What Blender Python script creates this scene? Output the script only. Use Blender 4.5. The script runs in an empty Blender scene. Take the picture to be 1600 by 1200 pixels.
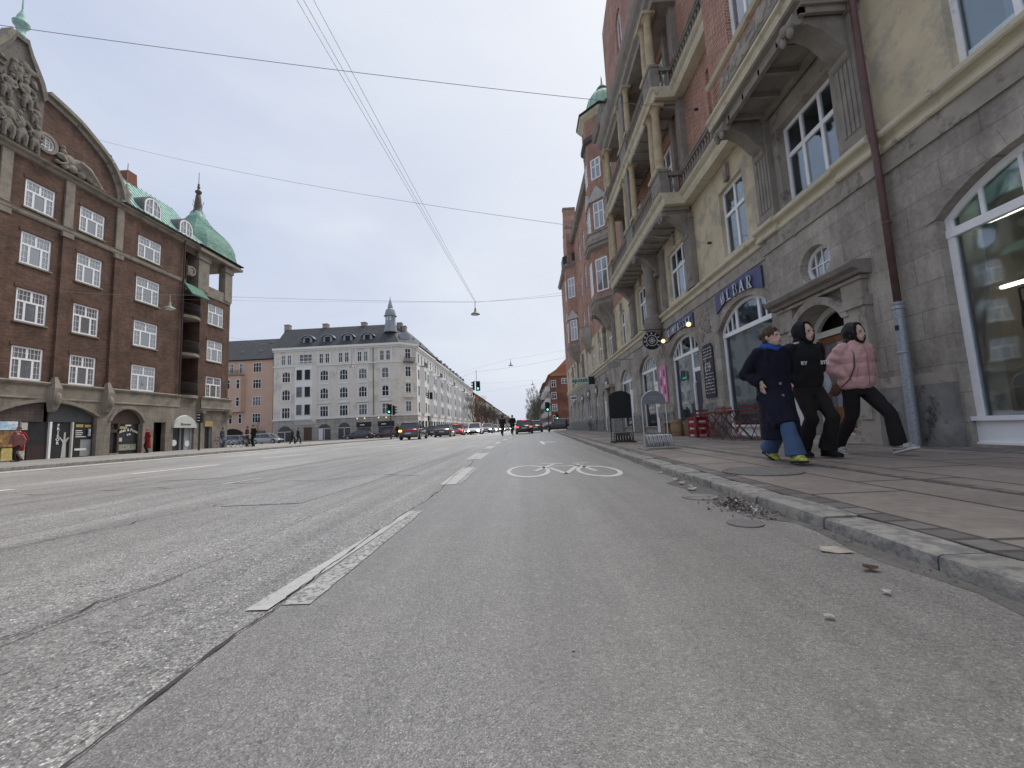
import bpy, bmesh, math, random
from mathutils import Vector, Matrix, noise
from mathutils.geometry import tessellate_polygon
R=math.radians; PI=math.pi
random.seed(4)
S=bpy.context.scene
COL=S.collection
# ---------------------------------------------------------------- camera
cam=bpy.data.cameras.new('camera'); cam.sensor_width=36; cam.lens=14.4; cam.clip_end=3000; cam.clip_start=.05
co=bpy.data.objects.new('camera',cam); COL.objects.link(co); S.camera=co
rt=Vector((0.99835622,0.03416264,-0.04601915)); fw=Vector((-0.02907039,0.99382237,0.10710748))
rt.normalize(); fw=(fw-rt*fw.dot(rt)).normalized(); up=rt.cross(fw)
m=Matrix((rt,up,-fw)).transposed().to_4x4(); m.translation=(0,0,.63); co.matrix_world=m
# ---------------------------------------------------------------- overcast daylight
SUN_EL,SUN_AZ=R(58),R(30)      # azimuth measured from +Y towards +X
w=bpy.data.worlds.new('World'); S.world=w; w.use_nodes=True
nt=w.node_tree; nt.nodes.clear()
def N(nt,t,**k):
    n=nt.nodes.new(t)
    for a,b in k.items(): setattr(n,a,b)
    return n
out=N(nt,'ShaderNodeOutputWorld'); bg1=N(nt,'ShaderNodeBackground'); bg2=N(nt,'ShaderNodeBackground'); mx=N(nt,'ShaderNodeMixShader')
sky=N(nt,'ShaderNodeTexSky',sky_type='NISHITA'); sky.sun_disc=False; sky.sun_elevation=SUN_EL; sky.sun_rotation=SUN_AZ; sky.air_density=1.6; sky.dust_density=3
nt.links.new(sky.outputs[0],bg1.inputs[0]); bg1.inputs[1].default_value=.08
tc=N(nt,'ShaderNodeTexCoord'); mp=N(nt,'ShaderNodeMapping'); mp.inputs['Scale'].default_value=(1.2,1.2,3.2)
nz=N(nt,'ShaderNodeTexNoise'); nz.inputs['Scale'].default_value=1.3; nz.inputs['Detail'].default_value=5; nz.inputs['Roughness'].default_value=.5; nz.inputs['Distortion'].default_value=.5
cr=N(nt,'ShaderNodeValToRGB'); e=cr.color_ramp.elements
e[0].position=.28; e[0].color=(.475,.535,.73,1); e[1].position=.72; e[1].color=(.71,.77,.88,1)
nt.links.new(tc.outputs['Generated'],mp.inputs[0]); nt.links.new(mp.outputs[0],nz.inputs[0]); nt.links.new(nz.outputs[0],cr.inputs[0])
# brighter cloud veil towards the hidden sun on the right
dp=N(nt,'ShaderNodeVectorMath',operation='DOT_PRODUCT'); dp.inputs[1].default_value=(.62,.45,.64)
nt.links.new(tc.outputs['Generated'],dp.inputs[0])
mr=N(nt,'ShaderNodeMapRange'); mr.inputs[1].default_value=.25; mr.inputs[2].default_value=1; mr.inputs[3].default_value=0; mr.inputs[4].default_value=.85
nt.links.new(dp.outputs['Value'],mr.inputs[0])
mxc=N(nt,'ShaderNodeMix',data_type='RGBA'); mxc.inputs[7].default_value=(.86,.89,.93,1)
nt.links.new(mr.outputs[0],mxc.inputs[0]); nt.links.new(cr.outputs[0],mxc.inputs[6]); nt.links.new(mxc.outputs[2],bg2.inputs[0]); bg2.inputs[1].default_value=.75
mx.inputs[0].default_value=.93
nt.links.new(bg1.outputs[0],mx.inputs[1]); nt.links.new(bg2.outputs[0],mx.inputs[2]); nt.links.new(mx.outputs[0],out.inputs[0])
sl=bpy.data.lights.new('sun','SUN'); sl.energy=2.3; sl.angle=R(30); sl.color=(1,.97,.92)
so=bpy.data.objects.new('sun',sl); COL.objects.link(so)
sd=Vector((math.sin(SUN_AZ)*math.cos(SUN_EL),math.cos(SUN_AZ)*math.cos(SUN_EL),math.sin(SUN_EL)))
so.rotation_euler=sd.to_track_quat('Z','Y').to_euler()
S.view_settings.view_transform='Standard'; S.view_settings.look='None'; S.view_settings.exposure=.48; S.view_settings.gamma=1
S.render.engine='CYCLES'; S.cycles.max_bounces=6; S.cycles.transparent_max_bounces=16

# ---------------------------------------------------------------- materials
MATS={}
def M(name,base,rough=.8,var=.18,scale=2.5,bump=0,bscale=60,spec=.35,metal=0,tex=None,emit=None,estr=1,wear=None,wscale=8,wamt=.5,p=None,stretch=(1,1,1),coat=0):
    if name in MATS: return MATS[name]
    mt=bpy.data.materials.new(name); mt.use_nodes=True; nt=mt.node_tree; nt.nodes.clear(); L=nt.links.new
    o=N(nt,'ShaderNodeOutputMaterial'); b=N(nt,'ShaderNodeBsdfPrincipled'); L(b.outputs[0],o.inputs[0])
    b.inputs['Roughness'].default_value=rough; b.inputs['Metallic'].default_value=metal; b.inputs['Specular IOR Level'].default_value=spec
    b.inputs['Coat Weight'].default_value=coat
    t=N(nt,'ShaderNodeTexCoord')
    vec=t.outputs['Object']
    if stretch!=(1,1,1):
        ms=N(nt,'ShaderNodeMapping'); ms.inputs['Scale'].default_value=stretch; L(vec,ms.inputs[0]); vec=ms.outputs[0]
    n1=N(nt,'ShaderNodeTexNoise'); n1.inputs['Scale'].default_value=scale; n1.inputs['Detail'].default_value=8; n1.inputs['Roughness'].default_value=.65
    L(vec,n1.inputs[0])
    r1=N(nt,'ShaderNodeMapRange'); r1.inputs[1].default_value=.25; r1.inputs[2].default_value=.75; r1.inputs[3].default_value=1-var; r1.inputs[4].default_value=1+var
    L(n1.outputs[0],r1.inputs[0])
    col=None; hgt=None
    def rgb(c):
        q=N(nt,'ShaderNodeRGB'); q.outputs[0].default_value=(*c,1); return q.outputs[0]
    if tex in('brick','ashlar','setts','slabs','tiles'):
        if tex in('setts','slabs'):
            cx=vec
            if tex=='slabs' or tex=='setts':
                sx=N(nt,'ShaderNodeSeparateXYZ'); L(vec,sx.inputs[0]); cc=N(nt,'ShaderNodeCombineXYZ')
                # rows run along the kerb: sheared by the kerb's own angle
                sh=N(nt,'ShaderNodeMath',operation='MULTIPLY_ADD'); L(sx.outputs[1],sh.inputs[0]); sh.inputs[1].default_value=-.037; L(sx.outputs[0],sh.inputs[2])
                L(sx.outputs[1],cc.inputs[0]); L(sh.outputs[0],cc.inputs[1]); cx=cc.outputs[0]
        else:
            sx=N(nt,'ShaderNodeSeparateXYZ'); L(vec,sx.inputs[0])
            g=N(nt,'ShaderNodeSeparateXYZ'); L(t.outputs['Normal'],g.inputs[0])
            ab=N(nt,'ShaderNodeMath',operation='ABSOLUTE'); L(g.outputs[0],ab.inputs[0])
            gt=N(nt,'ShaderNodeMath',operation='GREATER_THAN'); gt.inputs[1].default_value=.6; L(ab.outputs[0],gt.inputs[0])
            mm=N(nt,'ShaderNodeMix',data_type='FLOAT'); L(gt.outputs[0],mm.inputs[0]); L(sx.outputs[0],mm.inputs[2]); L(sx.outputs[1],mm.inputs[3])
            cc=N(nt,'ShaderNodeCombineXYZ'); L(mm.outputs[0],cc.inputs[0]); L(sx.outputs[2],cc.inputs[1]); cx=cc.outputs[0]
        bt=N(nt,'ShaderNodeTexBrick'); L(cx,bt.inputs[0])
        pp=dict(brick=(.25,.08,.014,.5),ashlar=(1.15,.42,.006,.5),setts=(.17,.155,.016,.5),slabs=(1.15,.83,.02,.4),tiles=(.3,.3,.01,.5))[tex]
        if p: pp=p
        bt.inputs['Scale'].default_value=1; bt.inputs['Brick Width'].default_value=pp[0]; bt.inputs['Row Height'].default_value=pp[1]; bt.inputs['Mortar Size'].default_value=pp[2]; bt.offset=pp[3]
        bt.inputs['Mortar Smooth'].default_value=.3; bt.inputs['Bias'].default_value=-.1
        k1=.72 if tex in('brick','setts') else .9; k2=1.25 if tex in('brick','setts') else 1.08
        bt.inputs['Color1'].default_value=(*[c*k1 for c in base],1); bt.inputs['Color2'].default_value=(*[c*k2 for c in base],1)
        mo=wear if wear else [c*.5 for c in base]
        bt.inputs['Mortar'].default_value=(*mo,1)
        col=bt.outputs[0]; hgt=bt.outputs[1]
    else:
        col=rgb(base)
        if wear:
            n2=N(nt,'ShaderNodeTexNoise'); n2.inputs['Scale'].default_value=wscale; n2.inputs['Detail'].default_value=9; n2.inputs['Roughness'].default_value=.7
            L(vec,n2.inputs[0]); r2=N(nt,'ShaderNodeMapRange'); r2.inputs[1].default_value=.62-wamt*.3; r2.inputs[2].default_value=.74-wamt*.3; L(n2.outputs[0],r2.inputs[0])
            m2=N(nt,'ShaderNodeMix',data_type='RGBA'); L(r2.outputs[0],m2.inputs[0]); L(col,m2.inputs[6]); m2.inputs[7].default_value=(*wear,1); col=m2.outputs[2]
    if tex in('brick','ashlar','slabs','setts'):   # soot and weather blotches, run-off streaks
        def ml(a,sc,st,lo,hi):
            q=N(nt,'ShaderNodeMapping'); q.inputs['Scale'].default_value=st; L(t.outputs['Object'],q.inputs[0]); n_=N(nt,'ShaderNodeTexNoise'); n_.inputs['Scale'].default_value=sc; n_.inputs['Detail'].default_value=7; n_.inputs['Roughness'].default_value=.65; L(q.outputs[0],n_.inputs[0])
            r_=N(nt,'ShaderNodeMapRange'); r_.inputs[1].default_value=.32; r_.inputs[2].default_value=.66; r_.inputs[3].default_value=lo; r_.inputs[4].default_value=hi; L(n_.outputs[0],r_.inputs[0])
            m_=N(nt,'ShaderNodeMix',data_type='RGBA',blend_type='MULTIPLY'); m_.inputs[0].default_value=1; L(a,m_.inputs[6]); c_=N(nt,'ShaderNodeCombineColor'); [L(r_.outputs[0],c_.inputs[i]) for i in range(3)]; L(c_.outputs[0],m_.inputs[7]); return m_.outputs[2]
        col=ml(col,.55,(1,1,1),.74,1.12); col=ml(col,14,(1,1,1),.84,1.1)
        if tex=='slabs':      # trodden gum spots
            vg=N(nt,'ShaderNodeTexVoronoi'); vg.inputs['Scale'].default_value=2.6; L(t.outputs['Object'],vg.inputs[0]); rg_=N(nt,'ShaderNodeMapRange'); rg_.inputs[1].default_value=.03; rg_.inputs[2].default_value=.05; rg_.inputs[3].default_value=.62; rg_.inputs[4].default_value=1; L(vg.outputs['Distance'],rg_.inputs[0])
            mg=N(nt,'ShaderNodeMix',data_type='RGBA',blend_type='MULTIPLY'); mg.inputs[0].default_value=1; L(col,mg.inputs[6]); cg=N(nt,'ShaderNodeCombineColor'); [L(rg_.outputs[0],cg.inputs[i]) for i in range(3)]; L(cg.outputs[0],mg.inputs[7]); col=mg.outputs[2]
        if tex in('brick','ashlar'): col=ml(col,1.6,(2.2,2.2,.18),.8,1.08)
    mu=N(nt,'ShaderNodeMix',data_type='RGBA',blend_type='MULTIPLY'); mu.inputs[0].default_value=1; L(col,mu.inputs[6])
    cb=N(nt,'ShaderNodeCombineColor')
    for i in range(3): L(r1.outputs[0],cb.inputs[i])
    L(cb.outputs[0],mu.inputs[7]); L(mu.outputs[2],b.inputs['Base Color'])
    if bump or hgt is not None:
        bp=N(nt,'ShaderNodeBump'); bp.inputs['Strength'].default_value=max(bump,.3) if hgt is not None else bump; bp.inputs['Distance'].default_value=.02
        n3=N(nt,'ShaderNodeTexNoise'); n3.inputs['Scale'].default_value=bscale; n3.inputs['Detail'].default_value=6; L(vec,n3.inputs[0])
        if hgt is not None:
            s=N(nt,'ShaderNodeMath',operation='SUBTRACT'); 
            q=N(nt,'ShaderNodeMath',operation='MULTIPLY'); q.inputs[1].default_value=.6; L(n3.outputs[0],q.inputs[0])
            L(q.outputs[0],s.inputs[0]); L(hgt,s.inputs[1]); L(s.outputs[0],bp.inputs['Height'])
        else: L(n3.outputs[0],bp.inputs['Height'])
        L(bp.outputs[0],b.inputs['Normal'])
    if emit:
        b.inputs['Emission Color'].default_value=(*emit,1); b.inputs['Emission Strength'].default_value=estr
    MATS[name]=mt; return mt
def glassmat(name,tint,clear,rough=.03,bias=.03,dif=(.06,.065,.07)):
    if name in MATS: return MATS[name]
    mt=bpy.data.materials.new(name); mt.use_nodes=True; nt=mt.node_tree; nt.nodes.clear(); L=nt.links.new
    o=N(nt,'ShaderNodeOutputMaterial'); g=N(nt,'ShaderNodeBsdfGlossy'); g.inputs['Roughness'].default_value=rough; g.inputs[0].default_value=(.9,.95,1,1)
    t=N(nt,'ShaderNodeBsdfTransparent'); t.inputs[0].default_value=(*tint,1); d=N(nt,'ShaderNodeBsdfDiffuse'); d.inputs[0].default_value=(*dif,1)
    m1=N(nt,'ShaderNodeMixShader'); m1.inputs[0].default_value=clear; L(d.outputs[0],m1.inputs[1]); L(t.outputs[0],m1.inputs[2])
    lw=N(nt,'ShaderNodeFresnel'); lw.inputs[0].default_value=1.48
    bp=N(nt,'ShaderNodeBump'); bp.inputs['Strength'].default_value=.05; bp.inputs['Distance'].default_value=.05
    n3=N(nt,'ShaderNodeTexNoise'); n3.inputs['Scale'].default_value=1.3; tcx=N(nt,'ShaderNodeTexCoord'); L(tcx.outputs['Object'],n3.inputs[0]); L(n3.outputs[0],bp.inputs['Height']); L(bp.outputs[0],g.inputs['Normal'])
    ad=N(nt,'ShaderNodeMath',operation='MULTIPLY_ADD'); ad.inputs[1].default_value=.85; ad.inputs[2].default_value=bias; ad.use_clamp=True; L(lw.outputs[0],ad.inputs[0])
    m2=N(nt,'ShaderNodeMixShader'); L(ad.outputs[0],m2.inputs[0]); L(m1.outputs[0],m2.inputs[1]); L(g.outputs[0],m2.inputs[2]); L(m2.outputs[0],o.inputs[0])
    MATS[name]=mt; return mt
white=M('white_paint',(.86,.86,.86),.45,.05,6,wear=(.6,.6,.58),wscale=5,wamt=.1)
redbrick=M('red_brick',(.42,.175,.115),.9,.15,1.2,tex='brick',wear=(.42,.36,.30),bscale=90)
paintbrick=M('far_red_brick',(.34,.14,.09),.9,.15,.6)
darkbrick=M('brown_brick',(.15,.082,.057),.9,.42,.8,tex='brick',wear=(.10,.075,.06),bscale=70)
brownplain=M('brown_masonry',(.115,.066,.05),.9,.3,2)
stone=M('grey_sandstone',(.375,.34,.292),.9,.3,1.1,tex='ashlar',wear=(.22,.2,.18),bump=.35,bscale=25)
stonep=M('plain_sandstone',(.345,.31,.265),.9,.25,1.6,bump=.35,bscale=18,wear=(.17,.155,.14),wscale=3,wamt=.3)
stoned=M('weathered_sandstone',(.255,.232,.2),.9,.3,2.5,bump=.5,bscale=22)
tanstone=M('tan_stone',(.25,.22,.18),.9,.28,1.2,bump=.3,bscale=20,wear=(.17,.15,.13),wscale=1.5,wamt=.35)
granite=M('rough_granite',(.22,.215,.205),.85,.4,2.2,bump=.9,bscale=9,wear=(.07,.07,.07),wscale=4,wamt=.35)
cream=M('cream_moulding',(.56,.51,.38),.8,.15,2,wear=(.3,.27,.2),wscale=3,wamt=.2,bump=.1)
yellow=M('ochre_render',(.58,.50,.35),.9,.18,.9,wear=(.40,.37,.29),wscale=1.6,wamt=.45,bump=.12,bscale=30)
colst=M('ochre_column',(.44,.36,.23),.7,.3,2.2,bump=.1)
copper=M('green_copper',(.24,.41,.35),.7,.25,2.5,wear=(.36,.53,.46),wscale=4,wamt=.5)
copperb=M('green_copper_light',(.30,.47,.36),.7,.12,2)
slate=M('dark_slate',(.06,.062,.066),.7,.25,1.5,tex='tiles',p=(.6,.35,.02,.5),wear=(.035,.035,.035))
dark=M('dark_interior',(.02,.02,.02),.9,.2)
room=M('shop_interior',(.12,.115,.10),.9,.2,1)
iron=M('dark_iron',(.025,.025,.027),.5,.1,spec=.5)
blackm=M('black_paint',(.012,.012,.013),.45,.1)
pane=glassmat('window_glass',(.75,.8,.82),.45,bias=.15,dif=(.27,.28,.3))
panec=glassmat('clear_glass',(.88,.92,.93),.93,bias=.02)
curt=M('net_curtain',(.62,.65,.72),.9,.12,3,stretch=(9,9,.6))
blind=M('dark_curtain',(.16,.165,.19),.9,.25,2)

# ---------------------------------------------------------------- mesh helpers
class MB:
    def __init__(s,F=None): s.v=[];s.f=[];s.mi=[];s.F=F;s.m=0
    def V(s,p):
        p=Vector(p); s.v.append(tuple(s.F@p) if s.F else tuple(p)); return len(s.v)-1
    def face(s,ids): s.f.append(tuple(ids)); s.mi.append(s.m)
    def quad(s,*ps): s.face([s.V(p) for p in ps])
    def box(s,a0,a1,b0,b1,c0,c1,chx=0):
        i=[s.V((x,y,z)) for z in(c0,c1) for y in(b0,b1) for x in(a0,a1)]
        for q in((0,2,3,1),(4,5,7,6),(0,1,5,4),(2,6,7,3),(0,4,6,2),(1,3,7,5)): s.face([i[k] for k in q])
    def extr(s,poly,n0,n1,ax='n'):
        """poly of (u,z) extruded along n between n0 and n1"""
        mk={'n':lambda u,z,n:(u,n,z),'u':lambda u,z,n:(n,u,z),'z':lambda u,z,n:(u,z,n)}[ax]
        k=len(poly); A=[s.V(mk(u,z,n0)) for u,z in poly]; B=[s.V(mk(u,z,n1)) for u,z in poly]
        tri=tessellate_polygon([[Vector((u,z,0)) for u,z in poly]])
        for t in tri: s.face([A[j] for j in t]); s.face([B[j] for j in t][::-1])
        for j in range(k): s.face([A[j],A[(j+1)%k],B[(j+1)%k],B[j]])
    def rings(s,rs,cap=True,closed=True):
        I=[[s.V(p) for p in r] for r in rs]; k=len(rs[0])
        for a,b in zip(I[:-1],I[1:]):
            for j in range(k if closed else k-1): s.face([a[j],a[(j+1)%k],b[(j+1)%k],b[j]])
        if cap: s.face(I[0][::-1]); s.face(I[-1])
    def tube(s,pts,r,n=6,cap=True):
        pts=[Vector(p) for p in pts]; rr=r if hasattr(r,'__len__') else [r]*len(pts); rs=[]
        up=Vector((0,0,1)); pu=None
        for i,p in enumerate(pts):
            d=(pts[min(i+1,len(pts)-1)]-pts[max(i-1,0)]).normalized()
            if pu is None: pu=d.orthogonal().normalized()
            a=(pu-d*pu.dot(d)); a=a.normalized() if a.length>1e-6 else d.orthogonal().normalized(); pu=a; b=d.cross(a)
            rs.append([p+(a*math.cos(2*PI*j/n)+b*math.sin(2*PI*j/n))*rr[i] for j in range(n)])
        s.rings(rs,cap)
    def lathe(s,prof,c,n=16,ax=(0,0,1),ph=0):
        ax=Vector(ax).normalized(); a=ax.orthogonal().normalized() if abs(ax.z)<.9 else Vector((1,0,0)); b=ax.cross(a); c=Vector(c)
        s.rings([[c+ax*h+(a*math.cos(2*PI*j/n+ph)+b*math.sin(2*PI*j/n+ph))*max(r,1e-4) for j in range(n)] for r,h in prof])
    def ell(s,c,r,n=10,k=6,bumpy=0):
        c=Vector(c); rs=[]
        for i in range(k+1):
            t=PI*i/k
            rs.append([c+Vector((r[0]*math.sin(t)*math.cos(2*PI*j/n),r[1]*math.sin(t)*math.sin(2*PI*j/n),-r[2]*math.cos(t)))*(1+bumpy*random.uniform(-1,1)) for j in range(n)])
        s.rings(rs)
    def build(s,name,mats,parent=None,smooth=False,norm=True):
        me=bpy.data.meshes.new(name); me.from_pydata(s.v,[],s.f)
        for mt in (mats if isinstance(mats,(list,tuple)) else [mats]): me.materials.append(mt)
        me.polygons.foreach_set('material_index',s.mi)
        if norm:
            bm=bmesh.new(); bm.from_mesh(me); bmesh.ops.recalc_face_normals(bm,faces=bm.faces[:]); bm.to_mesh(me); bm.free()
        if smooth: me.polygons.foreach_set('use_smooth',[True]*len(me.polygons))
        o=bpy.data.objects.new(name,me); COL.objects.link(o)
        if smooth=='auto':
            me.set_sharp_from_angle(angle=R(40))
        if parent: par(o,parent)
        return o
def par(o,p):
    o.parent=p
    w=Matrix.Translation(p.location) if p.type=='EMPTY' and p.parent is None else Matrix.Identity(4)
    o.matrix_parent_inverse=w.inverted()
def tag(o,label=None,cat=None,group=None,kind=None):
    if label:o['label']=label
    if cat:o['category']=cat
    if group:o['group']=group
    if kind:o['kind']=kind
    return o
TS=bpy.data.scenes.new('scratch')
def evalmesh(o):
    TS.collection.objects.link(o); vl=TS.view_layers[0]; vl.update(); me=bpy.data.meshes.new_from_object(o.evaluated_get(vl.depsgraph)); TS.collection.objects.unlink(o); return me
def remesh(o,vox,it=3,fac=.6):
    m1=o.modifiers.new('r','REMESH'); m1.mode='VOXEL'; m1.voxel_size=vox; m1.use_smooth_shade=True
    m2=o.modifiers.new('s','SMOOTH'); m2.iterations=it; m2.factor=fac
    me=evalmesh(o); old=o.data; mats=list(old.materials)
    o.modifiers.clear(); o.data=me; me.materials.clear(); [me.materials.append(x) for x in mats]; me.polygons.foreach_set('use_smooth',[True]*len(me.polygons)); me.polygons.foreach_set('material_index',[0]*len(me.polygons)); bpy.data.meshes.remove(old); return o
def empty(name,loc,label=None,cat=None,group=None):
    o=bpy.data.objects.new(name,None); o.location=loc; o.empty_display_size=.2; COL.objects.link(o); return tag(o,label,cat,group)
def FR(o,u,n):   # facade frame: (along, outwards, up)
    u=Vector(u).normalized(); n=Vector(n).normalized()
    mt=Matrix((u,n,Vector((0,0,1)))).transposed().to_4x4(); mt.translation=o; return mt
def arch(u0,u1,zs,zc,k=12):
    """points of a segmental arch from (u0,zs) over (mid,zc) to (u1,zs)"""
    a=(u1-u0)/2; h=max(zc-zs,1e-4); r=(a*a+h*h)/(2*h); cz=zc-r; cu=(u0+u1)/2; th=math.asin(min(1,a/r))
    if h>a: th=PI-th
    return [(cu+r*math.sin(-th+2*th*i/k),cz+r*math.cos(-th+2*th*i/k)) for i in range(k+1)]
def outline(u0,u1,z0,z1,crown=None,k=12):
    if crown: return [(u0,z0)]+arch(u0,u1,z1,crown,k)+[(u1,z0)]
    return [(u0,z0),(u0,z1),(u1,z1),(u1,z0)]
def wall(mb,outer,holes,n=0,depth=.18):
    loops=[[Vector((u,z,0)) for u,z in outer]]+[[Vector((u,z,0)) for u,z in h] for h in holes]
    flat=[p for l in loops for p in l]; ids=[mb.V((p.x,n,p.y)) for p in flat]
    for t in tessellate_polygon(loops): mb.face([ids[j] for j in t])
    for h in holes:
        d=depth; k=len(h); A=[mb.V((u,n,z)) for u,z in h]; B=[mb.V((u,n-d,z)) for u,z in h]
        for j in range(k): mb.face([A[j],A[(j+1)%k],B[(j+1)%k],B[j]])
def ring(mb,poly,wd,n0,n1):
    """frame ring inside a closed outline"""
    k=len(poly); cu=sum(p[0] for p in poly)/k
    P=[Vector((u,z)) for u,z in poly]; inn=[]
    area=sum(P[i].x*P[(i+1)%k].y-P[(i+1)%k].x*P[i].y for i in range(k)); sg=1 if area>0 else -1
    for i in range(k):
        a=(P[i]-P[i-1]).normalized(); b=(P[(i+1)%k]-P[i]).normalized(); na=Vector((-a.y,a.x))*sg; nb=Vector((-b.y,b.x))*sg
        m_=(na+nb); m_=m_/max(m_.dot(na),.35) if m_.length>1e-6 else na
        inn.append(P[i]+m_*wd)
    for i in range(k):
        j=(i+1)%k
        a,b,c,d=P[i],P[j],inn[j],inn[i]
        mb.quad((a.x,n1,a.y),(b.x,n1,b.y),(c.x,n1,c.y),(d.x,n1,d.y))
        mb.quad((d.x,n1,d.y),(c.x,n1,c.y),(c.x,n0,c.y),(d.x,n0,d.y))
        mb.quad((a.x,n1,a.y),(b.x,n1,b.y),(b.x,n0,b.y),(a.x,n0,a.y))
def window(F,parent,u0,u1,z0,z1,bars,crown=None,n=-.12,fw=.06,glass=None,mat=None,curtain=None,name='window',back=True,backd=.35):
    """bars: (kind,pos,a,b,width) v/h in metres from u0,z0"""
    ol=outline(u0,u1,z0,z1,crown)
    mb=MB(F); ring(mb,ol,fw,n-.05,n)
    for kd,pos,a,b,wd in bars:
        pr=.0 if wd>.04 else .012
        if kd=='v': mb.box(u0+pos-wd/2,u0+pos+wd/2,n-.05,n-.004-pr,z0+a,z0+b)
        else: mb.box(u0+a,u0+b,n-.05,n-.002-pr,z0+pos-wd/2,z0+pos+wd/2)
    o=mb.build(name,mat or white,parent)
    g=MB(F); g.extr(ol,n-.034,n-.028); g.build('pane',glass or pane,o)
    if curtain:
        c=MB(F); 
        for (a,b,za,zb) in curtain: c.box(u0+a,u0+b,n-.12,n-.11,z0+za,z0+zb)
        c.build('curtain',curt,o)
    if back:
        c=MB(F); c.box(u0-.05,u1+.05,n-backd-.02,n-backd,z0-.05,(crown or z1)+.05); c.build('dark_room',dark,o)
    return o
def text(s,F,u,z,n,size,mat,name='lettering',parent=None,ext=.01,rot=0,align='CENTER',sx=1,bold=0):
    c=bpy.data.curves.new(name,'FONT'); c.body=s; c.size=size; c.extrude=ext; c.align_x=align; c.align_y='CENTER'; c.offset=bold; c.resolution_u=3
    t=bpy.data.objects.new(name,c); COL.objects.link(t)
    me=evalmesh(t); bpy.data.objects.remove(t)
    
    me.materials.clear(); me.materials.append(mat); me.name=name
    # local text plane (x,y) -> frame; reading direction follows the viewer in front of the wall
    u_=(F.to_3x3()@Vector((1,0,0))); n_=(F.to_3x3()@Vector((0,1,0))); right=Vector((0,0,1)).cross(n_)
    sgn=1 if right.dot(u_)>0 else -1
    A=Matrix((right*sx,Vector((0,0,1)),n_)).transposed().to_4x4(); A.translation=F@Vector((u,n,z))
    me.transform(A@Matrix.Rotation(rot,4,'Z'))
    o=bpy.data.objects.new(name,me); COL.objects.link(o)
    if parent: par(o,parent)
    return o
def baluster_row(mb,p0,p1,z0,z1,step=.2,r=.05,n=6):
    p0=Vector(p0);p1=Vector(p1); L_=(p1-p0).length; k=max(2,int(L_/step)); h=z1-z0
    for i in range(k):
        p=p0.lerp(p1,(i+.5)/k)
        mb.lathe([(r*.8,0),(r*.8,.1*h),(r*.45,.15*h),(r*1.05,.38*h),(r*.5,.75*h),(r*.8,.88*h),(r*.8,h)],(p.x,p.y,z0),n)
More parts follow.
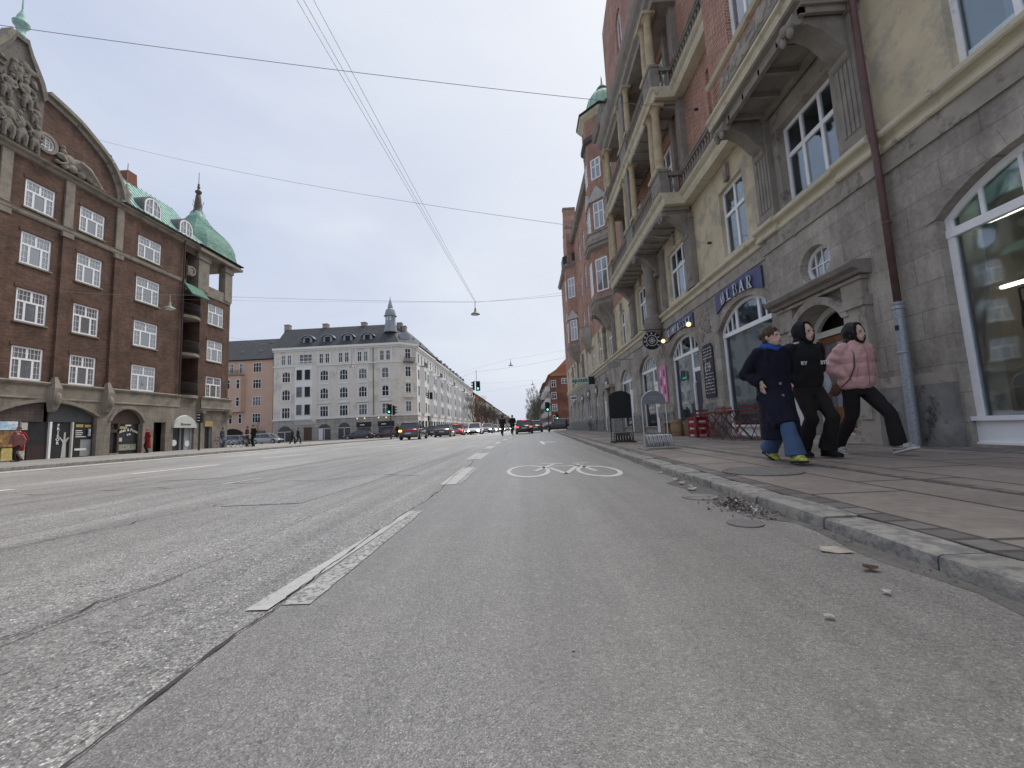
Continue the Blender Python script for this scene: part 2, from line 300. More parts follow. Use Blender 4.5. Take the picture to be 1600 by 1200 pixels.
# ---------------------------------------------------------------- ground, roads, pavements
def asphalt(name,base,agg,streak,rough=.85,bmp=.5,gs=1.):
    mt=bpy.data.materials.new(name); mt.use_nodes=True; nt=mt.node_tree; nt.nodes.clear(); L=nt.links.new
    o=N(nt,'ShaderNodeOutputMaterial'); b=N(nt,'ShaderNodeBsdfPrincipled'); L(b.outputs[0],o.inputs[0]); b.inputs['Roughness'].default_value=rough; b.inputs['Specular IOR Level'].default_value=.8
    t=N(nt,'ShaderNodeTexCoord'); vec=t.outputs['Object']
    def noise_(scale,stretch=(1,1,1),det=6,rg=.6):
        q=N(nt,'ShaderNodeMapping'); q.inputs['Scale'].default_value=stretch; L(vec,q.inputs[0]); n=N(nt,'ShaderNodeTexNoise'); n.inputs['Scale'].default_value=scale; n.inputs['Detail'].default_value=det; n.inputs['Roughness'].default_value=rg; L(q.outputs[0],n.inputs[0]); return n.outputs[0]
    def rng(s,a,b_,c,d):
        r=N(nt,'ShaderNodeMapRange'); r.inputs[1].default_value=a; r.inputs[2].default_value=b_; r.inputs[3].default_value=c; r.inputs[4].default_value=d; L(s,r.inputs[0]); return r.outputs[0]
    def mul(a,b_):
        q=N(nt,'ShaderNodeMath',operation='MULTIPLY'); L(a,q.inputs[0]); L(b_,q.inputs[1]); return q.outputs[0]
    f=rng(noise_(.9,(1,.22,1),7,.7),.3,.7,1-streak,1+streak)
    f=mul(f,rng(noise_(2.2,(2.2,.05,1),4,.6),.3,.7,1-streak*.8,1+streak*.8))
    f=mul(f,rng(noise_(1.1,(3.4,.07,1),6,.65),.36,.64,1-streak*.9,1+streak*.9))
    f=mul(f,rng(noise_(6,(1,.8,1),8,.75),.3,.7,.9,1.1))
    vo=N(nt,'ShaderNodeTexVoronoi'); vo.inputs['Scale'].default_value=210*gs; L(vec,vo.inputs[0])
    sp=N(nt,'ShaderNodeSeparateColor'); L(vo.outputs['Color'],sp.inputs[0])
    f=mul(f,rng(sp.outputs[0],0,1,1-agg,1+agg))
    vp=N(nt,'ShaderNodeTexVoronoi'); vp.inputs['Scale'].default_value=95*gs; L(vec,vp.inputs[0]); sp2=N(nt,'ShaderNodeSeparateColor'); L(vp.outputs['Color'],sp2.inputs[0])
    f=mul(f,rng(sp2.outputs[1],.93,.97,1,1+agg*.9)); f=mul(f,rng(sp2.outputs[2],.94,.97,1,1-agg*.9))
    f=mul(f,rng(noise_(230,(1,1,1),4,.7),.3,.7,1-agg*.7,1+agg*.7))
    vq=N(nt,'ShaderNodeTexVoronoi'); vq.inputs['Scale'].default_value=330*gs; L(vec,vq.inputs[0]); sp3=N(nt,'ShaderNodeSeparateColor'); L(vq.outputs['Color'],sp3.inputs[0])
    f=mul(f,rng(sp3.outputs[0],.88,.96,1,1+agg*2.6)); f=mul(f,rng(sp3.outputs[1],.84,.95,1,1-agg))
    f=mul(f,rng(noise_(.35,(1,.5,1),5,.6),.35,.65,1-streak*.8,1+streak*.6))
    f=mul(f,rng(noise_(1.7,(1,.6,1),9,.75),.60,.70,1,.84)); f=mul(f,rng(noise_(5.5,(1,1,1),6,.7),.66,.72,1,.8))
    mu=N(nt,'ShaderNodeMix',data_type='RGBA',blend_type='MULTIPLY'); mu.inputs[0].default_value=1; mu.inputs[6].default_value=(*base,1); cb=N(nt,'ShaderNodeCombineColor')
    for i in range(3): L(f,cb.inputs[i])
    L(cb.outputs[0],mu.inputs[7]); L(mu.outputs[2],b.inputs['Base Color'])
    bp=N(nt,'ShaderNodeBump'); bp.inputs['Strength'].default_value=bmp; bp.inputs['Distance'].default_value=.006; ad=N(nt,'ShaderNodeMath',operation='ADD'); L(vo.outputs['Distance'],ad.inputs[0]); L(noise_(90),ad.inputs[1]); L(ad.outputs[0],bp.inputs['Height']); L(bp.outputs[0],b.inputs['Normal'])
    return mt
asp=asphalt('worn_asphalt',(.28,.265,.243),.40,.2,rough=.44,bmp=.6,gs=.62)
asp2=asphalt('cycle_lane_asphalt',(.24,.226,.206),.30,.12,rough=.44,bmp=.3)
asp3=asphalt('pale_patch_asphalt',(.292,.282,.266),.42,.2,rough=.44,bmp=.6,gs=.62)
asp4=asphalt('dark_patch_asphalt',(.262,.25,.23),.46,.2,rough=.46,bmp=.6,gs=.62)
paint=M('road_paint',(.60,.585,.545),.7,.15,5,wear=(.36,.35,.33),wscale=30,wamt=.22,bump=.3,bscale=120)
paintw=M('worn_road_paint',(.56,.55,.515),.8,.2,8,wear=(.22,.215,.205),wscale=42,wamt=.5,bump=.5,bscale=90)
kerbm=M('kerb_granite',(.33,.31,.275),.85,.25,3,bump=.5,bscale=40,wear=(.19,.185,.175),wscale=9,wamt=.5)
slabm=M('pavement_slabs',(.30,.258,.225),.85,.24,.9,tex='slabs',wear=(.09,.085,.08),bump=.2,bscale=60)
settm=M('granite_setts',(.20,.185,.17),.85,.25,2,tex='setts',wear=(.10,.09,.085),bump=.5,bscale=30)
concm=M('pale_paving',(.30,.28,.26),.85,.2,.6,tex='slabs',wear=(.2,.19,.18),bump=.15)
def KX(y): return 1.5+.037*y
def struct(name,mb,mat,z=None,sm=False):
    o=mb.build(name,mat,None,sm); o['kind']='structure'; return o
g=MB(); g.quad((-900,-60,-.06),(900,-60,-.06),(900,1500,-.06),(-900,1500,-.06)); struct('ground',g,asp)
g=MB(); g.quad((-75,-14,0),(75,-14,0),(75,700,0),(-75,700,0)); struct('road',g,asp)
# cycle lane sheet with its ragged seam
random.seed(11)
L_=[];y=-12
while y<75: L_.append((-.97+.02*math.sin(y*1.9)+random.uniform(-.012,.012)-(.0 if y<5 else min(.38,(y-5)*.04)),y)); y+=.11+max(0,y)*.03
g=MB(); 
for a,b in zip(L_[:-1],L_[1:]): g.quad((a[0],a[1],.003),(KX(a[1])+.02,a[1],.003),(KX(b[1])+.02,b[1],.003),(b[0],b[1],.003))
struct('cycle_lane',g,asp2)
crackm=M('dark_crack',(.075,.072,.07),.95,.4,20)
def ribbon(mb,pts,wf,z):
    P=[Vector((p[0],p[1],z)) for p in pts]
    for i in range(len(P)-1):
        d=(P[i+1]-P[i]).normalized(); s_=Vector((d.y,-d.x,0)); w0=wf(i,P[i]); w1=wf(i+1,P[i+1])
        mb.quad(P[i]-s_*w0,P[i]+s_*w0,P[i+1]+s_*w1,P[i+1]-s_*w1)
g=MB()
FS=[]
for (xa,ya),(xb,yb) in zip(L_[:-1],L_[1:]):
    if ya<14:
        k=max(1,int((yb-ya)/.018)) if ya<5 else 3
        for i in range(k): t=i/k; FS.append((xa+(xb-xa)*t-.005+.006*noise.noise(Vector((ya*9+t*4,5,0))),ya+(yb-ya)*t))
ribbon(g,FS,lambda i,p:((.0025 if p.y<1.55 else .002)+.016*abs(noise.noise(Vector((p.y*5,0,1))))*(.5+1.3*abs(noise.noise(Vector((p.y*37,3,1)))))) if (p.y<1.7 or 2<p.y<2.9 or p.y>3.5) else .004,.0072)
pts=[];x=-9.5
while x<-1.5: pts.append((x,6.1+.1*math.sin(x*2.1)+.35*noise.noise(Vector((x*1.5,3,0)))+(.1 if x>-3 else -.3*(x<-5)),)); x+=.12
ribbon(g,pts,lambda i,p:.004+.02*abs(noise.noise(Vector((p.x*4,7,1)))),.006)
for x0,yy,ln in((-1.9,.9,1.2),(-3.4,2.6,2.2),(-2.4,7.5,8),(-5.4,8,14),(-.2,.5,.4)):
    pts=[(x0+.1*noise.noise(Vector((t*.8,x0,0)))+t*.02,yy+t*.1) for t in range(int(ln*10))]
    ribbon(g,pts,lambda i,p:.002+.006*abs(noise.noise(Vector((p.y*4,x0,1)))),.007)
g.build('road_crack',crackm)['kind']='structure'
# tyre-worn pale bands along the carriageway
g=MB()
for xa,xb,y0,y1,z in((-3.1,-2.3,4,60,.0045),(-14.6,-12.2,12,75,.005),(-6.6,-5.6,7,70,.0048),(-16.8,-15.6,8,47,.0052)):
    k=40
    pr=None
    for i in range(k+1):
        yy=y0+(y1-y0)*i/k; a=xa+.15*noise.noise(Vector((yy*.7,xa,0)))+(yy*.03); b=xb+.15*noise.noise(Vector((yy*.7,xb,5)))+(yy*.03)
        if pr: g.quad((pr[0],pr[2],z),(pr[1],pr[2],z),(b,yy,z),(a,yy,z))
        pr=(a,b,yy)
g.build('road_patch',asp3)['kind']='structure'
g=MB()
for xa,xb,y0,y1,z in((-1.5,-1.0,-3,7,.0012),(-2.2,-1.75,-2,16,.0014),(-5.0,-3.9,-1,30,.0016),(-8.4,-7.4,6,50,.0018)):
    k=40; pr=None
    for i in range(k+1):
        yy=y0+(y1-y0)*i/k; a=xa+.22*noise.noise(Vector((yy*.9,xa,0))); b=xb+.22*noise.noise(Vector((yy*.9,xb,5)))
        if xb>-1.01: b=-.99
        if pr: g.quad((pr[0],pr[2],z),(pr[1],pr[2],z),(b,yy,z),(a,yy,z))
        pr=(a,b,yy)
g.build('road_patch',asp4)['kind']='structure'
g=MB(); pr=None
for i in range(120):
    yy=.6+i*.14*(1+i*.012); b=KX(yy)-.002; a=b-.05-.16*abs(noise.noise(Vector((yy*1.3,2,0))))-(.16 if 2.7<yy<4.4 else 0)
    if pr: g.quad((pr[0],pr[2],.0042),(pr[1],pr[2],.0042),(b,yy,.0042),(a,yy,.0042))
    pr=(a,b,yy)
g.build('gutter_dirt',M('gutter_dirt',(.165,.155,.14),.95,.35,9,bump=.6,bscale=60))['kind']='structure'
# markings
def strip(mb,x0,x1,X0,X1,y0,y1,z=.0062,rag=.006,k=14):
    pr=None
    for i in range(k+1):
        t=i/k; yy=y0+(y1-y0)*t; a=x0+(X0-x0)*t+random.uniform(-rag,rag); b=x1+(X1-x1)*t+random.uniform(-rag,rag)
        if pr: mb.quad((pr[0],pr[2],z),(pr[1],pr[2],z),(b,yy,z),(a,yy,z))
        pr=(a,b,yy)
g=MB(); strip(g,-1.075,-.985,-.97,-.925,1.56,3.36,k=24,rag=.003); 
for a,b,c,d,y0,y1 in((-1.05,-.86,-1.1,-.9,4.9,7),(-1.33,-1.0,-1.36,-1.0,8.85,11),(-1.4,-1.15,-1.45,-1.17,13.4,15.3),(-1.42,-1.2,-1.42,-1.2,17.6,19.8),(-1.3,-1.1,-1.3,-1.1,22,24.5),(-1.2,-1,-1.2,-1,27,30),(-1.2,-1,-1.2,-1,33,36)): strip(g,a,b,c,d,y0,y1)
g.build('lane_marking',paint)['kind']='structure'
g=MB(); strip(g,-.965,-.85,-.925,-.855,1.6,3.36,k=24,rag=.004); strip(g,-.86,-.8,-.88,-.84,5.0,7,rag=.006); g.build('worn_lane_marking',paintw)['kind']='structure'
g=MB()
for x,X,y0,y1,wd in((-8.85,-8.5,9,11.2,.16),(-8.62,-8.55,5.5,6.65,.15),(-9.1,-8.55,13.9,15.7,.14),(-9.9,-9.4,20.4,22.2,.16),(-12.9,-12.2,17.1,17.9,.16),(-4.5,-4.4,6,6.75,.04),(-7.9,-7.4,19.5,26,.1),(-9.3,-8.8,27,33,.16),(-9,-8.8,37,42,.16)): strip(g,x-wd*.62,x+wd*.62,X-wd*.62,X+wd*.62,y0,y1,rag=.004)
strip(g,-16.3,-16.0,-14.6,-14.3,6,46,rag=.01,k=40)
for y0,xa,xb in((42,-14,-1.6),(45.5,-14,3),(48,-14,3)): g.quad((xa,y0,.0095),(xb,y0,.0095),(xb,y0+.3,.0095),(xa,y0+.3,.0095))
strip(g,.55,.68,.55,.68,14.9,18,rag=.004); g.quad((.68,16.6,.0095),(1.15,16.3,.0095),(1.15,16.9,.0095),(.68,17.2,.0095))
g.build('faded_lane_marking',M('white_road_paint',(.78,.78,.76),.6,.1,5,wear=(.5,.49,.47),wscale=20,wamt=.3))['kind']='structure'
# bicycle symbol
g=MB(); Z=.0064
def annulus(cx,cy,rx,ry,wx,wy,k=40):
    for i in range(k):
        a,b=2*PI*i/k,2*PI*(i+1)/k
        P=lambda t,s:(cx+(rx-s*wx)*math.cos(t)-.12*(rx-s*wx)*0,cy+(ry-s*wy)*math.sin(t)-.38*(rx-s*wx)*math.cos(t)*.55,Z)
        g.quad(P(a,0),P(b,0),P(b,1),P(a,1))
annulus(.0,6.05,.315,.82,.06,.15); annulus(.945,5.68,.28,.70,.055,.14)
def stroke(p,q,wd):
    p=Vector((*p,Z));q=Vector((*q,Z)); d=(q-p).normalized(); s_=Vector((d.y,-d.x,0))*wd*1.25; g.quad(p-s_,p+s_,q+s_,q-s_)
for p,q,wd in(((.09,5.94),(.43,6.95),.03),((.24,7.17),(.59,6.97),.045),((.37,6.58),(.80,6.48),.04),((.32,6.39),(.50,5.5),.028),((.50,5.5),(.80,6.62),.028),((.80,6.55),(.92,5.68),.026),((.74,6.97),(.99,6.87),.045),((.78,6.6),(.85,6.95),.02)): stroke(p,q,wd)
g.build('cycle_symbol_marking',M('cycle_symbol_paint',(.66,.645,.6),.7,.12,5,wear=(.45,.44,.41),wscale=30,wamt=.2))['kind']='structure'
# right pavement: kerb stones, setts, slabs
random.seed(5)
g=MB(); y=-12.
def kerbstone(y0,y1,h=.075,wd=.2):
    j=random.uniform(-.006,.006); a=KX(y0)+j; b=KX(y1)+j+random.uniform(-.004,.004); e=.018; h=h+random.uniform(-.004,.004)
    prof=[(0,-.05),(0,h-e*1.3),(e*.35,h-e*.35),(e*1.3,h),(wd,h),(wd,-.05)]
    k=max(2,int((y1-y0)/.2)); rs=[]
    for i in range(k+1):
        t=i/k; yy=y0+(y1-y0)*t; xx=a+(b-a)*t; en=.008 if i in(0,k) else 0
        rs.append([(xx+px+random.uniform(-.0025,.0025)+en*(px<.05),yy,pz+random.uniform(-.002,.002)-en*(pz>.03)) for px,pz in prof])
    g.rings(rs)
cuts=[-12+.9*i for i in range(15)]+[1.71,2.36,3.06,3.85,4.6]
while cuts[-1]<58: cuts.append(cuts[-1]+random.uniform(.7,1.0)*(1 if cuts[-1]<25 else 3))
cuts=sorted(cuts)
for a,b in zip(cuts[:-1],cuts[1:]): 
    if b-a>.1: kerbstone(a+.007,b-.007)
struct('kerb',g,kerbm,sm='auto')
def sheet(name,f0,f1,y0,y1,z,mat,k=30,skirt=.1):
    g=MB(); pr=None
    for i in range(k+1):
        yy=y0+(y1-y0)*i/k; a,b=f0(yy),f1(yy)
        if pr: g.quad((pr[0],pr[2],z),(pr[1],pr[2],z),(b,yy,z),(a,yy,z)); g.quad((pr[0],pr[2],z),(a,yy,z),(a,yy,z-skirt),(pr[0],pr[2],z-skirt))
        pr=(a,b,yy)
    return struct(name,g,mat)
sheet('pavement_setts',lambda y:KX(y)+.205,lambda y:KX(y)+.36,-12,58,.072,settm)
sheet('pavement',lambda y:KX(y)+.36,lambda y:6.3,-12,59,.075,slabm)
sheet('pavement_setts',lambda y:KX(y)+1.42,lambda y:KX(y)+1.54,-12,58,.0795,settm)
sheet('pavement_setts',lambda y:5.62,lambda y:6.3,-12,58,.0796,settm)
# across the side street on the right
sheet('pavement',lambda y:4.9,lambda y:9,78,400,.1,concm,10)
g=MB()
# left pavement and the corner plaza
def LK(y): return -17.25+.06*(y-10)
sheet('kerb',lambda y:LK(y),lambda y:LK(y)-.3,-12,47,.11,kerbm)
sheet('pavement',lambda y:LK(y)-.3,lambda y:-27.3,-12,39.5,.105,concm)
sheet('pavement',lambda y:LK(y)-.3,lambda y:-21.5,39.5,47,.105,concm)
sheet('pavement',lambda y:-18.8,lambda y:-20.7,72,400,.1,concm,10)
g=MB(); g.quad((-75,71.5,.11),(-19,71.5,.11),(-19,75.3,.11),(-75,75.3,.11)); g.quad((-75,71.5,.11),(-19,71.5,.11),(-19,71.5,0),(-75,71.5,0)); struct('pavement',g,concm)

# ---------------------------------------------------------------- right block with shops, loggias and oriels
RF=FR((6.13,0,0),(0,1,0),(-1,0,0))
RB=empty('apartment_building',(6.13,20,.075),'stone and red brick block with columned balconies and green domed turret on the right','building')
def bx(name,mat,boxes,parent=None,F=RF,smooth=False):
    o=None
    for b in boxes:
        m_=MB(F); m_.box(*b); o=m_.build(name,mat,parent or RB,smooth)
    return o
def v_(*a): return [('v',p,z0,z1,wd) for p,z0,z1,wd in a]
# ground floor wall
shops=[(3.05,5.92,3.36,3.86),(9.85,12.72,3.3,3.92),(14.28,17.05,3.28,3.86),(18.88,21.65,3.28,3.86),(23.4,26.1,3.25,3.8)]
holes=[outline(a,b,.12,zs,zc) for a,b,zs,zc in shops]
apo=[(31.0,32.3,.1,2.9),(34.6,35.7,.1,3.0),(38.1,40.2,1.3,3.0),(42.6,44.5,1.3,2.95),(46,47.4,1.3,2.95),(49.8,52,1.3,3.1),(54,55.4,1.3,3.0)]
holes+=[outline(a,b,c,d,d+.25,6) for a,b,c,d in apo]
g=MB(RF); wall(g,[(-12,.0),(-12,4.83),(6.6,4.83),(6.6,0)],holes[:1],0,.22); wall(g,[(9.8,0),(9.8,4.83),(58,4.83),(58,0)],holes[1:],0,.22)
# voussoir rings round the shop arches
for a,b,zs,zc in shops:
    o_=arch(a-.0,b+.0,zs,zc,14); p_=arch(a-.14,b+.14,zs-.02,zc+.3,14)
    for i in range(14):
        if i%1==0:
            q=[o_[i],o_[i+1],p_[i+1],p_[i]]; c_=(sum(k[0] for k in q)/4,sum(k[1] for k in q)/4); q=[(c_[0]+(k[0]-c_[0])*.985,c_[1]+(k[1]-c_[1])*.985) for k in q]
            g.extr(q,0.001,.018)
g.build('ground_floor_wall',stone,RB)
bay=MB(RF); doorhole=outline(7.5,8.9,.12,2.35,2.78,10)
oval=[(8.22+.43*math.cos(2*PI*i/24),3.66+.37*math.sin(2*PI*i/24)) for i in range(24)]
wall(bay,[(6.6,0),(6.6,4.83),(9.8,4.83),(9.8,0)],[doorhole,oval],.12,.3)
for u in(6.6,9.8): bay.quad((u,-.2,0),(u,.12,0),(u,.12,4.83),(u,-.2,4.83))
bay.build('entrance_bay_wall',stone,RB)
# granite plinth
pl=[]
edges=[-12,3.0,5.97,6.6]; 
for a,b in((-12,3.0),(5.97,6.6),(12.77,14.23),(17.1,18.83),(21.7,23.35),(26.15,30.95),(32.35,34.55),(35.75,58)): pl.append((a,b,-.05,.07,.02,1.0))
for a,b in((6.6,7.1),(9.3,9.8)): pl.append((a,b,.0,.19,.02,1.0))
bx('plinth',granite,pl)
bx('plinth_band',stonep,[(a,b,-.02,n1-.015,1.0,1.17) for a,b,n0,n1,_,_ in pl])
g=MB(RF); g.extr(outline(12.85,14.2,.1,.5,1.15,10),.072,.13); g.build('granite_hump',granite,RB)
# frieze, string course
bx('frieze',stonep,[(-12,6.6,0,.035,4.5,4.83),(9.8,58,0,.035,4.5,4.83),(6.58,9.82,.12,.155,4.5,4.83)])
def course(name,mat,prof,segs):
    m_=MB(RF)
    for a,b,dn in segs: m_.extr([(n+dn,z) for n,z in prof],a,b,'u')
    return m_.build(name,mat,RB)
class _: pass
def extr_u(m_,prof,a,b):
    k=len(prof); A=[m_.V((a,n,z)) for n,z in prof]; B=[m_.V((b,n,z)) for n,z in prof]
    for t in tessellate_polygon([[Vector((n,z,0)) for n,z in prof]]): m_.face([A[j] for j in t]); m_.face([B[j] for j in t])
    for j in range(k): m_.face([A[j],A[(j+1)%k],B[(j+1)%k],B[j]])
def mould(name,mat,prof,segs,F=RF,parent=None):
    o=None
    for a,b,dn in segs:
        m_=MB(F); extr_u(m_,[(n+dn,z) for n,z in prof],a,b); o=m_.build(name,mat,parent or RB)
    return o
cp=[(-.1,4.83),(.07,4.83),(.09,4.86),(.09,4.93),(.05,4.96),(.06,5.0),(.1,5.03),(.15,5.05),(.17,5.08),(.17,5.14),(.13,5.18),(-.1,5.18)]
mould('string_course',cream,cp,[(-12,6.5,0),(6.5,7.3,.15),(7.3,9.1,.1),(9.1,9.9,.15),(9.9,58,0)])
# carved panels
def relief(name,mat,F,u0,u1,z0,z1,n,cnt,parent=None,r=.06,dep=.05):
    m_=MB(F)
    for i in range(cnt):
        u=random.uniform(u0,u1); z=random.uniform(z0,z1); a=random.uniform(.5,1.3)*r
        m_.ell((u,n,z),(a*random.uniform(.5,1.9),dep,a*random.uniform(.5,1.9)),7,4)
    return remesh(m_.build(name,mat,parent or RB,True),min(.05,max(.012,r*.22)),2)
relief('carved_ornament',stoned,RF,6.75,9.6,4.6,4.74,.13,40,r=.09,dep=.035)
relief('carved_ornament',stoned,RF,13.15,13.95,3.35,4.3,.0,40,r=.09,dep=.04)
relief('carved_ornament',stoned,RF,17.5,18.4,3.4,4.3,.0,30,r=.09,dep=.04)
# first floor
fw1=[(3.35,5.4,5.25,7.35),(10.62,11.92,5.36,7.35),(14.65,16.45,5.4,7.35),(19.4,21.1,5.4,7.4),(23.9,25.1,5.36,7.35),(27.3,29.1,5.4,7.4),(31.6,32.8,5.36,7.35),(34.6,36.2,5.4,7.4),(38.2,39.4,5.36,7.35),(42.0,44.2,5.36,7.35),(47.5,48.7,5.36,7.35),(51.3,53,5.4,7.4),(55,56.2,5.36,7.4)]
g=MB(RF); wall(g,[(-12,5.1),(-12,8.1),(6.6,8.1),(6.6,5.1)],[outline(*fw1[0])],-.02,.2); wall(g,[(9.8,5.1),(9.8,8.1),(58,8.1),(58,5.1)],[outline(*f) for f in fw1[1:]],-.02,.2)
g.build('first_floor_wall',yellow,RB)
g=MB(RF); wall(g,[(6.6,5.1),(6.6,7.8),(9.8,7.8),(9.8,5.1)],[outline(7.38,9.03,5.36,7.2)],.02,.28); g.quad((6.6,-.1,5.1),(6.6,.02,5.1),(6.6,.02,7.8),(6.6,-.1,7.8)); g.build('oriel_base_wall',stonep,RB)
cw=lambda W,H,k:[(.06+i*(W-.1)/k,.06+(i+.33)*(W-.1)/k,.03,H) for i in range(k)]
def two(W,H,tr): return [('v',W/2,0,H,.09),('h',tr,0,W,.11),('v',W*.25,tr,H,.0)][:2]
def three(W,H,tr,k=3): return [('v',W*i/k,0,H,.075) for i in range(1,k)]+[('h',tr,0,W,.1)]
for i,(a,b,c,d) in enumerate(fw1):
    W,H=b-a,d-c
    br=three(W,H,H*.62) if W>1.55 else [('v',W/2,0,H,.09),('h',H*.62,0,W,.1)]
    window(RF,RB,a,b,c,d,br,n=-.14,fw=.075,curtain=cw(W,H*.6,3 if W>1.5 else 2) if i<4 else None,glass=panec if i<5 else pane,backd=.5)
window(RF,RB,7.38,9.03,5.36,7.2,three(1.65,1.84,1.14),n=-.16,fw=.075,curtain=cw(1.65,1.1,3),glass=panec,backd=.5)
bx('window_label',M('pale_sticker',(.55,.68,.72),.6,.2,20),[(3.35+.12,3.35+.9,-.165,-.16,5.36,5.46),(4.45,5.3,-.165,-.16,5.36,5.46),(7.5,8.0,-.185,-.18,5.45,5.52),(8.1,8.5,-.185,-.18,5.45,5.52),(8.6,8.95,-.185,-.18,5.45,5.52)])
# keystones over the first floor windows
bx('keystone',stonep,[((a+b)/2-.09,(a+b)/2+.09,-.02,.1,7.4,7.9) for a,b,c,d in fw1[1:] if b-a<1.5]+[((a+b)/2-.07,(a+b)/2+.07,-.02,.08,7.45,7.9) for a,b,c,d in fw1[2:4]])
# fluted pilasters
def pilaster(u0,u1,n,z0,z1,name='pilaster'):
    m_=MB(RF); m_.box(u0,u1,-.02,n,z0,z1); m_.box(u0-.04,u1+.04,-.02,n+.04,z0,z0+.14); m_.box(u0-.03,u1+.03,-.02,n+.03,z1-.16,z1)
    k=4; wd=(u1-u0-.12)/k
    for i in range(k): m_.box(u0+.06+i*wd+.015,u0+.06+(i+1)*wd-.015,n,n+.018,z0+.3,z1-.3)
    return m_.build(name,stoned,RB)
for a,b,n in((6.62,7.12,.16),(9.2,9.78,.16),(13.72,14.32,.16),(21.5,22.15,.16),(16.75,17.15,.1),(18.6,19.0,.1),(26.4,26.9,.14),(29.6,30.1,.14),(41,41.5,.14),(45,45.5,.14),(50,50.5,.1)): pilaster(a,b,n,5.18,7.75)
m_=MB(RF); m_.lathe([(.0,3.95),(.1,4.0),(.25,4.25),(.38,4.6),(.44,4.8),(.44,4.9),(.38,4.92),(.36,5.0),(.38,5.12),(.3,5.2),(.27,5.3),(.26,5.45),(.235,7.3),(.3,7.45),(.33,7.7)],(17.85,.3,0),20); m_.build('engaged_column',stoned,RB,'auto')
# scroll consoles
def console(u,wd,n1,zt,zb,name='console',mat=None,head=True):
    m_=MB(RF); pr=[(0,zt),(n1,zt),(n1+.02,zt-.12),(n1-.08,zt-.25),(n1*.78,zt-.24),(n1*.55,zt-.36),(n1*.35,zt-.62),(n1*.2,zt-.76),(.0,zb)]
    extr_u(m_,pr,u-wd/2,u+wd/2)
    m_.tube([(u-wd/2-.03,n1-.04,zt-.16),(u+wd/2+.03,n1-.04,zt-.16)],.11,10); m_.tube([(u-wd/2-.02,.14,zb+.12),(u+wd/2+.02,.14,zb+.12)],.1,10)
    if head:
        for s_ in(-.1,.1): m_.ell((u+s_,n1+.02,zt-.3),(.07,.06,.11),8,5)
        m_.ell((u,n1+.05,zt-.18),(.1,.08,.1),8,5)
    return m_.build(name,mat or stoned,RB,'auto')
for u in(6.88,9.45): console(u,.36,1.05,7.72,6.75)
for u in(14.02,17.6,21.85): console(u,.4,.98,8.0,6.9)
for u in(26.9,29.6): console(u,.35,.9,8.6,7.3)
# oriel over the entrance
O=lambda n,m_,b:bx(n,m_,b)
mould('oriel_slab',stoned,[(0,7.72),(1.0,7.72),(1.0,7.78),(1.1,7.8),(1.1,8.0),(0,8.0)],[(6.55,9.78,0)])
mould('oriel_cornice',cream,[(0,7.84),(1.12,7.84),(1.14,7.98),(1.2,8.02),(1.2,8.08),(1.14,8.12),(0,8.12)],[(6.5,9.83,0)])
bx('soffit_beam',stoned,[(6.6+i*.62,6.66+i*.62,.1,1.0,7.6,7.72) for i in range(6)]+[(6.6,9.75,.1,.2,7.58,7.72),(6.6,9.75,.9,1.0,7.58,7.72)])
g=MB(RF); wall(g,[(6.62,8.12),(6.62,12.2),(9.7,12.2),(9.7,8.12)],[outline(7.6,8.72,9.12,11.3)],1.05,.3); wall(g,[(6.62,12.2),(6.62,17),(9.7,17),(9.7,12.2)],[outline(7.6,8.72,13.1,15.2)],1.05,.3)
for u in(6.62,9.7): g.quad((u,0,8.12),(u,1.05,8.12),(u,1.05,17),(u,0,17))
g.build('oriel_wall',redbrick,RB)
mould('oriel_sill',cream,[(1.0,8.88),(1.12,8.9),(1.16,8.98),(1.1,9.05),(1.0,9.06)],[(6.58,9.74,0)])
bx('relief_panel',stoned,[(7.0,9.2,1.04,1.075,8.3,8.72)]); relief('carved_ornament',stonep,RF,7.1,9.1,8.36,8.66,1.08,46,r=.08,dep=.03)
for z in(9.12,13.1): window(RF,RB,7.6,8.72,z,z+2.15,[('v',.56,0,2.15,.08),('h',1.4,0,1.12,.09)],n=.93,fw=.08,glass=pane,curtain=[(.08,.3,.02,1.4),(.7,1.0,.02,1.4)],backd=.35)
# brick upper walls
ub=[(10.6,11.9,9.15,11.4),(10.6,11.9,13.1,15.3),(3.4,5.2,9.15,11.4),(14.9,16.5,9.3,11.5),(14.9,16.5,13.1,15.3),(19.2,20.9,9.3,11.5),(19.2,20.9,13.1,15.3)]
g=MB(RF); wall(g,[(-12,8.1),(-12,17),(13.4,17),(15.5,25.5),(17.9,27.5),(23.9,25.6),(24,8.1)],[outline(*f) for f in ub]+[outline(20.0,21.0,21.0,22.6,23.2)],0,.25)
g.quad((24,0,20.3),(24,-6,20.3),(24,-6,25.6),(24,0,25.6)); g.build('upper_wall',redbrick,RB)
for a,b,c,d in ub: window(RF,RB,a,b,c,d,three(b-a,d-c,1.4,2 if b-a<1.5 else 3),n=-.12,fw=.08)
window(RF,RB,20.0,21.0,21.0,22.6,[('v',.5,0,2,.06)],crown=23.2,n=-.12)
fb=[]
for a,b in((24.3,25.2),(31.3,32.3),(33.6,34.5),(36,37),(38.6,39.6),(47,48),(49.5,50.5),(52,53),(54.5,55.5)):
    for z in(9.3,13.1,16.7): fb.append((a,b,z,z+(2.1 if z<16 else 1.7)))
g=MB(RF); wall(g,[(24,8.1),(24,20.3),(58,20.3),(58,8.1)],[outline(a,b,c,d,d+.18,6) for a,b,c,d in fb],-.01,.2); g.quad((58,0,0),(58,-12,0),(58,-12,20.3),(58,0,20.3)); g.build('upper_wall',redbrick,RB)
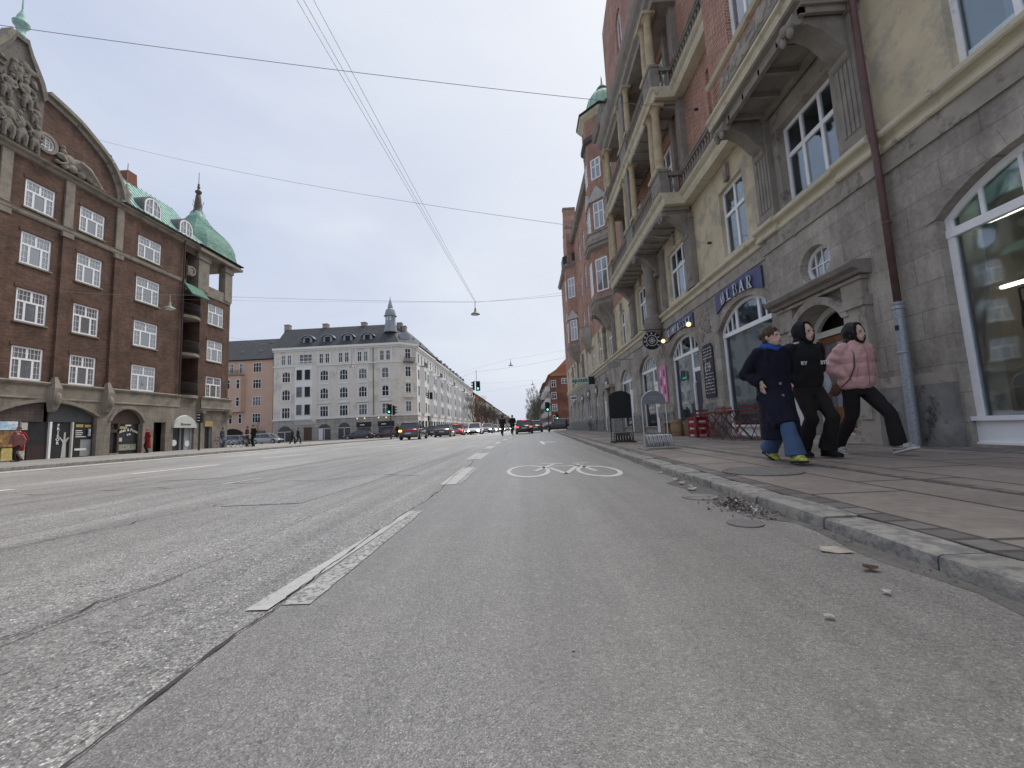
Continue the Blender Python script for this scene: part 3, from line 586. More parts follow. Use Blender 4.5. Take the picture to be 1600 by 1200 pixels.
for a,b,c,d in fb: window(RF,RB,a,b,c,d,[('v',(b-a)/2,0,d-c,.07),('h',1.35,0,b-a,.08)],crown=d+.18,n=-.08,back=False)
mould('eaves_cornice',stoned,[(0,20.3),(.35,20.3),(.5,20.6),(.5,20.7),(0,20.7)],[(24,58,0)])
g=MB(RF); g.box(24.05,57.95,-11.9,-.35,5.2,20.25); g.box(-11.9,23.9,-11.9,-.55,5.2,16.9); g.box(14.5,23.9,-6,-.55,17,25); g.box(-11.9,57.9,-12,-3.6,0,5.2); g.box(26.2,57.9,-3.6,-.4,0,5.2); g.build('rear_wall',dark,RB)
g=MB(RF); g.quad((24,.45,20.7),(58,.45,20.7),(58,-4,24.5),(24,-4,24.5)); g.build('roof',slate,RB)
# flat balconies linking oriel and loggia
def balustrade(name,u0,u1,n,z0,z1,mat=stoned,piers=()):
    m_=MB(RF); baluster_row(m_,(u0,n-.09,0),(u1,n-.09,0),z0,z1-.12,.19,.055); m_.box(u0,u1,n-.17,n-.01,z1-.13,z1-.02); m_.box(u0,u1,n-.2,n+.02,z1-.05,z1); m_.box(u0,u1,n-.16,n-.02,z0-.02,z0+.05)
    for p in piers: m_.box(p-.28,p+.28,n-.22,n+.03,z0-.02,z1+.02)
    return m_.build(name,mat,RB)
slabp=lambda n,z:[(0,z-.42),(n-.1,z-.42),(n-.06,z-.3),(n-.06,z-.16),(n+.02,z-.1),(n+.06,z-.04),(n+.06,z),(0,z)]
for z in(8.46,12.45):
    mould('balcony_slab',cream,slabp(.42,z),[(9.83,13.52,0)]); balustrade('balustrade',9.85,13.5,.4,z,z+.72)
# loggia
for z in(8.46,12.45):
    mould('balcony_slab',cream,slabp(1.08,z),[(13.52,22.3,0)])
    m_=MB(RF); m_.box(13.7,22.1,.1,1.0,z-.55,z-.42)
    for i in range(14): m_.box(13.8+i*.61,13.9+i*.61,.1,1.0,z-.62,z-.55)
    m_.build('balcony_soffit',stoned,RB)
    balustrade('balustrade',14.4,17.3,1.06,z,z+.78); balustrade('balustrade',18.2,21.6,1.06,z,z+.78)
    m_=MB(RF)
    for a,b in((13.56,14.45),(17.25,18.25),(21.55,22.26)): m_.box(a,b,.78,1.08,z,z+.8); m_.box(a-.03,b+.03,.75,1.11,z+.79,z+.88); m_.build('balcony_pier',stoned,RB); m_=MB(RF)
    for u in(13.58,22.1):
        baluster_row(m_,(u+.08,.1,0),(u+.08,.74,0),z,z+.66,.17,.05); m_.box(u,u+.16,.02,.76,z+.66,z+.8); m_.build('balcony_end_rail',stoned,RB); m_=MB(RF)
    relief('carved_ornament',stoned,RF,13.65,14.35,z+.15,z+.65,1.08,14,r=.08,dep=.03)
def column(u,n,z0,z1,r=.15,mat=colst):
    m_=MB(RF); h=z1-z0; m_.box(u-r*1.5,u+r*1.5,n-r*1.5,n+r*1.5,z0,z0+.12); m_.lathe([(r*1.35,.12),(r*1.4,.18),(r*1.1,.24),(r,.3),(r*1.03,h*.4),(r*.86,h-.3),(r*1.0,h-.27),(r*.9,h-.24),(r*1.1,h-.18),(r*1.4,h-.12)],(u,n,z0),16); m_.box(u-r*1.6,u+r*1.6,n-r*1.6,n+r*1.6,z1-.12,z1)
    return m_.build('column',mat,RB,'auto')
for z0,z1 in((9.34,11.95),(13.33,15.65)):
    for u in(13.9,14.4,21.4,21.95): column(u,.9,z0,z1)
    for u in(17.15,18.35): column(u,.92,z0,z1,.13)
    bx('loggia_pier',stoned,[(17.5,18.0,.7,1.04,z0,z1)])
bx('loggia_side_pier',stoned,[(13.56,13.9,0,.2,9.2,15.65),(21.95,22.3,0,.2,9.2,15.65),(14.5,14.75,0,.12,8.5,15.65)])
mould('loggia_roof',stoned,[(0,15.65),(.85,15.65),(.85,15.95),(.98,16.05),(.98,16.35),(1.12,16.5),(1.2,16.75),(1.2,16.95),(.3,17.25),(0,17.25)],[(13.4,22.4,0)])
relief('carved_ornament',stoned,RF,21.0,22.3,16.9,18.2,.9,16,r=.22,dep=.15)
# turret oriel
def octring(cx,cy,a,z): 
    r=a/math.cos(PI/8); return [(cx+r*math.cos(PI/8+i*PI/4),cy+r*math.sin(PI/8+i*PI/4),z) for i in range(8)]
def octa(name,mat,cx,cy,lv,parent=None,smooth=False):
    m_=MB(); m_.rings([octring(cx,cy,a,z) for a,z in lv]); return m_.build(name,mat,parent or RB,smooth)
TX,TY=6.9,28.3
def octwin(cx,cy,a,z0,z1,wd,faces=(4,3,5),ped=False):
    for k in faces:
        t=PI/4*k; n=Vector((math.cos(t),math.sin(t),0)); u=Vector((0,0,1)).cross(n)*-1
        F=FR((cx,cy,0),n.cross(Vector((0,0,1)))*-1,n) if False else FR((cx,cy,0),Vector((n.y,-n.x,0)),n)
        mb=MB(F); ol=outline(-wd/2,wd/2,z0,z1); ring(mb,ol,.09,a-.04,a+.03); mb.box(-.04,.04,a-.03,a+.02,z0,z1); mb.box(-wd/2,wd/2,a-.03,a+.025,z0+(z1-z0)*.6,z0+(z1-z0)*.6+.08)
        o=mb.build('window',white,RB); p_=MB(F); p_.box(-wd/2,wd/2,a-.02,a+.008,z0,z1); p_.build('pane',pane,o)
        if ped:
            q=MB(F); q.extr([(-wd/2-.3,z1+.12),(wd/2+.3,z1+.12),(wd/2+.3,z1+.25),(0,z1+1.15),(-wd/2-.3,z1+.25)],a,a+.16); q.build('window_pediment',M('pale_stone',(.45,.44,.41),.8,.2,3),RB)
octa('oriel_console',stoned,TX,TY,[(.5,7.0),(.9,7.3),(1.2,8.0),(1.5,8.35),(1.75,8.7),(1.75,8.95),(1.85,9.1),(1.8,9.25)])
octa('turret_wall',redbrick,TX,TY,[(1.72,9.2),(1.72,12.6)])
octa('oriel_cornice',stoned,TX,TY,[(1.7,12.55),(1.95,12.7),(1.95,12.9),(1.7,12.92)])
octa('stone_balcony',stonep,TX,TY,[(1.72,12.9),(2.0,13.0),(2.08,13.25),(1.95,13.5),(1.85,13.7),(1.95,13.74),(1.95,13.82),(1.7,13.82)])
octa('turret_wall',redbrick,TX,TY,[(1.6,12.9),(1.6,20.6)])
octwin(TX,TY,1.72,9.6,11.9,.95); octwin(TX,TY,1.6,14.1,16.0,.85,ped=True); octwin(TX,TY,1.6,17.7,19.2,.8)
octa('turret_ledge',M('dark_ledge',(.10,.085,.08),.8,.2),TX,TY,[(1.6,20.5),(1.78,20.65),(1.78,20.95),(1.62,21.05)])
octa('turret_wall',redbrick,TX,TY,[(1.62,21.0),(1.62,22.6)]); octa('turret_cornice',cream,TX,TY,[(1.62,22.3),(1.88,22.55),(1.95,22.7),(1.7,22.8)]); octa('turret_gutter',dark,TX,TY,[(1.97,22.68),(2.0,22.85),(1.6,22.9)])
for k in(3,4):
    t=PI/4*k; n=Vector((math.cos(t),math.sin(t),0)); F=FR((TX,TY,0),Vector((n.y,-n.x,0)),n); q=MB(F); ring(q,[(.32*math.cos(2*PI*i/16),21.75+.32*math.sin(2*PI*i/16)) for i in range(16)],.1,1.6,1.68); q.build('turret_roundel',cream,RB); q=MB(F); q.extr([(.2*math.cos(2*PI*i/16),21.75+.2*math.sin(2*PI*i/16)) for i in range(16)],1.6,1.63); q.build('turret_opening',dark,RB)
    for u in(-.4,0,.4): q=MB(F); ring(q,[(u+.17*math.cos(2*PI*i/12),20.2+.17*math.sin(2*PI*i/12)) for i in range(12)],.06,1.59,1.64); q.build('turret_arcade',stoned,RB)
m_=MB(); m_.lathe([(1.45,22.85),(1.4,23.2),(1.3,23.8),(1.1,24.4),(.75,24.9),(.4,25.15),(.3,25.2)],(TX,TY,0),16,ph=.2)
for i in range(16):
    t=2*PI*i/16+.2; m_.tube([(TX+r*math.cos(t),TY+r*math.sin(t),z) for r,z in((1.46,22.85),(1.41,23.2),(1.31,23.8),(1.11,24.4),(.76,24.9),(.4,25.15))],.03,4)
m_.build('dome',copperb,RB,'auto')
m_=MB(); m_.lathe([(.3,25.1),(.42,25.25),(.45,25.4),(.3,25.5),(.25,25.65),(.08,25.75),(.04,26.3),(.0,26.6)],(TX,TY,0),10); m_.build('finial',M('dark_copper',(.09,.13,.11),.6,.3),RB,True)
# far oriel with black railing and gable
TX2,TY2=6.9,44.6
octa('oriel_console',stoned,TX2,TY2,[(.5,7.2),(1.1,7.6),(1.6,8.4),(1.85,9.0),(1.85,9.2),(1.75,9.3)])
octa('oriel_wall',redbrick,TX2,TY2,[(1.7,9.2),(1.7,18.0)]); octa('oriel_cornice',stoned,TX2,TY2,[(1.7,17.8),(2.0,18.05),(2.0,18.25),(1.7,18.3)])
octwin(TX2,TY2,1.7,9.7,11.9,.9,ped=True); octwin(TX2,TY2,1.7,14.4,16.6,.9)
m_=MB(); r0=octring(TX2,TY2,1.95,18.3); r1=octring(TX2,TY2,1.95,19.2)
for i in range(2,6): m_.quad(r0[i],r0[(i+1)%8],r1[(i+1)%8],r1[i])
m_.build('black_railing',blackm,RB)
g=MB(RF); g.extr([(42.9,18.2),(42.9,21.5),(43.4,22.3),(43.6,23.3),(44.2,24.2),(44.3,25),(44.9,25),(45,24.2),(45.6,23.3),(45.8,22.3),(46.3,21.5),(46.3,18.2)],-.6,.75); g.build('gable',redbrick,RB)
bx('gable_coping',stoned,[(44.25,44.95,-.62,.8,25,25.2),(43.35,43.65,-.62,.78,22.3,22.5),(45.55,45.85,-.62,.78,22.3,22.5)])
for k_,(u,z) in enumerate(((33.5,7.6),(38.9,7.4))): pass
g=MB(); g.rings([octring(6.6,36.8,a,z) for a,z in((.4,6.9),(.9,7.5),(1.25,8.2),(1.3,8.4),(1.2,9.3),(1.25,9.35),(1.1,9.35))]); g.build('small_balcony',stonep,RB)
# wall anchors, brackets
bx('wall_cable_anchor',iron,[(12.55,12.6,0,.12,10.68,10.74),(12.58,12.62,0,.12,6.12,6.18)])
# ---------------------------------------------------------------- shopfronts of the right block
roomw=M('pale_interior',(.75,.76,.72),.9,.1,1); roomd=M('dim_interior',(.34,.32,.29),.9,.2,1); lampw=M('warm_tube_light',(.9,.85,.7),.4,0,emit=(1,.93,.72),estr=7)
def inroom(u0,u1,wallm,zt=4.2,depth=2.6,n0=-.32):
    m_=MB(RF); m_.quad((u0,n0,.3),(u1,n0,.3),(u1,-depth,.3),(u0,-depth,.3)); m_.quad((u0,n0,zt),(u1,n0,zt),(u1,-depth,zt),(u0,-depth,zt)); m_.quad((u0,-depth,.3),(u1,-depth,.3),(u1,-depth,zt),(u0,-depth,zt)); m_.quad((u0,n0,.3),(u0,-depth,.3),(u0,-depth,zt),(u0,n0,zt)); m_.quad((u1,n0,.3),(u1,-depth,.3),(u1,-depth,zt),(u1,n0,zt))
    return m_.build('shop_room',wallm,RB)
def shopfront(u0,u1,zs,zc,zt,thick,thin,base,u_hi=None,door=None,n=-.13,sill=.5,wm=None,fw=.085):
    """white segmental-arched shop window with a fanlight; u_hi is the far jamb"""
    ol=outline(u0,u1,.1,zs,zc,16); m_=MB(RF); ring(m_,ol,fw,n-.06,n)
    pts=arch(u0,u1,zs,zc,40); zat=lambda u: min(pts,key=lambda p:abs(p[0]-u))[1]
    m_.box(u0,u1,n-.06,n+.015,zt-.06,zt+.06)
    for u in thick: m_.box(u-.05,u+.05,n-.05,n-.002,zt+.06,zat(u)-.02)
    for u in thin: m_.box(u-.022,u+.022,n-.04,n-.012,zt+.06,zat(u)-.02)
    if door:
        a,b,dz=door; m_.box(a-.06,a+.06,n-.06,n+.006,.1,zt-.06) if a>u0+.1 else None; m_.box(b-.06,b+.06,n-.06,n+.006,.1,zt-.06); m_.box(a,b,n-.06,n+.02,dz,dz+.14)
    o=m_.build('shop_window',wm or white,RB)
    p_=MB(RF); p_.extr(outline(u0+.02,u1-.02,sill,zs,zc-.02,16),n-.035,n-.03); p_.build('pane',panec,o)
    bs=[(u0,u1)] if not door else [(door[1]+.06,u1)]
    for a,b in bs:
        b_=MB(RF); b_.box(a,b,n-.2,n+.03,.1,sill-.05); b_.box(a-.02,b+.02,n-.25,n+.09,sill-.06,sill); b_.box(a,b,n-.1,n+.06,.1,.15); b_.build('stall_riser',base,o)
    return o
thr=lambda a,b,k:[a+(b-a)*i/k for i in range(1,k)]
shopfront(3.05,5.92,3.36,3.86,3.13,[],thr(3.05,5.92,6),white)
shopfront(9.85,12.72,3.3,3.92,3.13,[10.72,11.86],thr(9.85,10.72,3)+thr(11.86,12.72,3),white,sill=.42)
k1=shopfront(14.28,17.05,3.28,3.86,3.13,[15.2,16.15],thr(14.28,15.2,3)+thr(16.15,17.05,3),stonep,door=(14.3,15.15,2.36),sill=.55)
k2=shopfront(18.88,21.65,3.28,3.86,3.13,[],thr(18.88,21.65,9),stonep,door=(18.95,19.75,2.36),sill=.4)
k3=shopfront(23.4,26.1,3.25,3.8,3.1,[],thr(23.4,26.1,9),stonep,door=(23.45,24.3,2.36),sill=.4)
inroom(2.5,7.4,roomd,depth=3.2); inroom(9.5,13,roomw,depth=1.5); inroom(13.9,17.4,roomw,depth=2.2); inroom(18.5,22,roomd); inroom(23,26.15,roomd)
navy=M('navy_door_paint',(.02,.025,.06),.4,.1)
bx('door_leaf',navy,[(14.36,15.09,-.2,-.15,.12,2.36)],k1); bx('door_leaf',white,[(19.0,19.7,-.2,-.15,.12,2.36)],k2); bx('door_leaf',white,[(23.5,24.25,-.2,-.15,.12,2.36)],k3)
m_=MB(RF); m_.tube([(14.98,-.13,.5),(14.98,-.04,.55),(14.98,-.04,1.95),(14.98,-.13,2.0)],.03,8); m_.build('door_handle',white,k1,True)
bx('menu_poster',M('faded_poster',(.3,.25,.25),.6,.5,14),[(19.1,19.6,-.14,-.13,.8,1.3),(19.1,19.6,-.14,-.13,1.45,1.95)],k2)
# inside the bar: pale panelled partition; inside the near shop: tubes, shelf, coats
m_=MB(RF); m_.box(10,12.6,-.31,-.27,.42,3.0)
for i in range(5): m_.box(10.05+i*.52,10.5+i*.52,-.27,-.255,1.0,2.7); m_.box(10.05+i*.52,10.5+i*.52,-.27,-.255,.5,.9)
m_.build('panelled_screen',M('grey_green_panel',(.72,.75,.71),.6,.05),RB)
m_=MB(RF); m_.box(15.2,16.95,-.36,-.34,.5,3.3)
for i in range(9): m_.tube([(15.3+i*.2,-.32,.5),(15.3+i*.2,-.31,3.2)],.05,6)
m_.build('shop_curtain',curt,RB,'auto')
for u0,u1,n,z in((4.9,6.15,-1.0,3.38),(5.6,7.15,-2.2,2.63)): bx('tube_lamp',lampw,[(u0,u1,n-.03,n+.03,z,z+.05)])
bx('display_shelf',white,[(3.1,5.9,-.95,-.3,.5,.54),(3.1,4.9,-3.1,-2.8,.5,2.6)]); bx('cabinet_door',M('grey_cabinet',(.25,.25,.24),.5,.1),[(3.3,3.9,-2.8,-2.77,1.2,2.4),(4.1,4.8,-2.8,-2.77,1.2,2.4)])
bx('inner_pillar',M('grey_green_panel',(.72,.75,.71)),[(6.25,6.55,-1.0,-.7,.5,4.2)])
m_=MB(RF); m_.lathe([(.04,.54),(.045,.64),(.04,.645)],(5.6,-.5,0),12); tag(m_.build('red_cup',M('red_plastic',(.35,.03,.03),.4,.05)),'small red cup standing in the corner of the nearest shop window','cup')
for u,n,a in((5.0,-.55,.3),(4.75,-.6,-.4)):
    m_=MB(RF); m_.box(u-.11,u+.11,n-.08,n+.08,.541,.56); tag(m_.build('magazine',M('printed_paper',(.4,.38,.42),.5,.6,30)),'thin magazine lying on the sill inside the nearest shop window','magazine','magazines in the shop window')
m_=MB(RF); 
for i in range(4): m_.ell((5.5+i*.12,-1.1,1.75),(.07,.2,.45),10,8,.05)
m_.tube([(5.4,-1.1,2.3),(6.0,-1.1,2.3)],.015,6); m_.tube([(5.4,-1.1,2.3),(5.4,-1.1,.5)],.015,6); m_.tube([(6.0,-1.1,2.3),(6.0,-1.1,.5)],.015,6); tag(m_.build('clothes_rail',blackm,None,True),'dark coats hanging on a rail inside the nearest shop window','clothes rail')
# entrance portal
e_=MB(RF)
for a,b in((7.02,7.5),(8.9,9.36)): e_.box(a,b,.1,.26,.05,2.62); e_.box(a-.03,b+.03,.1,.3,2.45,2.62); e_.box(a-.03,b+.03,.1,.3,.05,.35); e_.box(a+.12,b-.12,.26,.285,.5,2.3)
e_.box(7.0,9.38,.1,.28,2.92,2.98); e_.box(7.05,7.5,.1,.24,2.62,2.92); e_.box(8.9,9.33,.1,.24,2.62,2.92)
e_.build('portal_surround',stonep,RB)
mould('portal_cornice',stoned,[(.1,2.98),(.34,3.0),(.36,3.06),(.46,3.1),(.5,3.18),(.46,3.22),(.1,3.24)],[(6.92,9.46,0)])
m_=MB(RF); a_=arch(7.5,8.9,2.35,2.78,12); b_=arch(7.35,9.05,2.35,2.93,12)
for i in range(12): m_.extr([a_[i],a_[i+1],b_[i+1],b_[i]],.1,.29)
m_.build('portal_arch',stonep,RB)
m_=MB(RF); ring(m_,outline(7.5,8.9,.12,2.35,2.78,10),.12,-.22,-.14); m_.box(7.5,8.9,-.22,-.135,2.2,2.32)
d_=m_.build('door_frame',M('cream_paint',(.62,.61,.54),.5,.05),RB)
wood=M('brown_door_wood',(.20,.075,.025),.4,.3,3,stretch=(1,6,.7),spec=.5)
m_=MB(RF); ring(m_,outline(7.64,8.76,.14,2.18),.12,-.21,-.17); m_.box(7.64,8.76,-.21,-.165,.14,.75); m_.box(7.64,8.76,-.21,-.17,1.02,1.1); d2=m_.build('door_leaf',wood,d_)
m_=MB(RF); m_.extr(outline(7.74,8.66,.7,2.1),-.2,-.19); m_.build('pane',pane,d2)
bx('dark_room',dark,[(7.5,8.9,-.5,-.45,.1,2.8)],d_)
bx('entrance_step',stonep,[(7.35,9.1,-.3,.36,.0,.19),(7.2,9.25,.1,.7,.0,.11)])
m_=MB(RF); m_.box(8.88,9.0,.1,.55,.1,1.02); tag(m_.build('side_board',white),'white upright panel standing beside the brown entrance door','panel')
ovl=[(8.22+.43*math.cos(2*PI*i/28),3.66+.37*math.sin(2*PI*i/28)) for i in range(28)]
m_=MB(RF); ring(m_,ovl,.07,-.1,-.04)
for u in(8.03,8.22,8.41): m_.box(u-.012,u+.012,-.08,-.05,3.3,4.0)
m_.box(7.8,8.64,-.08,-.048,3.65,3.675); o=m_.build('oval_window',white,RB); m_=MB(RF); m_.extr(ovl,-.075,-.07); m_.build('pane',pane,o); bx('dark_room',dark,[(7.7,8.7,-.32,-.3,3.2,4.1)],o)
# lesser fronts by the chemist
for i,(a,b,c,d) in enumerate(apo):
    if c>1: window(RF,RB,a,b,c,d,[('v',(b-a)/2,0,d-c+.15,.05)],crown=d+.25,n=-.1,fw=.07,name='shop_window')
    else:
        m_=MB(RF); ring(m_,outline(a,b,c,d,d+.25,8),.1,-.2,-.12); m_.box(a,b,-.2,-.11,2.2,2.35); o=m_.build('door_frame',white,RB); m_=MB(RF); m_.box(a+.08,b-.08,-.2,-.16,c,2.2); m_.build('door_leaf',white if i==0 else navy,o); m_=MB(RF); m_.extr(outline(a+.05,b-.05,2.3,d,d+.2,8),-.19,-.17); m_.build('pane',pane,o)
P2=MB(RF); P2.box(28,28.3,0,.2,.1,3.1); P2.box(29.5,29.8,0,.2,.1,3.1); P2.box(27.8,30,0,.4,3.1,3.3); P2.build('portal_surround',stonep,RB); bx('door_leaf',wood,[(28.3,29.5,-.0,.03,.1,3.1)])
# drainpipe at the joint
DP=M('maroon_drainpipe',(.12,.068,.062),.5,.25,6); ZP=M('galvanised_pipe',(.33,.37,.40),.45,.2,25,metal=.35,wear=(.25,.28,.3),wscale=40)
m_=MB(RF); m_.tube([(6.47,.2,2.25),(6.45,.21,4.7),(6.44,.23,5.2),(6.44,.23,9),(6.44,.23,17)],.05,12); dp=m_.build('drainpipe',DP,RB,True)
m_=MB(RF); m_.lathe([(.062,0),(.062,.03),(.055,.04)],(6.455,.2,3.6),12); m_.build('pipe_bracket',DP,dp)
m_=MB(RF); m_.tube([(6.5,.22,.06),(6.48,.2,2.3)],.068,14); m_.lathe([(.07,0),(.082,.01),(.082,.04),(.074,.06),(.082,.08),(.082,.11),(.07,.12)],(6.48,.2,2.2),14); m_.lathe([(.07,0),(.076,.01),(.076,.03),(.07,.04)],(6.49,.212,1.5),14); gp=m_.build('drainpipe_foot',ZP,RB,'auto')
m_=MB(RF); m_.box(6.44,6.5,.272,.276,1.87,1.95); stk=m_.build('sticker',[blackm],gp)
# ---------------------------------------------------------------- signs
snavy=M('navy_sign_paint',(.045,.06,.16),.45,.15,1.5,wear=(.06,.08,.19),wscale=1,wamt=.4); swhite=M('sign_white',(.8,.8,.8),.5,0); sblack=M('sign_black',(.015,.015,.016),.4,.1)
def _arc(cx,cy,rx,ry,a0,a1,k=10): return [(cx+rx*math.cos(R(a0+(a1-a0)*i/k)),cy+ry*math.sin(R(a0+(a1-a0)*i/k))) for i in range(k+1)]
GLY={'L':([[(.2,0),(.2,1)],[(.2,0),(.68,0)]],[(.2,1),(.08,0)]),'B':([[(.2,0),(.2,1)],[(.2,1)]+_arc(.42,.76,.2,.24,90,-90)+[(.2,.52)],[(.2,.52)]+_arc(.44,.26,.24,.26,90,-90)+[(.2,0)]],[]),'A':([[(.1,0),(.37,1)],[(.37,1),(.64,0)],[(.2,.36),(.55,.36)]],[(.1,0),(.64,0)]),
'R':([[(.2,0),(.2,1)],[(.2,1)]+_arc(.42,.74,.21,.26,90,-90)+[(.2,.48)],[(.4,.48),(.66,0)]],[(.2,0),(.66,0)]),'O':([_arc(.37,.5,.29,.5,0,360,20)],[]),'K':([[(.2,0),(.2,1)],[(.62,1),(.2,.42)],[(.34,.58),(.66,0)]],[(.2,0),(.2,1),(.62,1),(.66,0)]),
'M':([[(.12,0),(.12,1)],[(.12,1),(.4,.35)],[(.4,.35),(.68,1)],[(.68,1),(.68,0)]],[(.12,0),(.68,0),(.1,1),(.7,1)]),'P':([[(.2,0),(.2,1)],[(.2,1)]+_arc(.42,.73,.21,.27,90,-90)+[(.2,.46)]],[(.2,0)]),'S':([_arc(.37,.75,.23,.25,30,270,12)+_arc(.37,.25,.25,.25,90,-150,12)],[]),
'E':([[(.18,0),(.18,1)],[(.18,1),(.62,1)],[(.18,.52),(.5,.52)],[(.18,0),(.64,0)]],[]),'T':([[(.37,0),(.37,1)],[(.08,1),(.66,1)]],[(.37,0)])}
GLY['Ø']=(GLY['O'][0]+[[(.1,.03),(.64,.97)]],[])
def seriftext(s,F,u,z,n,size,mat,parent,rot=0):
    o=None
    for dx,nn,mt in((-.05,-.004,sblack),(0,.012,mat)):
        m_=MB(); w_=.044
        for pl in GLY[s][0]:
            for a,b in zip(pl[:-1],pl[1:]):
                a=Vector(a);b=Vector(b); d=(b-a).normalized(); q=Vector((-d.y,d.x))*w_; a=a-d*.03; b=b+d*.03
                m_.extr([tuple(a-q),tuple(b-q),tuple(b+q),tuple(a+q)],0,.02/size)
        for x,y in GLY[s][1]: m_.box(x-.14,x+.14,0,.02/size,y-.045,y+.045)
        if s in 'LBRPKE': m_.box(.06,.3,0,.02/size,-.03,.03); m_.box(.06,.3,0,.02/size,.97,1.03)
        n_=F.to_3x3()@Vector((0,1,0)); right=Vector((0,0,1)).cross(n_)
        A=Matrix((right,n_,Vector((0,0,1)))).transposed().to_4x4(); A.translation=F@Vector((u,n+nn,z))
        Mx=A@Matrix.Rotation(-rot,4,'Y')@Matrix.Scale(size,4)@Matrix.Translation((-.37-dx*-1,0,-.5+dx)); m_.v=[tuple(Mx@Vector(p)) for p in m_.v]
        o=m_.build('letter' if dx==0 else 'letter_shadow',mt,parent)
    return o
def board(name,u0,u1,ze,zm,te,tm,label,word,size,cat='sign',bendz=.12):
    k=12; top=arch(u0,u1,te,tm,k); bot=arch(u0,u1,ze,zm,k)[::-1]
    m_=MB(RF); m_.extr(top+bot,.02,.06); o=tag(m_.build(name,snavy),label,cat); q_=MB(RF); q_.box(u0+.05,u1-.05,.0,.1,te+.0,te+.03) if False else None
    n_=len(word); cu=(u0+u1)/2; span=(u1-u0)*(.72 if n_<6 else .92)
    for i,ch in enumerate(word):
        t=(i+.5)/n_-.5; uu=cu-t*span; zz=(ze+zm+te+tm)/4+.02-(t*2)**2*bendz*.55-.02; 
        l=seriftext(ch,RF,uu,zz,.075,size,swhite,o,rot=-t*.5*bendz*4)
        # slab serifs
    return o
board('shop_sign',10.12,12.62,3.84,4.1,4.42,4.48,'navy fascia sign with white letters reading ØLBAR above the wide arched window','ØLBAR',.31)
board('shop_sign',14.38,16.98,3.9,4.1,4.42,4.48,'navy fascia sign with white letters reading KOMPASSET above the arched door','KOMPASSET',.27)
RB2=None
# round hanging sign
FC=FR((0,17.2,0),(1,0,0),(0,-1,0))      # plane facing the camera down the pavement
hs=empty('hanging_sign',(5.48,17.2,.075),'round black hanging sign with KOMPASSET around a white compass','sign')
m_=MB(FC); cx,cz=5.48,4.03; m_.extr([(cx+.385*math.cos(2*PI*i/36),cz+.385*math.sin(2*PI*i/36)) for i in range(36)],-.03,.03); m_.build('disc',sblack,hs)
m_=MB(FC)
ring(m_,[(cx+.235*math.cos(2*PI*i/36),cz+.235*math.sin(2*PI*i/36)) for i in range(36)],.02,.03,.036); ring(m_,[(cx+.13*math.cos(2*PI*i/30),cz+.13*math.sin(2*PI*i/30)) for i in range(30)],.012,.03,.036); ring(m_,[(cx+.05*math.cos(2*PI*i/20),cz+.05*math.sin(2*PI*i/20)) for i in range(20)],.022,.03,.037)
for i in range(8): a=PI/4*i; m_.extr([(cx+.06*math.cos(a-.2),cz+.06*math.sin(a-.2)),(cx+(.2 if i%2==0 else .12)*math.cos(a),cz+(.2 if i%2==0 else .12)*math.sin(a)),(cx+.06*math.cos(a+.2),cz+.06*math.sin(a+.2))],.03,.0355)
m_.build('compass',swhite,hs)
for i,ch in enumerate('KOMPASSET'):
    a=PI*1.22-i*PI*1.44/8; text(ch,FC,cx+.305*math.cos(a),cz+.305*math.sin(a),.034,.115,swhite,'letter',hs,.004,rot=a-PI/2,bold=.003)
m_=MB(FC); m_.tube([(5.0,0,4.5),(6.1,0,4.5)],.018,6); m_.tube([(5.33,0,4.5),(5.33,0,4.38)],.01,5); m_.tube([(5.63,0,4.5),(5.63,0,4.38)],.01,5); m_.build('bracket',iron,hs)
for u,z,l in((14.42,4.0,'round glowing wall lamp at the near end of the KOMPASSET fascia'),(17.12,3.97,'round glowing wall lamp at the far end of the KOMPASSET fascia')):
    wl=empty('wall_lamp',(6.0,u,z),l,'lamp','globe lamps beside the navy fascia'); m_=MB(RF); m_.ell((u,.2,z),(.085,.085,.085),12,8); m_.build('globe',M('lamp_globe',(.9,.75,.45),.3,0,emit=(1,.78,.4),estr=1.1),wl,True); m_=MB(RF); m_.tube([(u,0,z-.05),(u,.18,z-.1)],.02,6); m_.build('bracket',iron,wl)
# chalk menu, pink poster
def poster(name,mat,u0,u1,z0,z1,label,cat,notch=True):
    m_=MB(RF); c=.08; m_.extr([(u0,z0+c*.5),(u0,z1-c),(u0+c,z1),(u1-c,z1),(u1,z1-c),(u1,z0+c*.5),(u1-c,z0),(u0+c,z0)],.02,.05); return tag(m_.build(name,mat),label,cat)
cm=empty('menu_board',(6.1,13.55,1.3),'tall blackboard with chalk writing and drawing between the two arched shop windows','menu board')
m_=MB(RF); c=.09; u0,u1,z0,z1=13.18,13.93,1.33,3.08; m_.extr([(u0,z0),(u0,z1-c),(u0+c,z1-c),(u0+c,z1),(u1-c,z1),(u1-c,z1-c),(u1,z1-c),(u1,z0)],.02,.05); m_.build('board',M('chalkboard',(.035,.036,.04),.7,.4,3),cm)
chalk=M('chalk',(.55,.55,.55),.9,.4,30); m_=MB(RF); random.seed(8)
for r_ in range(15):
    z=2.93-r_*.105
    if 3<r_<8:
        for q in range(7): a=random.uniform(0,6.28); u=13.55+.17*math.cos(a)+random.uniform(-.05,.05); m_.box(u,u+random.uniform(.02,.07),.05,.054,z+random.uniform(-.04,.04),z+random.uniform(.05,.08))
    else:
        u=13.24
        while u<13.84:
            w_=random.uniform(.015,.05); m_.box(u,u+w_,.05,.054,z,z+random.choice((.02,.035,.05))); u+=w_+random.choice((.012,.02,.05))
m_.build('chalk_writing',chalk,cm)
pk=empty('poster',(6.1,18.05,1.4),'tall pink poster with rows of pale figures on the stone wall','poster')
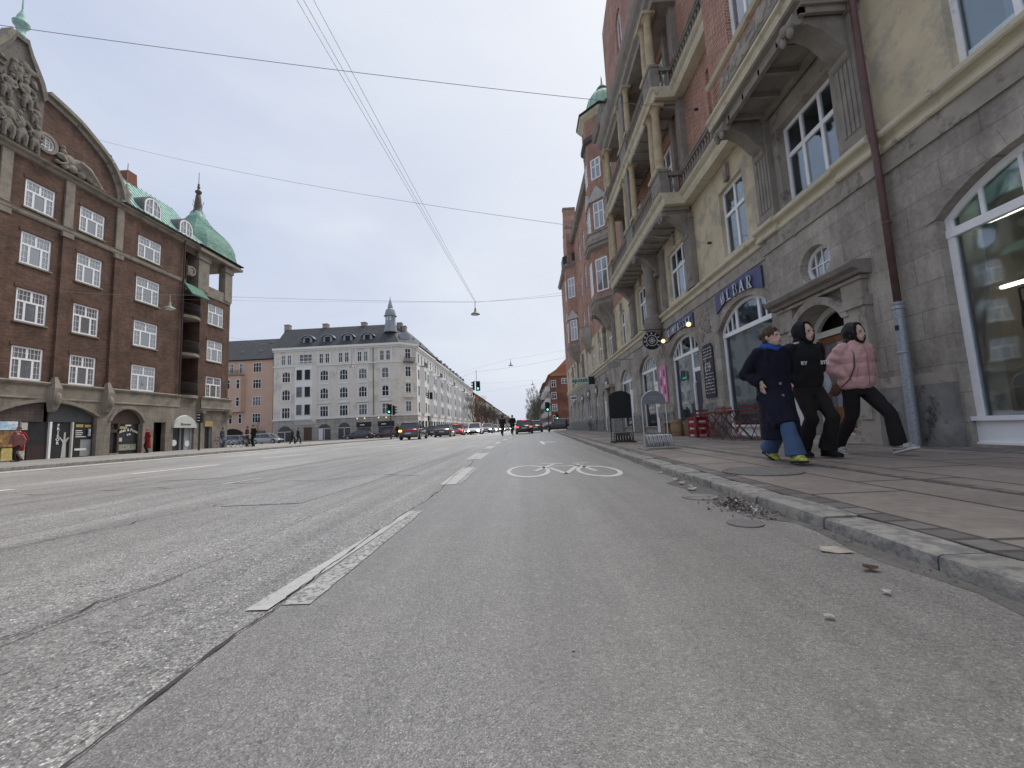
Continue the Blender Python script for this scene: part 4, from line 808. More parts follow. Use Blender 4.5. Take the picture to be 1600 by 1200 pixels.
m_=MB(RF); m_.extr([(17.6,1.42),(17.6,2.95),(17.7,3.05),(18.4,3.05),(18.5,2.95),(18.5,1.42)],.02,.05); m_.build('sheet',M('pink_poster',(.62,.22,.38),.6,.15,3),pk)
for j in range(4):
    for i in range(2):
        m_=MB(RF); uu=17.84+i*.42; zz=2.75-j*.37; m_.ell((uu,.05,zz),(.09,.01,.13),8,5); m_.box(uu-.1,uu+.1,.045,.056,zz-.17,zz-.09); m_.build('printed_figure',M('pale_print',(.75,.62,.68),.6,.2,9) if (i+j)%2 else M('dark_print',(.2,.05,.12),.6,.2,9),pk)
# apotek sign and medallions
FA=FR((0,35.5,0),(1,0,0),(0,-1,0)); ap=empty('hanging_sign',(5.6,35.5,.1),'pale green box sign reading apotek hanging across the far pavement','sign')
m_=MB(FA); m_.box(4.15,5.6,-.12,.12,4.16,4.72); m_.build('light_box',M('pale_green_sign',(.50,.64,.56),.4,.05,2),ap); m_=MB(FA); m_.box(5.6,6.1,-.13,.13,4.1,4.76); m_.build('dark_end',M('dark_green',(.012,.035,.03),.4),ap); text('apotek',FA,4.87,4.47,.125,.5,M('dark_green',(.012,.035,.03)),'lettering',ap,.006,bold=.006,sx=1.0)
random.seed(3)
for u,z,l in((30.3,3.55,'grey oval medallion with pale mark over the white door'),(34.9,3.45,'grey oval medallion with pale mark right of the apotek sign'),(39.2,3.5,'grey oval medallion with pale mark under the apotek sign'),(43.4,3.4,'small grey oval medallion with pale mark over the second last wide window'),(50.8,3.6,'grey oval medallion with pale mark nearest the far corner')):
    e=empty('medallion',(6.1,u,z),l,'sign','oval medallions over the far shop windows'); s_=.55 if u<36 else .8
    m_=MB(RF); m_.extr([(u+s_*1.3*math.cos(2*PI*i/20),z+.48*math.sin(2*PI*i/20)) for i in range(20)],.03,.07); m_.build('plate',M('grey_plate',(.11,.11,.11),.6,.1),e)
    m_=MB(RF); m_.box(u-s_*.5,u+s_*.6,.07,.09,z+.02,z+.16); m_.box(u-s_*.3,u+s_*.5,.07,.09,z-.14,z-.02); m_.build('emblem',swhite,e)
e=empty('projecting_sign',(6.0,50,2.6),'white box sign projecting from the wall at the far corner','sign'); F5=FR((0,48,0),(1,0,0),(0,-1,0)); m_=MB(F5); m_.box(5.35,6.1,-.1,.1,3.55,4.05); m_.build('light_box',swhite,e); m_=MB(F5); m_.box(5.45,6.0,.1,.11,3.72,3.86); m_.build('mark',sblack,e)
F6=FR((0,22.6,0),(1,0,0),(0,-1,0)); e=empty('hanging_sign',(5.2,22.6,.1),'pale grey oval hanging sign beside the black panel stand','sign'); m_=MB(F6); m_.extr([(5.0+.36*math.cos(2*PI*i/24),3.86+.2*math.sin(2*PI*i/24)) for i in range(24)],-.02,.02); m_.build('plate',M('pale_grey_sign',(.30,.30,.29),.5,.1),e); m_=MB(F6); m_.tube([(5.0,0,4.05),(5.0,0,4.12),(6.1,0,4.12)],.012,5); m_.build('bracket',iron,e)

# ---------------------------------------------------------------- things on the right pavement
steel=M('brushed_steel',(.50,.51,.52),.35,.1,8,metal=.7); PZ_=.08
def rack(x0,x1,y,zt,zb,mat,sign,label,hz,hoods,wd=.3):
    e=empty('bicycle_rack',((x0+x1)/2,y,PZ_),label,'bicycle rack','bicycle racks with advertising hoods')
    n_=6
    for yy in(y-.16,y+.16): 
        m_=MB(); m_.tube([(x0-.05,yy,PZ_+.03),(x1+.05,yy,PZ_+.03)],.018,6); m_.build('rail',mat,e)
    for s_ in(x0-.04,x1+.04):
        m_=MB(); m_.box(s_-.025,s_+.025,y-.3,y+.3,PZ_,PZ_+.03); m_.build('foot',mat,e)
    for i in range(n_):
        x=x0+.04+(x1-x0-.08)*(i+.2)/(n_-.6)
        for dx in(-.025,.025):
            m_=MB(); m_.tube([(x+dx,y+.15,PZ_+.03),(x+dx,y+.13,PZ_+.2),(x+dx,y+.05,PZ_+.28),(x+dx+.01,y-.05,PZ_+.27),(x+dx+.03,y-.14,PZ_+.03)],.0125,6); m_.build('hoop',mat,e,True)
    hx0,hx1=hoods
    for s_,b in((hx0,x0),(hx1,x1)):
        m_=MB(); m_.tube([(s_,y,PZ_+.02),(s_,y,zb)],.014,6); m_.build('post',mat,e)
    F=FR((0,y,0),(1,0,0),(0,-1,0)); m_=MB(F); ol=outline(hx0,hx1,zb,zb+hz,zt,16) if hz else [(hx0,zb)]+arch(hx0,hx1,zb+.01,zt,18)+[(hx1,zb)]
    m_.extr(ol,-.012,.012); m_.build('hood_panel',sign,e); m_=MB(F); m_.tube([(p[0],0,p[1]) for p in ol],.014,6,False); m_.build('hood_rim',mat,e)
    return e
rk=rack(2.38,2.92,8.45,1.255,.99,steel,M('grey_hood_panel',(.20,.215,.23),.5,.1,3),'silver bicycle rack with a grey half round hood, nearer of the two',.0,(2.38,2.86))
F=FR((0,8.45,0),(1,0,0),(0,-1,0)); 
for z in(1.12,1.07): bx_=MB(F); bx_.box(2.52,2.72 if z>1.1 else 2.68,.012,.014,z,z+.02); bx_.build('faint_print',M('faint_print',(.28,.29,.3),.5,0),rk)
rack(2.52,3.02,12.0,1.56,.77,iron,sblack,'black bicycle rack with a tall black arched panel, farther of the two',.66,(2.45,3.07))
# beer crates
cr_=M('red_crate',(.22,.012,.018),.4,.1,5); crw=M('crate_print',(.6,.5,.5),.5,.1)
for i,l in enumerate(('red beer crate at the bottom of the stack by the door','red beer crate in the middle of the stack by the door','red beer crate on top of the stack by the door')):
    e=empty('beer_crate',(5.5,13.35,PZ_+i*.215),l,'crate','red beer crates stacked by the bar'); z=PZ_+i*.215+.001
    m_=MB(); x0,x1,y0,y1=5.28+random.uniform(-.01,.01),5.68,13.0,13.62
    for a,b,c,d in((x0,x1,y0,y0+.02),(x0,x1,y1-.02,y1),(x0,x0+.02,y0+.02,y1-.02),(x1-.02,x1,y0+.02,y1-.02)):
        m_.box(a,b,c,d,z,z+.12); m_.box(a,b,c,d,z+.165,z+.21)
    for xx,yy in((x0,y0),(x1-.06,y0),(x0,y1-.06),(x1-.06,y1-.06),(x0,(y0+y1)/2-.03)): m_.box(xx-.003,xx+.06,yy-.003,yy+.06,z,z+.21)
    m_.box(x0+.02,x1-.02,y0+.02,y1-.02,z,z+.17); m_.build('body',cr_,e); m_=MB(); m_.box(x0-.006,x0-.002,y0+.15,y1-.15,z+.03,z+.085); m_.box(x0+.1,x1-.1,y0-.006,y0-.002,z+.03,z+.085); m_.build('print',crw,e)
# barrel planter
oak=M('pale_oak',(.32,.21,.11),.7,.25,4,stretch=(6,6,.6)); e=empty('barrel',(5.45,15.1,PZ_),'small pale wooden barrel with two hoops beside the crates','barrel')
m_=MB(); m_.lathe([(.17,0),(.2,.12),(.215,.28),(.2,.46),(.175,.6),(.15,.6),(.15,.55),(.01,.55)],(5.45,15.1,PZ_),20); m_.build('staves',oak,e,'auto')
for z in(.12,.46): m_=MB(); m_.lathe([(.205,0),(.21,.0),(.21,.035),(.205,.035)],(5.45,15.1,PZ_+z),20); m_.build('hoop',M('tan_hoop',(.22,.15,.09),.5),e)
e=empty('bench',(5.75,15.9,PZ_),'low wooden box bench against the wall behind the barrel','bench'); m_=MB(); m_.box(5.6,5.98,14.75,17.1,PZ_+.47,PZ_+.52); m_.build('seat',oak,e)
for y in(14.8,15.9,17.0): m_=MB(); m_.box(5.63,5.95,y-.04,y+.04,PZ_,PZ_+.47); m_.build('side_panel',oak,e)
m_=MB(); m_.box(5.9,5.95,14.84,16.96,PZ_+.05,PZ_+.2); m_.build('rear_board',oak,e)
# folding cafe furniture
rust=M('dull_red_metal',(.20,.055,.045),.5,.15,6); slat=M('red_slats',(.19,.06,.045),.6,.2,6)
def xleg(m_,x,y,w_,d_,h,r=.011):
    for s_ in(-w_/2,w_/2): m_.tube([(x-d_/2,y+s_,PZ_),(x+d_/2,y+s_,PZ_+h)],r,6); m_.tube([(x+d_/2,y+s_,PZ_),(x-d_/2,y+s_,PZ_+h)],r,6)
def table(x,y,l,h=.74):
    e=empty('cafe_table',(x,y,PZ_),l,'table','folding red cafe tables by the bar window'); m_=MB()
    for i in range(5): m_.box(x-.3+i*.122,x-.3+i*.122+.11,y-.32,y+.32,PZ_+h-.025,PZ_+h)
    m_.box(x-.28,x-.26,y-.28,y+.28,PZ_+h-.05,PZ_+h-.026); m_.box(x+.26,x+.28,y-.28,y+.28,PZ_+h-.05,PZ_+h-.026); m_.build('tabletop',slat,e)
    for s_ in(-.25,.25):
        m_=MB(); m_.tube([(x-.26,y+s_,PZ_),(x+.26,y+s_*.98,PZ_+h-.03)],.013,6); m_.tube([(x+.26,y+s_*.9,PZ_),(x-.26,y+s_*.9,PZ_+h-.03)],.013,6); m_.build('leg',rust,e)
def chair(x,y,rz,l):
    e=empty('folding_chair',(x,y,PZ_),l,'chair','folding red chairs by the bar window'); 
    T=Matrix.Translation((x,y,PZ_))@Matrix.Rotation(rz,4,'Z')
    m_=MB(T)
    for i in range(5): m_.box(-.19,.19,-.2+i*.082,-.2+i*.082+.07,.44,.455)
    m_.build('seat',slat,e); m_=MB(T)
    for z in(.66,.78): m_.box(-.2,.2,-.285,-.27,z,z+.055)
    m_.build('backrest',slat,e)
    for s_ in(-.2,.2):
        m_=MB(T); m_.tube([(s_,.2,0),(s_,-.2,.45),(s_,-.28,.85)],.011,6); m_.build('leg',rust,e); m_=MB(T); m_.tube([(s_*.93,-.22,0),(s_*.93,.18,.45)],.011,6); m_.build('leg',rust,e)
table(5.35,11.75,'red folding cafe table with slatted top, farther one next to the granite hump'); table(5.35,10.75,'red folding cafe table with slatted top, nearer one under the wide bar window')
chair(5.3,12.3,PI,'red folding chair at the far end of the cafe tables'); chair(4.95,11.25,R(90),'red folding chair between the two cafe tables'); chair(5.3,10.15,0,'red folding chair at the near end of the cafe tables'); chair(5.7,11.2,R(-90),'red folding chair against the wall between the cafe tables')
e=empty('wooden_box_seat',(5.7,10.0,PZ_),'stacked brown wooden boxes under the bar window behind the pedestrians','box')
bw=M('brown_stained_wood',(.15,.07,.045),.6,.25,5,stretch=(1,1,5))
for x0,x1,y0,y1,z0,z1 in((5.72,6.0,9.9,10.3,PZ_,PZ_+.42),(5.75,6.0,9.92,10.28,PZ_+.425,PZ_+.75),(5.82,6.0,9.94,10.25,PZ_+.755,PZ_+1.12)): m_=MB(); m_.box(x0,x1,y0,y1,z0,z1); m_.build('box',bw,e)
# manhole cover
m_=MB(); m_.lathe([(.36,0),(.36,.012),(.33,.016),(.32,.01),(.0,.012)],(2.36,4.3,.075),28); mh=tag(m_.build('manhole_cover',M('cast_iron_cover',(.20,.185,.17),.7,.3,20,bump=.8,bscale=90)),'large round iron manhole cover in the pavement slabs beside the pedestrians','manhole cover')
m_=MB(); m_.lathe([(.1,0),(.1,.006),(.0,.007)],(1.27,2.55,.004),20); tag(m_.build('valve_cover',M('worn_cover',(.19,.185,.175),.8,.3,20)),'small round valve cover in the cycle lane near the kerb','manhole cover')
m_=MB(); m_.lathe([(.14,0),(.14,.006),(.0,.007)],(1.38,3.45,.004),20); tag(m_.build('valve_cover',concm),'pale round cover beside the heap of leaves and paper','manhole cover')
# litter
random.seed(21)
lit=M('dirty_paper',(.42,.40,.36),.85,.45,25); leafm=M('dead_leaf',(.10,.06,.035),.9,.5,20)
def scrap(x,y,s_,label,mat,cat='litter',z=.012,lift=.02,grp=None):
    k=7; pts=[(x+s_*random.uniform(.6,1.2)*math.cos(2*PI*i/k),y+s_*random.uniform(.5,1.1)*math.sin(2*PI*i/k),z+random.uniform(0,lift)) for i in range(k)]
    m_=MB(); c=m_.V((x,y,z+lift*.8)); I=[m_.V(p) for p in pts]
    for i in range(k): m_.face([I[i],I[(i+1)%k],c])
    o=m_.build('paper_scrap' if mat!=leafm else 'stone_chip',mat); return tag(o,label,cat,grp)
tp=M('printed_wrapper',(.45,.40,.33),.7,.5,14,wear=(.45,.2,.08),wscale=12,wamt=.2)
scrap(1.38,2.0,.075,'crumpled printed wrapper lying beside the nearest kerb stone',tp,z=.006,lift=.006); scrap(.9,1.36,.018,'tiny pale scrap on the cycle lane in front of the nearest kerb stone',lit,lift=.004); scrap(1.21,1.52,.016,'small pale cigarette end near the kerb',lit,lift=.006); scrap(1.33,1.74,.03,'brown stone chip in the gutter by the kerb joint',leafm,lift=.02)
for x,y in((1.49,4.15),(1.5,3.95),(1.55,4.45),(1.6,5.1),(1.64,5.35),(1.46,3.8)): scrap(x,y,random.uniform(.02,.05),'torn white paper scrap in the gutter beyond the leaf heap',lit,grp='paper scraps in the gutter')
for x,y in((.55,1.9),(.2,2.6),(.75,2.3),(-.2,1.7),(.45,1.35),(-.4,2.2),(.62,3.1),(.1,1.2)): scrap(x,y,random.uniform(.003,.006),'tiny dark speck on the smooth cycle lane asphalt',leafm,lift=.003,grp='specks on the cycle lane')
m_=MB()
for i in range(560):
    a=random.uniform(0,6.28); r=abs(random.gauss(0,.11)); x=1.47+r*math.cos(a)*.75; y=3.05+r*math.sin(a)*1.8
    if x>KX(y)-.012: x=KX(y)-.02
    z=.006+max(0,.05-r*.28)*random.random()*1.2; s_=random.uniform(.008,.026); t=random.uniform(0,6.28); dz=random.uniform(-.01,.012)
    m_.m=0 if random.random()<.78 else 1
    m_.quad((x,y,z),(x+s_*math.cos(t),y+s_*math.sin(t),z+dz+.004),(x+s_*(math.cos(t)-math.sin(t)*.6),y+s_*(math.sin(t)+math.cos(t)*.6),z+.012),(x-s_*math.sin(t)*.6,y+s_*math.cos(t)*.6,z+.002))
tag(m_.build('leaf_litter',[M('gutter_leaves',(.20,.175,.15),.95,.6,18),lit],None,False,False),kind='stuff')
m_=MB()
for i in range(150):
    y=random.uniform(1.5,14); x=KX(y)-.01-abs(random.gauss(0,.07)); s_=random.uniform(.003,.012); t=random.uniform(0,6.28)
    m_.quad((x,y,.007),(x+s_*math.cos(t),y+s_*math.sin(t),.009),(x+s_*(math.cos(t)-math.sin(t)),y+s_*(math.sin(t)+math.cos(t)),.012),(x-s_*math.sin(t),y+s_*math.cos(t),.008))
tag(m_.build('gutter_grit',leafm,None,False,False),kind='stuff')
# ---------------------------------------------------------------- brown brick block on the left
LF=FR((-27,0,0),(0,1,0),(1,0,0))
LB=empty('apartment_building',(-27,25,.1),'dark brown brick block with curved relief gable and green copper corner dome','building')
def lb(name,mat,boxes,parent=None,F=None,root=None):
    o=None
    for b in boxes: m_=MB(F or LF); m_.box(*b); o=m_.build(name,mat,parent or root or LB)
    return o
def lm(name,mat,prof,segs,F=None,root=None):
    for a,b,dn in segs: m_=MB(F or LF); extr_u(m_,[(n+dn,z) for n,z in prof],a,b); o=m_.build(name,mat,root or LB)
    return o
cols=[(14.6,16.1),(17.4,18.85),(20.45,21.9),(23.25,24.75),(27.1,28.95),(33.7,35.5)]
rows=[(4.45,6.25),(7.6,9.42),(10.82,12.62),(14.05,15.66)]
wh=[(a,b,c,d) for a,b in cols for c,d in rows if not(a>33 and c>13)]
def ginner(u):   # curved gable outline
    return u
gable=[(13.5,17.1),(13.84,18.56),(14.56,19.7),(15.83,20.58),(17.32,21.1),(18.26,21.2),(18.5,21.6),(18.8,22.2),(19.1,22.8),(19.3,23.4),(20.0,23.4),(20.2,22.8),(20.5,22.2),(20.8,21.6),(21.04,21.2),(21.98,20.98),(22.8,20.72),(23.47,20.35),(24.15,19.95),(24.74,19.5),(25.15,19.0),(25.46,18.4),(25.65,17.8),(25.76,17.1)]
g=MB(LF)
wall(g,[(2,4.2)]+[(2,17.1)]+gable+[(31.15,17.1),(31.15,4.2)],[outline(*h) for h in wh if h[0]<31]+[[(21.2+.42*math.cos(2*PI*i/20),18.3+.42*math.sin(2*PI*i/20)) for i in range(20)]],0,.16)
wall(g,[(32.85,4.2),(32.85,13.4),(36.3,13.4),(36.3,4.2)],[outline(*h) for h in wh if h[0]>31],0,.16)
g.build('brick_wall',darkbrick,LB)
g=MB(LF); g.quad((31.15,-1.4,4.2),(32.85,-1.4,4.2),(32.85,-1.4,17.1),(31.15,-1.4,17.1)); g.quad((31.15,-1.4,4.2),(31.15,0,4.2),(31.15,0,17.1),(31.15,-1.4,17.1)); g.quad((32.85,-1.4,4.2),(32.85,0,4.2),(32.85,0,13.4),(32.85,-1.4,13.4)); g.quad((31.15,0,16.2),(32.4,0,16.2),(32.4,0,17.1),(31.15,0,17.1)); g.build('recess_wall',darkbrick,LB)
g=MB(LF); g.quad((36.3,0,0),(36.3,-9,0),(36.3,-9,13.4),(36.3,0,13.4)); g.quad((36.3,-4.6,13.4),(36.3,-9,13.4),(36.3,-9,17.1),(36.3,-4.6,17.1)); g.build('side_wall',darkbrick,LB)
g=MB(LF); g.box(2,31.1,-9,-.45,3.5,17); g.box(32.9,36.2,-9,-.45,3.5,13.3); g.box(31.1,32.9,-9,-1.45,3.5,17); g.box(2,36.2,-9,-2.6,0,3.5); g.box(14,25.4,-1.2,-.5,17,20.5); g.build('rear_wall',dark,LB)
def bwin(a,b,c,d):
    W,H=b-a,d-c; t=H*.62; br=[('h',t,0,W,.10),('v',W*.30,0,t,.10),('v',W*.70,0,t,.10),('v',W*.5,t,H,.10)]
    for k in(.15,.85): br.append(('v',W*k,0,t,.015))
    for k in(.12,.24,.36,.62,.74,.86): br.append(('v',W*k+.0,t,H,.015))
    for k in(.33,.66): br+=[('h',t*k,0,W*.28,.015),('h',t*k,W*.72,W,.015)]
    br.append(('h',t+(H-t)*.5,0,W,.015))
    window(LF,LB,a,b,c,d,br,n=-.04,fw=.10,curtain=[(W*.05,W*.27,.1,t),(W*.33,W*.40,.05,t)] if random.random()<.6 else [(W*.33,W*.67,.05,t)],glass=panec if False else pane,back=True,backd=.3)
for h in wh: bwin(*h)
lb('sill',tanstone,[(a-.08,b+.08,-.02,.07,c-.09,c-.01) for a,b,c,d in wh])
lb('lintel_band',brownplain,[(a-.1,b+.1,0,.03,d+.02,d+.2) for a,b,c,d in wh])
# brick lesenes and stone pilasters
for u in(13.2,16.6,19.3,22.35,25.45):
    lb('lesene',darkbrick,[(u,u+.5,0,.12,4.5,13.2)]); lb('stone_pilaster',tanstone,[(u,u+.48,0,.1,13.85,16.75),(u-.06,u+.54,0,.16,13.2,13.5)])
lm('stone_band',tanstone,[(0,13.5),(.05,13.5),(.09,13.6),(.09,13.75),(.12,13.82),(0,13.86)],[(2,31.15,0)])
lm('eaves_moulding',tanstone,[(0,16.75),(.1,16.8),(.14,16.95),(.3,17.02),(.34,17.12),(0,17.14)],[(2,32.4,0)]); lb('gutter',dark,[(25.7,32.4,.25,.42,17.13,17.26)])
# gable coping, relief
m_=MB(LF); P=gable[14:]; 
for a,b in zip(P[:-1],P[1:]):
    d=(Vector(b)-Vector(a)).normalized(); s_=Vector((-d.y,d.x)); 
    m_.extr([(a[0],a[1]),(b[0],b[1]),(b[0]+s_.x*.22,b[1]+s_.y*.22),(a[0]+s_.x*.22,a[1]+s_.y*.22)],-.35,.28); m_.extr([(a[0]-s_.x*.3,a[1]-s_.y*.3),(b[0]-s_.x*.3,b[1]-s_.y*.3),(b[0],b[1]),(a[0],a[1])],0,.1)
m_.build('gable_coping',tanstone,LB)
m_=MB(LF)
for a,b in zip(gable[0:9],gable[1:10]):
    d=(Vector(b)-Vector(a)).normalized(); s_=Vector((-d.y,d.x)); m_.extr([(a[0],a[1]),(b[0],b[1]),(b[0]+s_.x*.22,b[1]+s_.y*.22),(a[0]+s_.x*.22,a[1]+s_.y*.22)],-.35,.28)
m_.build('gable_coping',tanstone,LB)
darkst=M('soot_dark_stone',(.185,.165,.14),.9,.3,2,bump=.3,bscale=20,wear=(.11,.1,.09),wscale=2,wamt=.4)
m_=MB(LF); m_.extr([(18.35,17.15),(18.35,21.0),(18.6,21.6),(18.85,22.15),(19.1,22.7),(19.3,23.3),(20.0,23.3),(20.2,22.7),(20.45,22.15),(20.7,21.6),(20.95,21.0),(20.95,17.15)],.0,.06); C_=[(18.25,20.9),(18.5,21.7),(18.8,22.3),(19.1,22.85),(19.28,23.3),(19.35,23.55),(19.95,23.55),(20.02,23.3),(20.2,22.85),(20.5,22.3),(20.8,21.7),(21.05,20.9)]; m_.extr(C_+[(u_*.86+19.65*.14,z_-.3) for u_,z_ in C_[::-1]],-.3,.2); m_.build('gable_panel',darkst,LB)
darkst=M('soot_dark_stone',(.185,.165,.14),.9,.3,2,bump=.3,bscale=20,wear=(.11,.1,.09),wscale=2,wamt=.4)
def fig(parent,F,u,z,h,n,lean=0,mat=None):
    mat=mat or darkst
    m_=MB(F); m_.ell((u+lean*h,n+.05,z+h*.92),(h*.07,.1,h*.09),8,6); m_.ell((u+lean*h*.6,n,z+h*.66),(h*.14,.14,h*.2),8,6,.06); m_.ell((u,n,z+h*.38),(h*.15,.13,h*.2),8,6,.06)
    for s_ in(-1,1): m_.tube([(u+s_*h*.07,n,z+h*.36),(u+s_*h*.09,n+.03,z+h*.18),(u+s_*h*.08,n,z)],[h*.09,h*.06,h*.05],6); m_.tube([(u+s_*h*.12+lean*h*.6,n,z+h*.78),(u+s_*h*.22+lean*h*.3,n+.06,z+h*.6),(u+s_*h*.14,n+.1,z+h*.46)],[h*.06,h*.045,h*.04],6)
    remesh(m_.build('relief_figure',mat,parent,True),.035,2)
random.seed(31)
for u,z,h,l in((18.8,17.3,1.7,.1),(19.4,17.3,2.1,0),(20.0,17.3,1.9,-.1),(20.6,17.3,1.6,.05),(19.2,19.4,1.6,.1),(20.1,19.5,1.7,-.1),(20.5,18.9,1.1,.1),(19.65,20.6,1.3,0)): fig(LB,LF,u,z,h,.12,l)
relief('carved_ornament',darkst,LF,18.7,20.6,21.0,22.0,.1,26,LB,r=.16,dep=.12); relief('carved_ornament',darkst,LF,18.6,20.7,17.2,21.0,.07,34,LB,r=.12,dep=.08)
m_=MB(LF)   # reclining lion-like relief beside the round window
for u,z,r_ in((21.95,18.0,.22),(22.05,18.35,.16),(22.0,18.6,.12),(22.4,18.05,.3),(22.9,18.05,.33),(23.3,17.85,.28),(22.6,17.6,.25),(23.1,17.5,.22),(23.6,17.55,.22),(23.9,17.4,.18),(24.2,17.32,.14),(22.15,17.5,.18),(24.45,17.25,.1),(21.75,17.55,.12)): m_.ell((u,.08,z),(r_*1.15,.16,r_),10,6,.05)
m_.tube([(21.9,.15,18.1),(22.2,.2,17.7),(21.8,.2,17.45)],[.14,.11,.07],7); m_.tube([(22.9,.15,18.2),(23.4,.2,18.0),(24.0,.15,17.55),(24.4,.12,17.3)],[.2,.2,.14,.08],7)
remesh(m_.build('relief_figure',tanstone,LB,True),.04,3)
m_=MB(LF); c=[(21.2+.6*math.cos(2*PI*i/24),18.3+.6*math.sin(2*PI*i/24)) for i in range(24)]; ring(m_,c,.18,0,.1); m_.build('roundel_surround',tanstone,LB)
m_=MB(LF); c=[(21.2+.42*math.cos(2*PI*i/20),18.3+.42*math.sin(2*PI*i/20)) for i in range(20)]; ring(m_,c,.06,-.06,.02)
for k in(-.2,0,.2): m_.box(21.2+k-.012,21.2+k+.012,-.05,0,17.9,18.7); m_.box(20.8,21.6,-.05,.0,18.3+k-.012,18.3+k+.012)
o=m_.build('round_window',white,LB); m_=MB(LF); m_.extr(c,-.05,-.04); m_.build('pane',pane,o)
m_=MB(); m_.lathe([(.22,0),(.26,.12),(.17,.25),(.2,.6),(.34,.8),(.36,.92),(.24,1.05),(.17,1.35),(.08,1.6),(.03,1.75)],(-27.0,19.65,23.4),12); m_.tube([(-27,19.65,25.1),(-27,19.65,29)],.035,6); m_.build('finial',copper,LB,'auto')
m_=MB(LF); m_.lathe([(.3,0),(.33,.2),(.2,.5),(.3,.9),(.18,1.2),(.1,1.5),(.02,1.7)],(26.0,.05,17.1),10); m_.tube([(26.0,.05,18.6),(26.0,.05,20.3)],.025,5); m_.build('corner_ornament',stoned,LB,'auto')
# copper roof, dormers, chimney
g=MB(LF); g.quad((25.6,.3,17.25),(32.9,.3,17.25),(32.9,-3.0,21.1),(25.6,-3.0,21.1)); g.quad((25.6,-3.0,21.1),(32.9,-3.0,21.1),(32.9,-8,20.8),(25.6,-8,20.8)); g.quad((25.6,.3,17.25),(25.6,-3.2,20.6),(25.6,-8,20.8),(25.6,-8,17.2))
for i in range(19): g.tube([(25.7+i*.4,.31,17.28),(25.7+i*.4,-3.0,21.14)],.03,4)
g.build('copper_roof',copper,LB)
def dormer(u,wd,h,z0,n0):
    m_=MB(LF); a=arch(u-wd/2-.1,u+wd/2+.1,z0+h*.55,z0+h+.12,12); m_.extr([(u-wd/2-.1,z0)]+a+[(u+wd/2+.1,z0)],n0-2.2,n0-.04); dd=m_.build('dormer',M('grey_lead',(.13,.135,.14),.6,.2),LB)
    ol=outline(u-wd/2,u+wd/2,z0+.05,z0+h*.55,z0+h,12); m_=MB(LF); ring(m_,ol,.09,n0-.08,n0+.02); m_.box(u-.05,u+.05,n0-.05,n0+.01,z0+.05,z0+h-.02)
    for k in(-.25,.25): m_.box(u+k*wd-.015,u+k*wd+.015,n0-.05,n0,z0+.05,z0+h-.08)
    m_.box(u-wd/2,u+wd/2,n0-.05,n0,z0+h*.45,z0+h*.45+.03); o=m_.build('window',white,dd); m_=MB(LF); m_.extr(ol,n0-.06,n0-.03); m_.build('pane',pane,o)
dormer(28.0,1.35,1.35,17.45,.1); dormer(31.0,1.25,1.3,17.4,.1)
m_=MB(LF); m_.rings([[(28.65,-3.6,19.5),(29.6,-3.6,19.5),(29.6,-2.7,19.5),(28.65,-2.7,19.5)],[(28.8,-3.5,21.9),(29.5,-3.5,21.9),(29.5,-2.8,21.9),(28.8,-2.8,21.9)]]); m_.build('chimney',M('plain_red_brick',(.19,.075,.048),.9,.2,3),LB)
m_=MB(LF); m_.tube([(28.2,-.3,17.3),(28.2,-.3,17.4)],.03); 
# corner dome (four-sided ogee)
DC=Vector((-29.35,35.0,0))
def sq(r,z,c=.3): 
    k=c*r*.0+.28*r; return [(DC.x+a,DC.y+b,z) for a,b in((r,-r+k),(r,r-k),(r-k,r),(-r+k,r),(-r,r-k),(-r,-r+k),(-r+k,-r),(r-k,-r))]
m_=MB(); prof=[(2.8,17.2),(2.55,17.38),(2.44,17.75),(2.38,18.3),(2.2,18.9),(1.88,19.5),(1.45,20.0),(1.02,20.45),(.72,20.9),(.52,21.3),(.42,21.75)]
m_.rings([sq(r,z) for r,z in prof]); dome=m_.build('dome',copper,LB)
m_=MB()
for i in range(24):
    z=17.5+i*.16; r=None
    for (r0,z0),(r1,z1) in zip(prof[:-1],prof[1:]):
        if z0<=z<=z1: r=r0+(r1-r0)*(z-z0)/(z1-z0)
    p=sq(r+.01,z); q=sq(r+.035,z+.018)
    m_.rings([p,q,sq(r+.005,z+.04)],False)
m_.build('copper_ridges',copperb,dome)
m_=MB(); m_.lathe([(r_,21.6+(z_-22.3)*.84) for r_,z_ in ((.47,22.3),(.42,22.6),(.34,22.7),(.32,23.1),(.25,23.9),(.2,24.5),(.12,24.6),(.24,24.75),(.27,24.95),(.12,25.15),(.06,25.3),(.14,25.45),(.06,25.6),(.1,25.75),(.03,25.9),(.02,27.2))],(DC.x,DC.y,0),12)
for s_ in((.5,0),(-.5,0),(0,.5),(0,-.5)): m_.tube([(DC.x+s_[0]*.5,DC.y+s_[1]*.5,22.4),(DC.x+s_[0],DC.y+s_[1],22.55),(DC.x+s_[0]*1.1,DC.y+s_[1]*1.1,22.75)],.02,5)
m_.build('spire',M('brown_spire',(.10,.075,.065),.7,.3,8),LB,'auto')
m_=MB(); m_.box(-32.1,-26.55,32.15,37.3,16.75,16.98); m_.box(-32,-26.7,32.3,37.15,16.98,17.2); m_.build('dome_cornice',tanstone,LB)
m_=MB(); m_.box(-32.15,-26.5,32.1,37.35,17.2,17.28); m_.build('gutter',dark,LB)
